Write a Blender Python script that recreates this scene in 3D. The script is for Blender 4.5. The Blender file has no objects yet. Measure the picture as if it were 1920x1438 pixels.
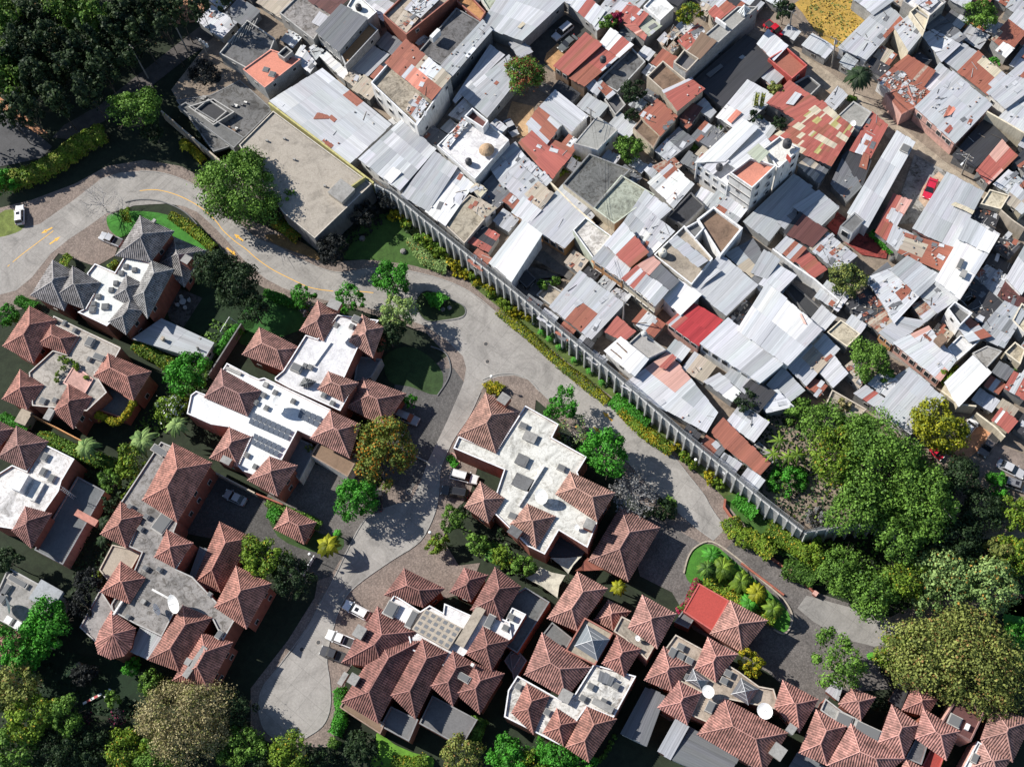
import bpy, math, random
import numpy as np
from mathutils import Vector, Matrix
from mathutils.geometry import tessellate_polygon

random.seed(7); rng = np.random.default_rng(7)
sc = bpy.context.scene
COL = sc.collection
R = math.radians

# ------------------------------------------------------------------ camera
F_PX, NX, NY, Z0 = 2400.0, 190.0, 981.0, 233.0     # focal length and nadir in photo pixels, distance of the middle
_dn = Vector((NX, -NY, -F_PX)).normalized()
_zw = -_dn
_xw = (Vector((1, 0, 0)) - _zw * _zw.x).normalized()
_yw = _zw.cross(_xw)
M_CW = Matrix((_xw, _yw, _zw))                      # camera space -> world
CAM_H = Z0 * _zw.z
_r0 = M_CW @ Vector((0, 0, -1))
CAM_P = Vector((-_r0.x * CAM_H / -_r0.z, -_r0.y * CAM_H / -_r0.z, CAM_H))
cam_d = bpy.data.cameras.new('camera'); cam = bpy.data.objects.new('camera', cam_d); COL.objects.link(cam)
cam_d.sensor_width = 36; cam_d.lens = 36 * F_PX / 1920; cam_d.clip_start = 1; cam_d.clip_end = 3000
cam.matrix_world = Matrix.Translation(CAM_P) @ M_CW.to_4x4()
sc.camera = cam
# ------------------------------------------------------------------ light
SUN_EL, SUN_AZ = R(37), R(-25)                      # light travels along SUN_AZ in the XY plane
world = bpy.data.worlds.new('World'); sc.world = world; world.use_nodes = True
_nt = world.node_tree; _bg = _nt.nodes['Background']
_sky = _nt.nodes.new('ShaderNodeTexSky'); _sky.sky_type = 'NISHITA'; _sky.sun_disc = False
_to = Vector((-math.cos(SUN_AZ) * math.cos(SUN_EL), -math.sin(SUN_AZ) * math.cos(SUN_EL), math.sin(SUN_EL)))
_sky.sun_elevation = SUN_EL; _sky.sun_rotation = math.atan2(_to.x, _to.y); _sky.altitude = 1500
_nt.links.new(_sky.outputs[0], _bg.inputs[0]); _bg.inputs[1].default_value = 0.09
sun_d = bpy.data.lights.new('sun', 'SUN'); sun = bpy.data.objects.new('sun', sun_d); COL.objects.link(sun)
sun_d.energy = 5.0; sun_d.angle = R(0.5); sun_d.color = (1.0, 0.955, 0.885)
sun.rotation_euler = _to.to_track_quat('Z', 'Y').to_euler(); sun.location = (0, 0, 100)
sc.view_settings.view_transform = 'Standard'; sc.view_settings.look = 'None'
sc.view_settings.exposure = 0.56; sc.view_settings.gamma = 1.0
sc.cycles.max_bounces = 5; sc.cycles.diffuse_bounces = 2

# ------------------------------------------------------------------ photo pixel -> point at height z
TO = {'F': (0, 0, 1.0), 'W': (1280, 180, 5.99), 'X': (320, 560, 3.994), 'Y': (1700, 380, 8.714), 'V': (640, 340, 5.99)}
for _c in range(4):
    for _r, _y in enumerate((0, 360, 720, 1078)):
        TO['%d%d' % (_c, _r)] = (480 * _c, _y, 3.994)
def px(t, x, y):
    o = TO[t]; return o[0] + x / o[2], o[1] + y / o[2]
def P(x, y, z=0.0):
    d = M_CW @ Vector((x - 960, -(y - 719), -F_PX))
    k = (z - CAM_H) / d.z
    return CAM_P + d * k
def PT(t, x, y, z=0.0):
    return P(*px(t, x, y), z)
def pts(t, s, z):
    """'x,y x,y' or flat list in tile pixels -> world points at height z"""
    if isinstance(s, str): s = [float(v) for v in s.replace(',', ' ').split()]
    return [PT(t, s[i], s[i + 1], z) for i in range(0, len(s), 2)]

# ------------------------------------------------------------------ materials
MATS = {}
def mat(name, build):
    if name in MATS: return MATS[name]
    m = bpy.data.materials.new(name); m.use_nodes = True
    nt = m.node_tree; b = nt.nodes['Principled BSDF']
    build(nt, b); MATS[name] = m
    return m
def N(nt, t, **k):
    n = nt.nodes.new('ShaderNode' + t)
    for a, v in k.items():
        if a.startswith('i_'): n.inputs[a[2:].replace('_', ' ')].default_value = v
        elif a.startswith('j'): n.inputs[int(a[1:])].default_value = v
        else: setattr(n, a, v)
    return n
def noise(nt, scale, detail=4, rough=0.6, vec=None, dist=0.0):
    n = N(nt, 'TexNoise'); n.inputs['Scale'].default_value = scale; n.inputs['Detail'].default_value = detail
    n.inputs['Roughness'].default_value = rough; n.inputs['Distortion'].default_value = dist
    if vec is None:
        g = N(nt, 'NewGeometry'); vec = g.outputs['Position']
    nt.links.new(vec, n.inputs['Vector'])
    return n.outputs['Fac']
def ramp(nt, fac, stops):
    r = N(nt, 'ValToRGB'); cr = r.color_ramp
    while len(cr.elements) < len(stops): cr.elements.new(0.5)
    for e, (p, c) in zip(cr.elements, stops):
        e.position = p; e.color = (c, c, c, 1) if isinstance(c, (int, float)) else (*c, 1)
    nt.links.new(fac, r.inputs['Fac']); return r.outputs['Color']
def mul(nt, a, b, fac=1.0, mode='MULTIPLY'):
    m = N(nt, 'MixRGB'); m.blend_type = mode
    if isinstance(fac, (int, float)): m.inputs[0].default_value = fac
    else: nt.links.new(fac, m.inputs[0])
    for s, i in ((a, 1), (b, 2)):
        if isinstance(s, tuple): m.inputs[i].default_value = (*s, 1)
        else: nt.links.new(s, m.inputs[i])
    return m.outputs[0]
def math_(nt, op, a, b=0.0):
    m = N(nt, 'Math'); m.operation = op
    for s, i in ((a, 0), (b, 1)):
        if isinstance(s, (int, float)): m.inputs[i].default_value = s
        else: nt.links.new(s, m.inputs[i])
    return m.outputs[0]
def bump(nt, b, h, strength, dist=0.1):
    n = N(nt, 'Bump'); n.inputs['Strength'].default_value = strength; n.inputs['Distance'].default_value = dist
    nt.links.new(h, n.inputs['Height']); nt.links.new(n.outputs[0], b.inputs['Normal'])
def colattr(nt):
    a = N(nt, 'Attribute'); a.attribute_name = 'col'; return a
def uvxy(nt):
    u = N(nt, 'UVMap'); s = N(nt, 'SeparateXYZ'); nt.links.new(u.outputs[0], s.inputs[0]); return s.outputs[0], s.outputs[1], u.outputs[0]

def b_metal(nt, b):
    a = colattr(nt); u, v, uv = uvxy(nt)
    st = N(nt, 'Mapping'); st.inputs['Scale'].default_value = (2.2, 0.14, 1); nt.links.new(uv, st.inputs[0])
    streak = noise(nt, 1.6, 5, 0.65, st.outputs[0])
    blot = noise(nt, 0.9, 5, 0.7, None, 0.6)
    base = mul(nt, a.outputs['Color'], ramp(nt, streak, [(0.3, 0.80), (0.62, 1.0)]))
    rib = N(nt, 'TexWhiteNoise'); rib.noise_dimensions = '1D'; nt.links.new(math_(nt, 'FLOOR', math_(nt, 'MULTIPLY', u, 2.3)), rib.inputs['W'])
    base = mul(nt, base, ramp(nt, rib.outputs['Value'], [(0.0, 0.86), (0.5, 0.99), (1.0, 1.02)]))
    # troughs between ribs slightly darker
    w = math_(nt, 'SINE', math_(nt, 'MULTIPLY', u, 2 * math.pi / 0.38))
    base = mul(nt, base, ramp(nt, w, [(0.0, 0.93), (0.6, 1.0)]))
    r = math_(nt, 'ADD', a.outputs['Alpha'], math_(nt, 'MULTIPLY', math_(nt, 'SUBTRACT', math_(nt, 'ADD', math_(nt, 'MULTIPLY', blot, 0.5), math_(nt, 'MULTIPLY', streak, 0.5)), 0.5), 1.9))
    rf = ramp(nt, r, [(0.42, 0.0), (0.62, 1.0)])
    rc = ramp(nt, noise(nt, 3.0, 3), [(0.3, (0.14, 0.05, 0.035)), (0.7, (0.36, 0.13, 0.08))])
    nt.links.new(mul(nt, base, rc, rf, 'MIX'), b.inputs['Base Color'])
    b.inputs['Roughness'].default_value = 0.55; b.inputs['Metallic'].default_value = 0.0
    b.inputs['Specular IOR Level'].default_value = 0.35
    bump(nt, b, w, 0.10, 0.04)
def b_tile(nt, b):
    a = colattr(nt); u, v, uv = uvxy(nt)
    ms = N(nt, 'Mapping'); ms.inputs['Scale'].default_value = (2.5, 2.5, 1); nt.links.new(uv, ms.inputs[0])
    fl = N(nt, 'VectorMath'); fl.operation = 'FLOOR'; nt.links.new(ms.outputs[0], fl.inputs[0])
    wn = N(nt, 'TexWhiteNoise'); wn.noise_dimensions = '2D'; nt.links.new(fl.outputs[0], wn.inputs['Vector'])
    base = mul(nt, a.outputs['Color'], ramp(nt, wn.outputs['Value'], [(0.0, 0.6), (1.0, 1.2)]))
    base = mul(nt, base, ramp(nt, noise(nt, 0.45, 6, 0.75), [(0.32, 0.5), (0.6, 1.08)]))
    nt.links.new(base, b.inputs['Base Color']); b.inputs['Roughness'].default_value = 0.85
    saw = math_(nt, 'FRACT', math_(nt, 'MULTIPLY', v, 2.5))
    bump(nt, b, saw, 0.7, 0.06)
def b_plaster(nt, b):
    a = colattr(nt)
    g = N(nt, 'NewGeometry'); mp = N(nt, 'Mapping'); mp.inputs['Scale'].default_value = (1, 1, 0.25); nt.links.new(g.outputs['Position'], mp.inputs[0])
    n = noise(nt, 1.3, 6, 0.7, mp.outputs[0])
    base = mul(nt, a.outputs['Color'], ramp(nt, n, [(0.3, 0.62), (0.55, 1.0)]))
    base = mul(nt, base, ramp(nt, noise(nt, 7, 3), [(0.3, 0.85), (0.6, 1.0)]))
    nt.links.new(base, b.inputs['Base Color']); b.inputs['Roughness'].default_value = 0.9
def b_block(nt, b):
    a = colattr(nt); u, v, uv = uvxy(nt)
    br = N(nt, 'TexBrick'); nt.links.new(uv, br.inputs['Vector']); br.inputs['Scale'].default_value = 1.0
    br.inputs['Brick Width'].default_value = 0.9; br.inputs['Row Height'].default_value = 0.45; br.inputs['Mortar Size'].default_value = 0.03
    br.inputs['Color1'].default_value = (1, 1, 1, 1); br.inputs['Color2'].default_value = (.84, .84, .84, 1); br.inputs['Mortar'].default_value = (.6, .6, .6, 1)
    base = mul(nt, a.outputs['Color'], br.outputs['Color'])
    base = mul(nt, base, ramp(nt, noise(nt, 1.1, 6, 0.7), [(0.3, 0.65), (0.6, 1.0)]))
    nt.links.new(base, b.inputs['Base Color']); b.inputs['Roughness'].default_value = 0.92
def b_concrete(nt, b):
    a = colattr(nt)
    big = ramp(nt, noise(nt, 0.28, 6, 0.72, None, 0.8), [(0.36, 0.42), (0.52, 0.95), (0.75, 1.0)])
    base = mul(nt, a.outputs['Color'], big, a.outputs['Alpha'])
    st = ramp(nt, noise(nt, 0.75, 8, 0.78, None, 1.5), [(0.40, (.30, .27, .23)), (0.50, (.92, .91, .89)), (0.7, (1, 1, 1))])
    base = mul(nt, base, st, math_(nt, 'MULTIPLY', a.outputs['Alpha'], a.outputs['Alpha']))
    base = mul(nt, base, ramp(nt, noise(nt, 3.5, 6, 0.75), [(0.3, 0.72), (0.6, 1.0)]))
    nt.links.new(base, b.inputs['Base Color']); b.inputs['Roughness'].default_value = 0.92
def b_road(nt, b):
    a = colattr(nt)
    base = mul(nt, a.outputs['Color'], ramp(nt, noise(nt, 0.14, 7, 0.75, None, 1.2), [(0.34, 0.62), (0.5, 0.92), (0.65, 1.08)]))
    base = mul(nt, base, ramp(nt, noise(nt, 2.5, 6, 0.8), [(0.25, 0.72), (0.65, 1.05)]))
    g = N(nt, 'NewGeometry'); mp = N(nt, 'Mapping'); mp.inputs['Rotation'].default_value = (0, 0, R(38)); nt.links.new(g.outputs['Position'], mp.inputs[0])
    br = N(nt, 'TexBrick'); nt.links.new(mp.outputs[0], br.inputs['Vector']); br.offset = 0.0; br.inputs['Scale'].default_value = 1
    br.inputs['Brick Width'].default_value = 3.6; br.inputs['Row Height'].default_value = 3.1; br.inputs['Mortar Size'].default_value = 0.035
    br.inputs['Color1'].default_value = (1, 1, 1, 1); br.inputs['Color2'].default_value = (.93, .93, .93, 1); br.inputs['Mortar'].default_value = (.72, .72, .72, 1)
    nt.links.new(mul(nt, base, br.outputs['Color']), b.inputs['Base Color']); b.inputs['Roughness'].default_value = 0.9
def b_cobble(nt, b):
    a = colattr(nt)
    v = N(nt, 'TexVoronoi'); v.inputs['Scale'].default_value = 4.2
    g = N(nt, 'NewGeometry'); nt.links.new(g.outputs['Position'], v.inputs['Vector'])
    base = mul(nt, a.outputs['Color'], ramp(nt, v.outputs['Color'], [(0.1, 0.78), (0.9, 1.2)]))
    base = mul(nt, base, ramp(nt, v.outputs['Distance'], [(0.25, 1.0), (0.75, 0.7)]))
    base = mul(nt, base, ramp(nt, noise(nt, 0.3, 5, 0.7), [(0.3, 0.7), (0.65, 1.1)]))
    nt.links.new(base, b.inputs['Base Color']); b.inputs['Roughness'].default_value = 0.95
def b_dirt(nt, b):
    a = colattr(nt)
    base = mul(nt, a.outputs['Color'], ramp(nt, noise(nt, 0.5, 7, 0.75, None, 0.7), [(0.3, 0.5), (0.62, 1.15)]))
    base = mul(nt, base, ramp(nt, noise(nt, 5, 5, 0.8), [(0.3, 0.65), (0.65, 1.15)]))
    nt.links.new(base, b.inputs['Base Color']); b.inputs['Roughness'].default_value = 1.0
def b_leaf(nt, b):
    a = colattr(nt)
    nt.links.new(a.outputs['Color'], b.inputs['Base Color']); b.inputs['Roughness'].default_value = 0.6
    b.inputs['Specular IOR Level'].default_value = 0.2
    t = N(nt, 'BsdfTranslucent'); nt.links.new(a.outputs['Color'], t.inputs['Color'])
    mx = N(nt, 'MixShader'); mx.inputs[0].default_value = 0.14
    nt.links.new(b.outputs[0], mx.inputs[1]); nt.links.new(t.outputs[0], mx.inputs[2])
    nt.links.new(mx.outputs[0], nt.nodes['Material Output'].inputs[0])
def b_plain(rough, metal=0.0, coat=0.0):
    def f(nt, b):
        a = colattr(nt); nt.links.new(mul(nt, a.outputs['Color'], ramp(nt, noise(nt, 4, 3), [(0.3, 0.85), (0.6, 1.0)])), b.inputs['Base Color'])
        b.inputs['Roughness'].default_value = rough; b.inputs['Metallic'].default_value = metal; b.inputs['Coat Weight'].default_value = coat
    return f
def b_glass(nt, b):
    a = colattr(nt); nt.links.new(a.outputs['Color'], b.inputs['Base Color'])
    b.inputs['Roughness'].default_value = 0.08; b.inputs['Specular IOR Level'].default_value = 0.6
mat('corrugated_metal', b_metal); mat('roof_tile', b_tile); mat('plaster', b_plaster); mat('block_wall', b_block)
mat('stained_concrete', b_concrete); mat('road_concrete', b_road); mat('cobble', b_cobble); mat('dirt', b_dirt)
mat('foliage', b_leaf); mat('painted', b_plain(0.6)); mat('car_paint', b_plain(0.3, 0.0, 0.6)); mat('dark_glass', b_glass); mat('bark', b_plain(0.95))
S = {'m': 'corrugated_metal', 't': 'roof_tile', 'p': 'plaster', 'b': 'block_wall', 'c': 'stained_concrete', 'r': 'road_concrete',
     'k': 'cobble', 'd': 'dirt', 'f': 'foliage', 'n': 'painted', 'a': 'car_paint', 'g': 'dark_glass', 'w': 'bark'}

# ------------------------------------------------------------------ mesh builder
def tessel(p):
    tr = tessellate_polygon([[Vector((q.x, q.y, 0)) for q in p]])
    out = []
    for a, b, c in tr:
        n = (p[b].xy - p[a].xy).cross(p[c].xy - p[a].xy)
        out.append((a, b, c) if n > 0 else (a, c, b))
    return out
class MB:
    def __init__(s): s.v = []; s.f = []; s.m = []; s.c = []; s.uv = []
    def quad(s, P4, m, col, a=1.0, uv=None):
        i = len(s.v); s.v += [tuple(p) for p in P4]; s.f.append(tuple(range(i, i + len(P4)))); s.m.append(m); s.c.append((*col[:3], a))
        s.uv += uv if uv else [(0, 0)] * len(P4)
    def poly(s, p, m, col, a=1.0):
        for t in tessel(p): s.quad([p[i] for i in t], m, col, a, [(p[i].x, p[i].y) for i in t])
    def wallstrip(s, p, z0, z1, m, col, a=1.0, closed=True, flip=False):
        n = len(p); d = 0.0
        for i in range(n if closed else n - 1):
            q, r = p[i], p[(i + 1) % n]; L = (r.xy - q.xy).length
            F = [(q.x, q.y, z0), (r.x, r.y, z0), (r.x, r.y, z1), (q.x, q.y, z1)]; U = [(d, z0), (d + L, z0), (d + L, z1), (d, z1)]
            if flip: F = F[::-1]; U = U[::-1]
            s.quad(F, m, col, a, U); d += L
    def box(s, c, sx, sy, sz, ang=0.0, m='p', col=(.5, .5, .5), a=1.0, tilt=None):
        """box standing on c (bottom middle)"""
        ca, sa = math.cos(ang), math.sin(ang); V = []
        for z in (0, sz):
            for x, y in ((-1, -1), (1, -1), (1, 1), (-1, 1)):
                X, Y = x * sx / 2, y * sy / 2; V.append(Vector((c[0] + X * ca - Y * sa, c[1] + X * sa + Y * ca, c[2] + z)))
        if tilt:
            for q in V: q.z += (q.x - c[0]) * tilt[0] + (q.y - c[1]) * tilt[1]
        for f in ((4, 5, 6, 7), (3, 2, 1, 0), (0, 1, 5, 4), (1, 2, 6, 5), (2, 3, 7, 6), (3, 0, 4, 7)):
            s.quad([V[i] for i in f], m, col, a, [(V[i].x + V[i].y, V[i].z) for i in f])
    def tube(s, p, r, m='n', col=(.3, .3, .3), n=6, cap=True):
        """tube along points p with radii r"""
        if isinstance(r, (int, float)): r = [r] * len(p)
        rings = []
        for i, q in enumerate(p):
            d = (p[min(i + 1, len(p) - 1)] - p[max(i - 1, 0)]).normalized()
            x = d.orthogonal().normalized(); y = d.cross(x)
            rings.append([q + (x * math.cos(2 * math.pi * k / n) + y * math.sin(2 * math.pi * k / n)) * r[i] for k in range(n)])
        for A, B in zip(rings, rings[1:]):
            for k in range(n): s.quad([A[k], A[(k + 1) % n], B[(k + 1) % n], B[k]], m, col)
        if cap: s.quad(rings[0][::-1], m, col); s.quad(rings[-1], m, col)
    def lathe(s, c, prof, m='n', col=(.3, .3, .3), n=12):
        """prof: (radius, z) list going up"""
        for (r0, z0), (r1, z1) in zip(prof, prof[1:]):
            for k in range(n):
                a, b = 2 * math.pi * k / n, 2 * math.pi * (k + 1) / n
                s.quad([(c[0] + r0 * math.cos(a), c[1] + r0 * math.sin(a), c[2] + z0), (c[0] + r0 * math.cos(b), c[1] + r0 * math.sin(b), c[2] + z0),
                        (c[0] + r1 * math.cos(b), c[1] + r1 * math.sin(b), c[2] + z1), (c[0] + r1 * math.cos(a), c[1] + r1 * math.sin(a), c[2] + z1)], m, col)
    def mesh(s, name):
        me = bpy.data.meshes.new(name); me.from_pydata(s.v, [], s.f)
        ks = sorted(set(s.m)); ix = {k: i for i, k in enumerate(ks)}
        for k in ks: me.materials.append(MATS[S[k]])
        me.polygons.foreach_set('material_index', [ix[k] for k in s.m])
        at = me.attributes.new('col', 'FLOAT_COLOR', 'FACE'); at.data.foreach_set('color', np.array(s.c, dtype=np.float32).ravel())
        uv = me.uv_layers.new(name='UVMap'); uv.data.foreach_set('uv', np.array(s.uv, dtype=np.float32).ravel())
        me.update(); return me
    def build(s, name, parent=None, loc=None, kind=None):
        """vertices are given in world space; the object's origin is its top-level parent's (or loc)"""
        org = Vector(loc) if loc is not None else Vector(); q = parent
        while q is not None: org = org + q.location; q = q.parent
        if org.length > 0: s.v = [(a[0] - org.x, a[1] - org.y, a[2] - org.z) for a in s.v]
        o = bpy.data.objects.new(name, s.mesh(name)); COL.objects.link(o)
        if kind: o['kind'] = kind
        if parent is not None: o.parent = parent
        elif loc is not None: o.location = loc
        return o
LABELS = {}
def tag(o, label, cat, group=None, kind=None):
    o['label'] = label; o['category'] = cat
    if group: o['group'] = group
    if kind: o['kind'] = kind
    LABELS.setdefault(label, []).append(o.name)
    return o
def thing(name, label, cat, loc=(0, 0, 0), group=None):
    o = bpy.data.objects.new(name, None); COL.objects.link(o); o.location = loc; o.empty_display_size = 0.5
    return tag(o, label, cat, group)
def struct(o):
    o['kind'] = 'structure'; return o
def copy_tree(root, loc, rz=0.0, sc_=1.0, label=None, group=None):
    r = root.copy(); COL.objects.link(r); r.location = loc; r.rotation_euler = (0, 0, rz)
    r.scale = (sc_, sc_, sc_) if isinstance(sc_, (int, float)) else sc_
    if label: r['label'] = label; LABELS.setdefault(label, []).append(r.name)
    if group: r['group'] = group
    for ch in list(root.children):
        c = ch.copy(); COL.objects.link(c); c.parent = r; c.matrix_parent_inverse = Matrix.Identity(4)
        for g in ch.children:
            d = g.copy(); COL.objects.link(d); d.parent = c; d.matrix_parent_inverse = Matrix.Identity(4)
    return r
def inset(p, d):
    """move polygon edges inwards by d (p counter-clockwise or clockwise)"""
    n = len(p); area = sum(p[i].x * p[(i + 1) % n].y - p[(i + 1) % n].x * p[i].y for i in range(n))
    sg = 1 if area > 0 else -1; out = []
    for i in range(n):
        a, b, c = p[i - 1].xy, p[i].xy, p[(i + 1) % n].xy
        e1 = (b - a).normalized(); e2 = (c - b).normalized()
        n1 = Vector((-e1.y, e1.x)) * sg; n2 = Vector((-e2.y, e2.x)) * sg
        k = 1 + n1.dot(n2); k = max(k, 0.35)
        q = b + (n1 + n2) * (d / k); out.append(Vector((q.x, q.y, p[i].z)))
    return out
def ccw(p):
    n = len(p); area = sum(p[i].x * p[(i + 1) % n].y - p[(i + 1) % n].x * p[i].y for i in range(n))
    return p if area > 0 else p[::-1]
def smooth(p, closed=True, k=4):
    out = []; n = len(p)
    for i in range(n if closed else n - 1):
        g = lambda j: p[j % n] if closed else p[min(max(j, 0), n - 1)]
        a, b, c, d = g(i - 1), g(i), g(i + 1), g(i + 2)
        for t in range(k):
            t /= k; out.append(0.5 * ((2 * b) + (c - a) * t + (2 * a - 5 * b + 4 * c - d) * t * t + (3 * b - a - 3 * c + d) * t ** 3))
    if not closed: out.append(p[-1])
    return out
# ------------------------------------------------------------------ houses
CLR = dict(roofgrey=(.44, .41, .37), slab=(.43, .385, .32), red=(.46, .175, .125), dred=(.27, .105, .085), pink=(.52, .235, .18), grey=(.30, .30, .31), brick=(.30, .10, .065), dbrick=(.17, .07, .05),
    white=(.76, .755, .74), owhite=(.74, .72, .68), cream=(.60, .53, .40), conc=(.34, .33, .31), dconc=(.17, .17, .17), block=(.36, .36, .35), dblock=(.22, .22, .22),
    tan=(.43, .37, .295), yellow=(.42, .38, .15), orange=(.55, .28, .12), pinkw=(.62, .36, .30), green=(.42, .45, .36), salmon=(.62, .24, .17), silver=(.47, .48, .50),
    lite=(.58, .59, .61), zinc=(.38, .395, .41), dzinc=(.16, .165, .175), black=(.05, .05, .055), rmetal=(.40, .12, .095), bred=(.42, .065, .05), rust=(.33, .12, .08),
    maroon=(.12, .05, .045), brown=(.24, .16, .11), skin=(.55, .42, .33))
H = dict(o=None, wall=None, z0=0.0, mat='p', col='brick', ang=0.0)
def house(label, col='brick', wm='p', z0=0.0, name='house', cat='house', group=None, at=None):
    endhouse()
    H.update(o=thing(name, label, cat, (0, 0, 0), group), wall=MB(), z0=z0, mat=wm, col=col, loc=False, tops={})
def _base(p):
    """put the Empty at the base of the first piece (before any child exists)"""
    if not H['loc']:
        c = sum(p, Vector()) / len(p); H['o'].location = (c.x, c.y, H['z0']); H['loc'] = True
def endhouse():
    if H['o'] is not None and H['wall'].f: H['wall'].build('wall', H['o'])
    H['o'] = None
FOOT = []; FLAB = []
_hs = [0]
def jit():
    _hs[0] += 1; return ((_hs[0] * 0.61803) % 1.0 - 0.5) * 0.14
def vary(c, k=0.1):
    t = 1 + random.uniform(-k, k); return tuple(max(0.0, x * t * (1 + random.uniform(-.02, .02))) for x in c)

def slope(mb, a, b, ta, tb, col, per=0.39, amp=0.085):
    n = (b - a).cross(ta - a if (ta - a).length > 1e-3 else tb - a).normalized()
    if n.z < 0: n = -n
    ex = (b - a).normalized(); ey = n.cross(ex); L = (b - a).length
    if ey.z < 0: ey = -ey
    ua, va = (ta - a).dot(ex), (ta - a).dot(ey); ub, vb = (tb - a).dot(ex), (tb - a).dot(ey)
    def vt(u):
        if u < ua: return va * u / max(ua, 1e-6)
        if u > ub: return vb * (L - u) / max(L - ub, 1e-6)
        return va + (vb - va) * (u - ua) / max(ub - ua, 1e-6)
    us = []; k = 0
    offs = ((0, 0.0), (0.2, 1.0), (0.5, 1.0), (0.7, 0.0))
    while k * per < L:
        for o, h in offs:
            u = (k + o) * per
            if u < L: us.append((u, h))
        k += 1
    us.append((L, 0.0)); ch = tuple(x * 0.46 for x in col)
    for (u0, h0), (u1, h1) in zip(us, us[1:]):
        A = a + ex * u0 + n * (h0 * amp); B = a + ex * u1 + n * (h1 * amp)
        v0, v1 = vt(u0), vt(u1)
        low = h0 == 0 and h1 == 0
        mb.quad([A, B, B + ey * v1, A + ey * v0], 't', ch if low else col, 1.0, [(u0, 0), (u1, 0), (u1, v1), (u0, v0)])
def _hh(h): return H['z0'] + (h if H['z0'] == 0 else h * .85 if h < 6.5 else h - 1.0)
def hip(t, s, h, col='red', pitch=0.55, wall=True, wi=0.55):
    """hip roof of barrel tiles over four eave corners (left, top, right, bottom in the photo)"""
    z = H['z0'] + h + jit(); c = ccw(pts(t, s, z)); _base(c); mb = MB(); col = vary(CLR[col] if isinstance(col, str) else col, .10); g_ = sum(col) / 3; col = tuple((x * .70 + g_ * .30) * k_ for x, k_ in zip(col, (.98, .93, .88)))
    l01 = ((c[1] - c[0]).length + (c[3] - c[2]).length) / 2; l12 = ((c[2] - c[1]).length + (c[0] - c[3]).length) / 2
    if l01 < l12: c = c[1:] + c[:1]; l01, l12 = l12, l01
    mA = (c[3] + c[0]) / 2; mB_ = (c[1] + c[2]) / 2; d = (mB_ - mA).normalized(); half = min(l12 / 2, (mB_ - mA).length / 2 - 0.15)
    rise = Vector((0, 0, pitch * l12 / 2)); r0 = mA + d * half + rise; r1 = mB_ - d * half + rise
    H['ang'] = math.atan2(d.y, d.x)
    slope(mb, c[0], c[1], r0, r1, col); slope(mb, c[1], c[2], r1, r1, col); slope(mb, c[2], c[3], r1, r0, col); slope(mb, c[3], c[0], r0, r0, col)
    cap = tuple(min(1, x * 1.08 + .02) for x in col); up = Vector((0, 0, .07))
    for p, q in ((r0, r1), (c[0], r0), (c[3], r0), (c[1], r1), (c[2], r1)): mb.tube([p + up, q + up], 0.105, 't', cap, 5)
    lo = [q - Vector((0, 0, .18)) for q in c]
    mb.wallstrip(c, z - .18, z + .0, 'p', tuple(x * .6 for x in col)); mb.quad(lo[::-1], 'p', tuple(x * .5 for x in col))
    mb.build('tiled_roof', H['o'])
    if wall:
        w = inset(c, wi); H['wall'].wallstrip(w, H['z0'] - .3, z - .15, H['mat'], CLR[H['col']]); autowin(w, z - .5, H['z0'], 3.4, 1.0, 1.3)
    H['z'] = z
def pyr(t, s, ax, ay, h, rise, col='red'):
    z = H['z0'] + h + jit(); c = ccw(pts(t, s, z)); _base(c); mb = MB(); col = tuple((x * .7 + sum(CLR[col]) * .1) * .96 for x in vary(CLR[col])); ap = PT(t, ax, ay, z + rise)
    for i in range(len(c)):
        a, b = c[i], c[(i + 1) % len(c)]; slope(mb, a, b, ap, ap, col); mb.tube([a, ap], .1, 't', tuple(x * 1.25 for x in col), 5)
    mb.build('tiled_roof', H['o']); H['wall'].wallstrip(inset(c, .5), H['z0'] - .3, z - .1, H['mat'], CLR[H['col']])
def flat(t, s, h, col='white', par=0.35, stain=0.6, wcol=None, pw=0.22, rm='c', wall=True, wm=None, name='flat_roof'):
    """flat roof with parapet; its walls reach the ground"""
    z = _hh(h) + jit(); p = ccw(pts(t, s, z + par)); _base(p)
    wc = CLR[wcol or H['col']]; W = H['wall']; i = inset(p, pw) if par > 0 else p; zt = z + par
    if wall: W.wallstrip(p, H['z0'] - .3, zt, wm or H['mat'], wc)
    if par > 0:
        pc = tuple(min(.8, x * 1.15 + .05) for x in (CLR[col] if par < .5 else wc)); n = len(p)
        for k in range(n):
            a, b, c, d = p[k], p[(k + 1) % n], i[(k + 1) % n], i[k]
            W.quad([a, b, Vector((c.x, c.y, zt)), Vector((d.x, d.y, zt))], 'p', pc)
        W.wallstrip(i, z, zt, 'p', wc, flip=True)
    mb = MB(); q = [Vector((v.x, v.y, z)) for v in i]; mb.poly(q, rm, vary(CLR[col], .06), stain); o = mb.build(name, H['o'])
    H['z'] = z; H['q'] = p; FOOT.append(p); FLAB.append(H['o']['label'])
    for k_, q_ in zip(keys(t, s), pts(t, s, z + par)): H['tops'][k_] = q_
    if wall and H['z0'] > 0: autowin(p, zt - .3, H['z0'], 4.0, .9, .9, .4)
    return o
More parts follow.
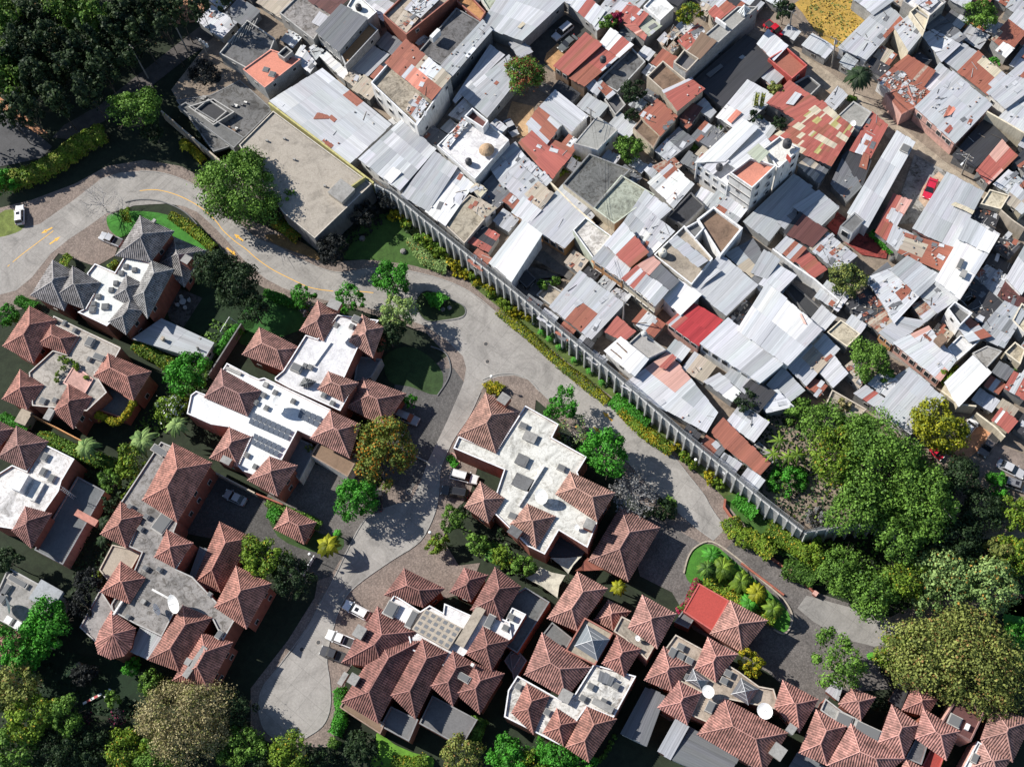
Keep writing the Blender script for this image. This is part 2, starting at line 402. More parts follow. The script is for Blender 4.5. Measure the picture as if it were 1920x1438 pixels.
def met(t, s, h, col='silver', rust=0.1, var=0.12, rot=0, tilt=0.0, patch=None, junk=0, sheet=(0.95, 3.0), wall=True, wcol=None, wi=0.25, wm=None, drop=0.0):
    """corrugated sheet roof, corners left, top, right, bottom; ribs run along left-top unless rot; patch = list of (colour, share)"""
    z = _hh(h) + jit(); c = pts(t, s, z)
    if H['z0'] and wall:                        # eaves reach a little past the walls towards the neighbours
        m = sum(c, Vector()) / len(c); c = [q + (q - m).normalized() * .38 for q in c]
    _base(c)
    up = random.choice((0.25, -0.25, 0.4)) if not tilt else tilt
    c[1].z += up; c[2].z += up
    if H['z0'] and not patch and col in ('lite', 'silver', 'zinc', 'white') and wall: patch = [('zinc', .14, .06), ('silver', .12, .12)  , ('lite', .10, .05)] if col != 'white' else [('lite', .25, .03), ('silver', .08, .08)]
    if H['z0'] and not patch and col == 'rmetal': patch = [('lite', .10, 0), ('rust', .22, .3), ('pinkw', .06, .1)]; sheet = (min(sheet[0], .5), sheet[1])
    if H['z0'] and rust == 0 and col != 'white' and col != 'black' and not isinstance(col, tuple): rust = .07
    if rot: c = c[1:] + c[:1]
    L, T, Rr, B = c; base = CLR[col] if isinstance(col, str) else col
    lu = ((B - L).length + (Rr - T).length) / 2; lv = ((T - L).length + (Rr - B).length) / 2
    nu = max(1, round(lu / sheet[0])); nv = max(1, round(lv / sheet[1])); mb = MB()
    H['ang'] = math.atan2((T - L).y, (T - L).x)
    bil = lambda u, v: (L * (1 - u) + B * u) * (1 - v) + (T * (1 - u) + Rr * u) * v
    run = None
    for j in range(nv):
        for i in range(nu):
            if random.random() < drop: continue
            if run is None or random.random() < .45:
                run = (base, rust)
                if patch:
                    r = random.random(); a = 0
                    for pc, sh, *pr in patch:
                        a += sh
                        if r < a: run = (CLR[pc], pr[0] if pr else rust); break
            k = vary(run[0], var); ru = max(0.0, run[1] + random.uniform(-.18, .18)) if run[1] > 0 else 0.0
            e0 = (j == 0) * random.uniform(-.12, .12) / max(lv, 1); e1 = (j == nv - 1) * random.uniform(-.12, .12) / max(lv, 1); dz = random.uniform(0, .035)
            q = [bil(i / nu, j / nv + e0), bil((i + 1) / nu, j / nv + e0), bil((i + 1) / nu, (j + 1) / nv + e1), bil(i / nu, (j + 1) / nv + e1)]
            q = [x + Vector((0, 0, dz)) for x in q]
            U = [(i / nu * lu, j / nv * lv), ((i + 1) / nu * lu, j / nv * lv), ((i + 1) / nu * lu, (j + 1) / nv * lv), (i / nu * lu, (j + 1) / nv * lv)]
            mb.quad(q, 'm', k, ru, U)
    th = Vector((0, 0, -.07))
    for a, b in ((L, T), (T, Rr), (Rr, B), (B, L)): mb.quad([a + th, b + th, b, a], 'n', tuple(x * .5 for x in base))
    for _ in range(junk):                       # weights and scraps lying on the sheets
        q = bil(random.uniform(.05, .95), random.uniform(.05, .95)) + Vector((0, 0, .04)); r = random.random()
        if r < .55: mb.box(q, random.uniform(.2, .4), random.uniform(.15, .3), .18, random.uniform(0, 3), 'p', random.choice(((.5, .47, .42), (.6, .58, .55), (.3, .14, .09), (.2, .2, .2))))
        elif r < .8: mb.box(q, random.uniform(.8, 2.2), random.uniform(.05, .10), .07, random.uniform(0, 3), 'n', random.choice(((.25, .2, .15), (.45, .44, .42), (.08, .07, .06), (.3, .3, .3))))
        else: mb.box(q, random.uniform(.8, 1.8), random.uniform(.6, .9), .04, H['ang'] + random.uniform(-.3, .3), 'm', random.choice((CLR['rust'], CLR['lite'], CLR['silver'], CLR['dzinc'])), .1)
    o = mb.build('metal_roof', H['o'])
    if wall:
        w = inset(ccw([L, T, Rr, B]), wi)
        wm = wm or H['mat']; wc = CLR[wcol or H['col']]; d = 0
        for i in range(4):
            a, b = w[i], w[(i + 1) % 4]; l = (b.xy - a.xy).length
            H['wall'].quad([(a.x, a.y, H['z0'] - .3), (b.x, b.y, H['z0'] - .3), (b.x, b.y, b.z - .08), (a.x, a.y, a.z - .08)], wm, wc, 1, [(d, 0), (d + l, 0), (d + l, b.z), (d, a.z)]); d += l
    H['z'] = z; H['c'] = (L, T, Rr, B); FOOT.append([L, T, Rr, B]); FLAB.append(H['o']['label'])
    if wall:
        for k_, q_ in zip(keys(t, s), inset([L, T, Rr, B] if not rot else [B, L, T, Rr], wi)): H['tops'][k_] = q_
        autowin(w, z - .4, H['z0'], 4.0, .9, .9, .4)
    return o
def bx(t, x, y, sx, sy, sz, col='conc', name='chimney', top=None, h=None, m='p', ang=None, capo=0.08, d=0):
    """box on the roof; (x,y) is the middle of its TOP in the photo; h = height of its foot"""
    zb = H['z'] if h is None else H['z0'] + h; a = H['ang'] if ang is None else R(ang)
    c = PT(t, x, y, zb + sz); mb = MB(); cc = CLR[col]
    mb.box((c.x, c.y, zb - d), sx, sy, sz + d, a, m, cc)
    if top: mb.box((c.x, c.y, zb + sz), sx + 2 * capo, sy + 2 * capo, .1, a, 'c', CLR[top], .5)
    return mb.build(name, H['o'])
def sky(t, x, y, sx=1.0, sy=1.0, sz=.45, ang=None, n=1):
    """roof light: curb with a dark pane"""
    zb = H['z']; a = H['ang'] if ang is None else R(ang); c = PT(t, x, y, zb + sz); mb = MB()
    mb.box((c.x, c.y, zb), sx, sy, sz, a, 'p', (.42, .40, .37)); o = mb.build('skylight', H['o'])
    g = MB(); g.box((c.x, c.y, zb + sz), sx * .84, sy * .84, .12, a, 'g', (.16, .16, .155)); g.build('pane', o)
def skys(t, s, sx=1.0, sy=1.0, sz=.45):
    v = [float(k) for k in s.replace(',', ' ').split()]
    for i in range(0, len(v), 2): sky(t, v[i], v[i + 1], sx, sy, sz)
def dish(t, x, y, r=1.0, az=200, el=55, col=(.75, .75, .73)):
    """satellite dish on a post, (x,y) = middle of the dish"""
    z = H['z'] + r * .9 + .3; c = PT(t, x, y, z); mb = MB()
    ax = Vector((math.cos(R(az)) * math.cos(R(el)), math.sin(R(az)) * math.cos(R(el)), math.sin(R(el)))); u = ax.orthogonal().normalized(); v = ax.cross(u)
    n = 20
    for k in range(4):
        r0, r1 = r * k / 4, r * (k + 1) / 4
        for i in range(n):
            a, b = 2 * math.pi * i / n, 2 * math.pi * (i + 1) / n
            f = lambda rr, aa: c + (u * math.cos(aa) + v * math.sin(aa)) * rr + ax * (rr * rr * .28 / r)
            mb.quad([f(r0, a), f(r0, b), f(r1, b), f(r1, a)], 'n', vary(col, .03))
    o = mb.build('satellite_dish', H['o'])
    pm = MB(); pm.tube([Vector((c.x, c.y, H['z'])), c], .09, 'n', (.3, .3, .3)); pm.tube([c, c + ax * r * .8], .04, 'n', (.3, .3, .3)); pm.build('dish_mount', H['o'])
def solar(t, s, h, nx, ny):
    """rows of solar panels inside four photo corners"""
    z = H['z0'] + h; c = pts(t, s, z); A, B, C, D = c
    bil = lambda u, v: (A * (1 - u) + B * u) * (1 - v) + (D * (1 - u) + C * u) * v
    for i in range(nx):
        mb = MB()
        for j in range(ny):
            e = .07; q = [bil((i + e) / nx, (j + e) / ny), bil((i + 1 - e) / nx, (j + e) / ny), bil((i + 1 - e) / nx, (j + 1 - e) / ny), bil((i + e) / nx, (j + 1 - e) / ny)]
            for k, w in enumerate(q): w.z += .12 + .25 * ((k < 2))
            mb.quad(ccw(q), 'g', (.11, .125, .15)); mb.quad([w - Vector((0, 0, .06)) for w in ccw(q)][::-1], 'n', (.4, .4, .4))
            for w in (q[0], q[2]): mb.box((w.x, w.y, z - .05), .05, .05, w.z - z, 0, 'n', (.5, .5, .5))
        mb.build('solar_panel', H['o'])
def keys(t, s):
    v = s.replace(',', ' ').split(); return [(t, float(v[i]), float(v[i + 1])) for i in range(0, len(v), 2)]
def onewin(c, ang, nr, w, hh, fcol=(.5, .48, .45), name='window'):
    mb = MB(); mb.box((c.x, c.y, c.z), w, .14, hh, ang, 'n', fcol); o = mb.build(name, H['o'])
    g = MB(); g.box((c.x + nr.x * .06, c.y + nr.y * .06, c.z + .09), w - .18, .05, hh - .18, ang, 'g', (.03, .035, .04)); g.build('pane', o)
def autowin(w, zt, z0, gap, ww, hh, prob=.8):
    """windows in the walls that face the camera's foot"""
    rr = random.Random(int(w[0].x * 13 + w[0].y * 7))
    for i in range(len(w)):
        a, b = w[i], w[(i + 1) % len(w)]; d = (b.xy - a.xy); L = d.length
        if L < 2.2: continue
        d = d / L; nr = Vector((d.y, -d.x, 0))
        if nr.y > -.3: continue
        n = max(1, int(L / gap)); ang = math.atan2(d.y, d.x)
        for row in range(2 if zt - z0 > 5 else 1):
            for k in range(n):
                if rr.random() > prob: continue
                q = a.xy + d * L * (k + .5 + rr.uniform(-.15, .15)) / n; onewin(Vector((q.x, q.y, zt - .5 - hh - row * 2.8)), ang, nr, ww, hh)
def wins(t, x0, y0, x1, y1, n, rows=1, w=1.0, hh=1.1, ztop=None, gap=2.7, col='dzinc', fcol=(.6, .58, .55), out=None, name='window'):
    """windows along a wall whose TOP edge runs between two photo points at height ztop"""
    A, B = H['tops'].get((t, float(x0), float(y0))), H['tops'].get((t, float(x1), float(y1)))
    if A is None or B is None: print('no wall for windows', H['o']['label'], x0, y0, x1, y1); return
    d = (B - A).xy.normalized(); ang = math.atan2(d.y, d.x); nr = Vector((d.y, -d.x, 0))
    if nr.y > 0: nr = -nr
    for r in range(rows):
        for i in range(n):
            c = A + (B - A) * ((i + .5) / n); c.z -= .7 + hh + r * gap
            if c.z < H['z0'] - .1: continue
            onewin(c + nr * .02, ang, nr, w, hh, fcol)
# ------------------------------------------------------------------ foliage
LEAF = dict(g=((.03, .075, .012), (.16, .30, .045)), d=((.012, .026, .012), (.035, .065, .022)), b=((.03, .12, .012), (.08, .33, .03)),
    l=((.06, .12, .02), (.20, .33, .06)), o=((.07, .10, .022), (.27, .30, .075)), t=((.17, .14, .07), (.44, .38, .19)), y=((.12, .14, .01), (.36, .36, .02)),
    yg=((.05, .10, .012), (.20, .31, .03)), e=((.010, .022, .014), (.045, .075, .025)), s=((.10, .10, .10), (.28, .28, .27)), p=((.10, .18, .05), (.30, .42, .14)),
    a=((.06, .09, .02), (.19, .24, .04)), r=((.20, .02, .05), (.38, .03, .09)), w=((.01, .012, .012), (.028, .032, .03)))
ACC = dict(a=((.38, .17, .02), .22), p=((.45, .24, .05), .05), y=((.46, .34, .02), .22), o=((.28, .17, .06), .08), yg=((.38, .28, .03), .05), t=((.20, .21, .06), .25))
def leaf_mesh(name, C, Nn, size, style, tint, bend=0.5, accent=None):
    """C: centres (n,3), Nn: normals; one bent leaf clump (two triangles) each"""
    n = len(C); r = rng
    T = np.cross(Nn, r.normal(size=(n, 3))); T /= np.linalg.norm(T, axis=1)[:, None] + 1e-9
    B = np.cross(Nn, T); s = size * r.uniform(.6, 1.35, (n, 1))
    V = np.stack([C - T * s * .5 - B * s * .35, C + T * s * .5 - B * s * .35 + Nn * s * bend * .3 * r.uniform(-1, 1, (n, 1)), C + T * s * .4 + B * s * .4, C - T * s * .45 + B * s * .38 + Nn * s * bend * .3 * r.uniform(-1, 1, (n, 1))], 1).reshape(-1, 3)
    me = bpy.data.meshes.new(name); me.vertices.add(4 * n); me.loops.add(4 * n); me.polygons.add(n)
    me.vertices.foreach_set('co', V.astype(np.float32).ravel()); me.loops.foreach_set('vertex_index', np.arange(4 * n, dtype=np.int32))
    me.polygons.foreach_set('loop_start', np.arange(0, 4 * n, 4, dtype=np.int32)); me.polygons.foreach_set('loop_total', np.full(n, 4, dtype=np.int32))
    me.update(calc_edges=True); me.materials.append(MATS['foliage'])
    c0, c1 = (np.array(k) for k in LEAF[style]); t = np.clip(tint + r.normal(0, .22, n), 0, 1)[:, None]
    col = c0 * (1 - t) + c1 * t
    if style in ACC and accent is None: accent = ACC[style]
    if accent:
        m = (r.random(n) < accent[1] * np.clip(accent_mask(C) * 2, 0, 2)); col[m] = np.array(accent[0]) * r.uniform(.7, 1.2, (m.sum(), 1))
    at = me.attributes.new('col', 'FLOAT_COLOR', 'FACE'); at.data.foreach_set('color', np.concatenate([col, np.ones((n, 1))], 1).astype(np.float32).ravel())
    return me
def accent_mask(C):
    return .5 + .5 * np.sin(C[:, 0] * 1.3 + 1.7 * np.sin(C[:, 1] * .9)) * np.sin(C[:, 1] * 1.1 + C[:, 2])
def crown_pts(Rx, Ry, Rz, n, lumps, kind='round', fill=.25):
    """leaf positions: many lobes spread through the crown's volume, denser on their outer sides"""
    r = rng; K = lumps
    L = r.normal(size=(K * 3, 3)); L /= np.linalg.norm(L, axis=1)[:, None]; L = L[L[:, 2] > -.45][:K]; K = len(L)
    rad = r.uniform(.13, .34, K) * (1 if K > 12 else 1.25); dist = np.clip(1.02 - rad * r.uniform(.5, 1.5, K), .3, 1.0)[:, None]
    Lc = L * dist
    if kind == 'cone': Lc = np.stack([L[:, 0] * (1 - (L[:, 2] + .5) / 1.7) * .9, L[:, 1] * (1 - (L[:, 2] + .5) / 1.7) * .9, L[:, 2]], 1)
    tl = r.uniform(.1, .9, K)
    which = r.integers(0, K, n); D = r.normal(size=(n, 3)); D /= np.linalg.norm(D, axis=1)[:, None]; D[:, 2] = np.abs(D[:, 2]) * np.where(r.random(n) < .75, 1, -1)
    rr = r.uniform(.5, 1.1, n) ** .6 * np.where(r.random(n) < .14, r.uniform(1.05, 1.5, n), 1)
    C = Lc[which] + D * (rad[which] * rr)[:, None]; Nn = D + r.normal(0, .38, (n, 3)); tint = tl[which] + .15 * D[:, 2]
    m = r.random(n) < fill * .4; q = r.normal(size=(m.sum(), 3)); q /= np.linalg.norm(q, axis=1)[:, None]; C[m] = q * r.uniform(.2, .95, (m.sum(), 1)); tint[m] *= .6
    Nn /= np.linalg.norm(Nn, axis=1)[:, None]
    th = np.arctan2(C[:, 1], C[:, 0]); f = 1 + .10 * np.sin(2 * th + r.uniform(0, 6)) + .09 * np.sin(3 * th + r.uniform(0, 6)) + .06 * np.sin(5 * th + r.uniform(0, 6)); C[:, 0] *= f; C[:, 1] *= f
    return C * np.array([Rx, Ry, Rz]), Nn, tint
def limbs(mb, base, top, rad, r0, n=6, col=(.16, .13, .10), depth=1, spread=1.0):
    p = [base + (top - base) * t + Vector((random.uniform(-.15, .15), random.uniform(-.15, .15), 0)) * (t > 0) for t in (0, .35, .7, 1.0)]
    mb.tube(p, [r0, r0 * .8, r0 * .6, r0 * .35], 'w', col, 7, False)
    for k in range(n):
        a = 2 * math.pi * (k + random.random() * .6) / n; s = p[1] + (p[3] - p[1]) * random.uniform(0, .9)
        e = top + Vector((math.cos(a) * rad * random.uniform(.5, .85) * spread, math.sin(a) * rad * random.uniform(.5, .85) * spread, random.uniform(-.2, .5) * rad * .6))
        m = (s + e) / 2 + Vector((0, 0, -.1 * rad)); mb.tube([s, m, e], [r0 * .4, r0 * .25, r0 * .1], 'w', col, 5, False)
        if depth > 0:
            for j in range(3):
                b = a + random.uniform(-.9, .9); f = e + Vector((math.cos(b), math.sin(b), random.uniform(-.1, .8))) * rad * random.uniform(.2, .4)
                mb.tube([m + (e - m) * random.random(), f], [r0 * .16, r0 * .04], 'w', col, 4, False)
TREES = []
def tree(x, y, r, h, style, label, z0=0.0, sparse=1.0, kind='round', leaf=None, ry=None, name='tree', cat='tree', group=None, lobes=None, trunk=(.16, .13, .10), fl=.75, offs=None, accent=None, t='F'):
    """(x,y) crown centre in the photo, r crown radius in photo pixels, h total height"""
    if style == 'b' and 15 < r < 45: r *= 1.1; sparse *= 1.15
    k = 0.094; Rx = r * k; Ry = (ry or r) * k; Rz = min(h * .48, max(Rx, Ry) * fl) if kind != 'cone' else h * .46
    zc = z0 + h - Rz; c = PT(t, x, y, zc + Rz * .25)
    root = thing(name, label, cat, (c.x, c.y, z0), group); TREES.append((c.x, c.y, Rx * .5))
    leaf = leaf or (.26 if r < 45 else .31); area = math.pi * Rx * Ry
    n = int(area * 72 * sparse * (.34 / leaf) ** 1.7); lumps = lobes or int(12 + area * .45)
    C, Nn, ti = crown_pts(Rx, Ry, Rz, n, lumps, kind)
    C = C + np.array([0, 0, zc - z0])
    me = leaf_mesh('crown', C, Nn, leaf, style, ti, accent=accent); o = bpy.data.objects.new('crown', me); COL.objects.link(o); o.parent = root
    mb = MB(); b = Vector((c.x, c.y, z0 - .2)); tp = Vector((c.x, c.y, zc - Rz * .1)); limbs(mb, b, tp, min(Rx, Ry), max(.1, Rx * .045), 7 if r > 30 else 5, trunk)
    mb.build('trunk', root)
    return root
def bare_tree(x, y, r, h, label, z0=0.0, col=(.36, .34, .31), leaves=None, n=9, group=None, dens=1.0):
    k = .1 * r; c = P(x, y, z0 + h * .7); root = thing('bare_tree', label, 'tree', (c.x, c.y, z0), group); mb = MB(); b = Vector((c.x, c.y, z0 - .2)); tp = Vector((c.x, c.y, z0 + h * .45))
    mb.tube([b, (b + tp) / 2 + Vector((.1, 0, 0)), tp], [.16, .13, .1], 'w', col, 7, False); tips = []
    def br(p, d, L, r_, dep):
        e = p + d * L; mb.tube([p, (p + e) / 2 + Vector((random.uniform(-.08, .08), random.uniform(-.08, .08), 0)) * L, e], [r_, r_ * .75, r_ * .5], 'w', vary(col, .1), 4, False)
        if dep == 0: tips.append(e); return
        for _ in range(random.choice((2, 3, 3))):
            v = (d + Vector((random.gauss(0, .45), random.gauss(0, .45), random.gauss(0, .25)))).normalized(); br(p + d * L * random.uniform(.5, 1), v, L * random.uniform(.6, .8), r_ * .55, dep - 1)
    for i in range(n):
        a = 2 * math.pi * (i + random.random() * .5) / n; d = Vector((math.cos(a), math.sin(a), random.uniform(.35, 1.0))).normalized(); br(b + (tp - b) * random.uniform(.6, 1), d, k * .42, .07, 4)
    mb.build('branches', root)
    if leaves:
        T = np.array([tuple(q) for q in tips]); T = T[rng.integers(0, len(T), int(len(T) * 1.5 * dens))] + rng.normal(0, .22, (int(len(T) * 1.5 * dens), 3)) - np.array([c.x, c.y, z0])
        Nn = rng.normal(size=T.shape); Nn /= np.linalg.norm(Nn, axis=1)[:, None]
        o = bpy.data.objects.new('crown', leaf_mesh('crown', T, Nn, .3, leaves, np.full(len(T), .6))); COL.objects.link(o); o.parent = root
    return root
def palm(x, y, r, h, style, label, z0=0.0, n=16, name='palm', cat='palm', group=None, wid=.16, t='F', root_only=None):
    c = PT(t, x, y, z0 + h); k = r * .1; root = thing(name, label, cat, (c.x, c.y, z0), group); mb = MB()
    mb.tube([Vector((c.x, c.y, z0 - .2)), Vector((c.x + .05, c.y, z0 + h * .5)), Vector((c.x, c.y, z0 + h))], [.14, .11, .1], 'w', (.2, .16, .11), 7, False); mb.build('trunk', root)
    c0, c1 = LEAF[style]; fb = MB()
    for i in range(n):
        a = 2 * math.pi * i / n + random.uniform(-.15, .15); el = random.uniform(.15, .9); L = k * random.uniform(.85, 1.1); d = Vector((math.cos(a), math.sin(a), 0)); s = Vector((-d.y, d.x, 0)); prev = None
        u = random.random(); col = tuple(p + (q - p) * u for p, q in zip(c0, c1))
        for j in range(7):
            q = j / 6; p = Vector((c.x, c.y, z0 + h)) + d * L * q * (1 - .1 * el) + Vector((0, 0, L * (el * q - (.5 + el) * q * q)))
            w = L * wid * math.sin(math.pi * min(1, .12 + q * .88)) + .02
            cur = (p + s * w - Vector((0, 0, w * .45)), p, p - s * w - Vector((0, 0, w * .45)))
            if prev:
                fb.quad([prev[0], cur[0], cur[1], prev[1]], 'f', vary(col, .15)); fb.quad([prev[1], cur[1], cur[2], prev[2]], 'f', vary(tuple(z * .75 for z in col), .15))
            prev = cur
    fb.build('fronds', root)
    return root
def hedge(s, w, h, style, label, z0=0.0, dens=1.0, leaf=.28, name='hedge', cat='hedge', group=None, t='F', bumpy=.25, accent=None):
    """clipped or loose hedge along a photo polyline (given at its top)"""
    p = smooth(pts(t, s, z0 + h), False, 3); root = thing(name, label, cat, (p[0].x, p[0].y, z0), group)
    seg = [(a, b, (b - a).length) for a, b in zip(p, p[1:])]; tot = sum(q[2] for q in seg); n = int(tot * (w + h * 1.6) * 55 * dens)
    pr = np.array([q[2] for q in seg]) / tot; wh = rng.choice(len(seg), n, p=pr); tt = rng.random(n)
    A = np.array([tuple(q[0]) for q in seg])[wh]; B = np.array([tuple(q[1]) for q in seg])[wh]; Cc = A + (B - A) * tt[:, None]
    D = (B - A); D[:, 2] = 0; D /= np.linalg.norm(D, axis=1)[:, None] + 1e-9; S_ = np.stack([-D[:, 1], D[:, 0], np.zeros(n)], 1)
    ph = rng.uniform(0, math.pi, n); wob = 1 + bumpy * np.sin(Cc[:, 0] * 2.1 + Cc[:, 1] * 1.7) * .5 + bumpy * rng.normal(0, .3, n)
    off = S_ * (np.cos(ph) * w / 2 * wob)[:, None]; zz = z0 + h * (.12 + .88 * np.sin(ph) ** .45 * rng.uniform(.55, 1.0, n) ** .3) * (1 + .12 * bumpy * np.sin(Cc[:, 0] * 3 + Cc[:, 1]))
    C = np.stack([Cc[:, 0] + off[:, 0] + rng.normal(0, .08, n), Cc[:, 1] + off[:, 1] + rng.normal(0, .08, n), zz], 1)
    Nn = S_ * np.cos(ph)[:, None] + np.array([0, 0, 1.]) * np.sin(ph)[:, None] + rng.normal(0, .5, (n, 3)); Nn /= np.linalg.norm(Nn, axis=1)[:, None]
    ti = .5 + .25 * np.sin(Cc[:, 0] * 1.3 + Cc[:, 1] * 2.3)
    o = bpy.data.objects.new('leaves', leaf_mesh('leaves', C - np.array([p[0].x, p[0].y, z0]), Nn, leaf, style, ti, accent=accent)); COL.objects.link(o); o.parent = root
    mb = MB()
    for q in range(0, len(p), 2): mb.tube([Vector((p[q].x, p[q].y, z0 - .1)), Vector((p[q].x + .1, p[q].y, z0 + h * .75))], .05, 'w', (.12, .09, .06), 4)
    mb.build('stems', root)
    return root
def undergrowth(s, h, style, label, z0=0.0, dens=3.0, leaf=.4, name='undergrowth', cat='undergrowth', accent=None):
    """ground cover nobody could count: one object over a photo polygon"""
    p = ccw(pts('F', s, z0)); x0, x1 = min(q.x for q in p), max(q.x for q in p); y0, y1 = min(q.y for q in p), max(q.y for q in p)
    n = int((x1 - x0) * (y1 - y0) * dens); X = rng.uniform(x0, x1, n); Y = rng.uniform(y0, y1, n); ins = np.zeros(n, bool)
    for i in range(len(p)):
        a, b = p[i], p[(i + 1) % len(p)]; c = (a.y > Y) != (b.y > Y); ins ^= c & (X < (b.x - a.x) * (Y - a.y) / (b.y - a.y + 1e-12) + a.x)
    X, Y = X[ins], Y[ins]; n = len(X); hz = .5 + .5 * np.sin(X * .9 + 1.3 * np.sin(Y * .7)) * np.sin(Y * 1.1 + np.sin(X * .5)); Z = z0 + h * (.15 + .85 * hz) * rng.uniform(.5, 1, n)
    Nn = np.stack([rng.normal(0, .5, n), rng.normal(0, .5, n), np.ones(n)], 1); Nn /= np.linalg.norm(Nn, axis=1)[:, None]; c = p[0]
    o = bpy.data.objects.new(name, leaf_mesh(name, np.stack([X - c.x, Y - c.y, Z - z0], 1), Nn, leaf, style, .2 + .6 * hz, accent=accent or ((0, 0, 0), 0))); COL.objects.link(o); o.location = (c.x, c.y, z0); tag(o, label, cat, None, 'stuff')
PROTO = {}
def bush(x, y, r, label, style='g', z0=0.0, name='shrub', cat='shrub', group=None, fl=.8, t='F'):
    """small shrub; shares a few leaf meshes"""
    key = (style, random.randrange(2), fl)
    if key not in PROTO:
        C, Nn, ti = crown_pts(1, 1, fl, 420, 9, 'round'); C = C + np.array([0, 0, fl * .8]); PROTO[key] = leaf_mesh('crown', C, Nn, .24, style, ti)
        mb = MB(); limbs(mb, Vector((0, 0, -.1)), Vector((0, 0, fl * .7)), .7, .05, 4, depth=0); PROTO[key, 's'] = mb.mesh('stem')
    k = r * .1; c = PT(t, x, y, z0 + k * .8); root = thing(name, label, cat, (c.x, c.y, z0), group); root.rotation_euler.z = random.uniform(0, 6.28); root.scale = (k, k, k * random.uniform(.85, 1.1))
    o = bpy.data.objects.new('crown', PROTO[key]); COL.objects.link(o); o.parent = root
    s = bpy.data.objects.new('stem', PROTO[key, 's']); COL.objects.link(s); s.parent = root
    return root
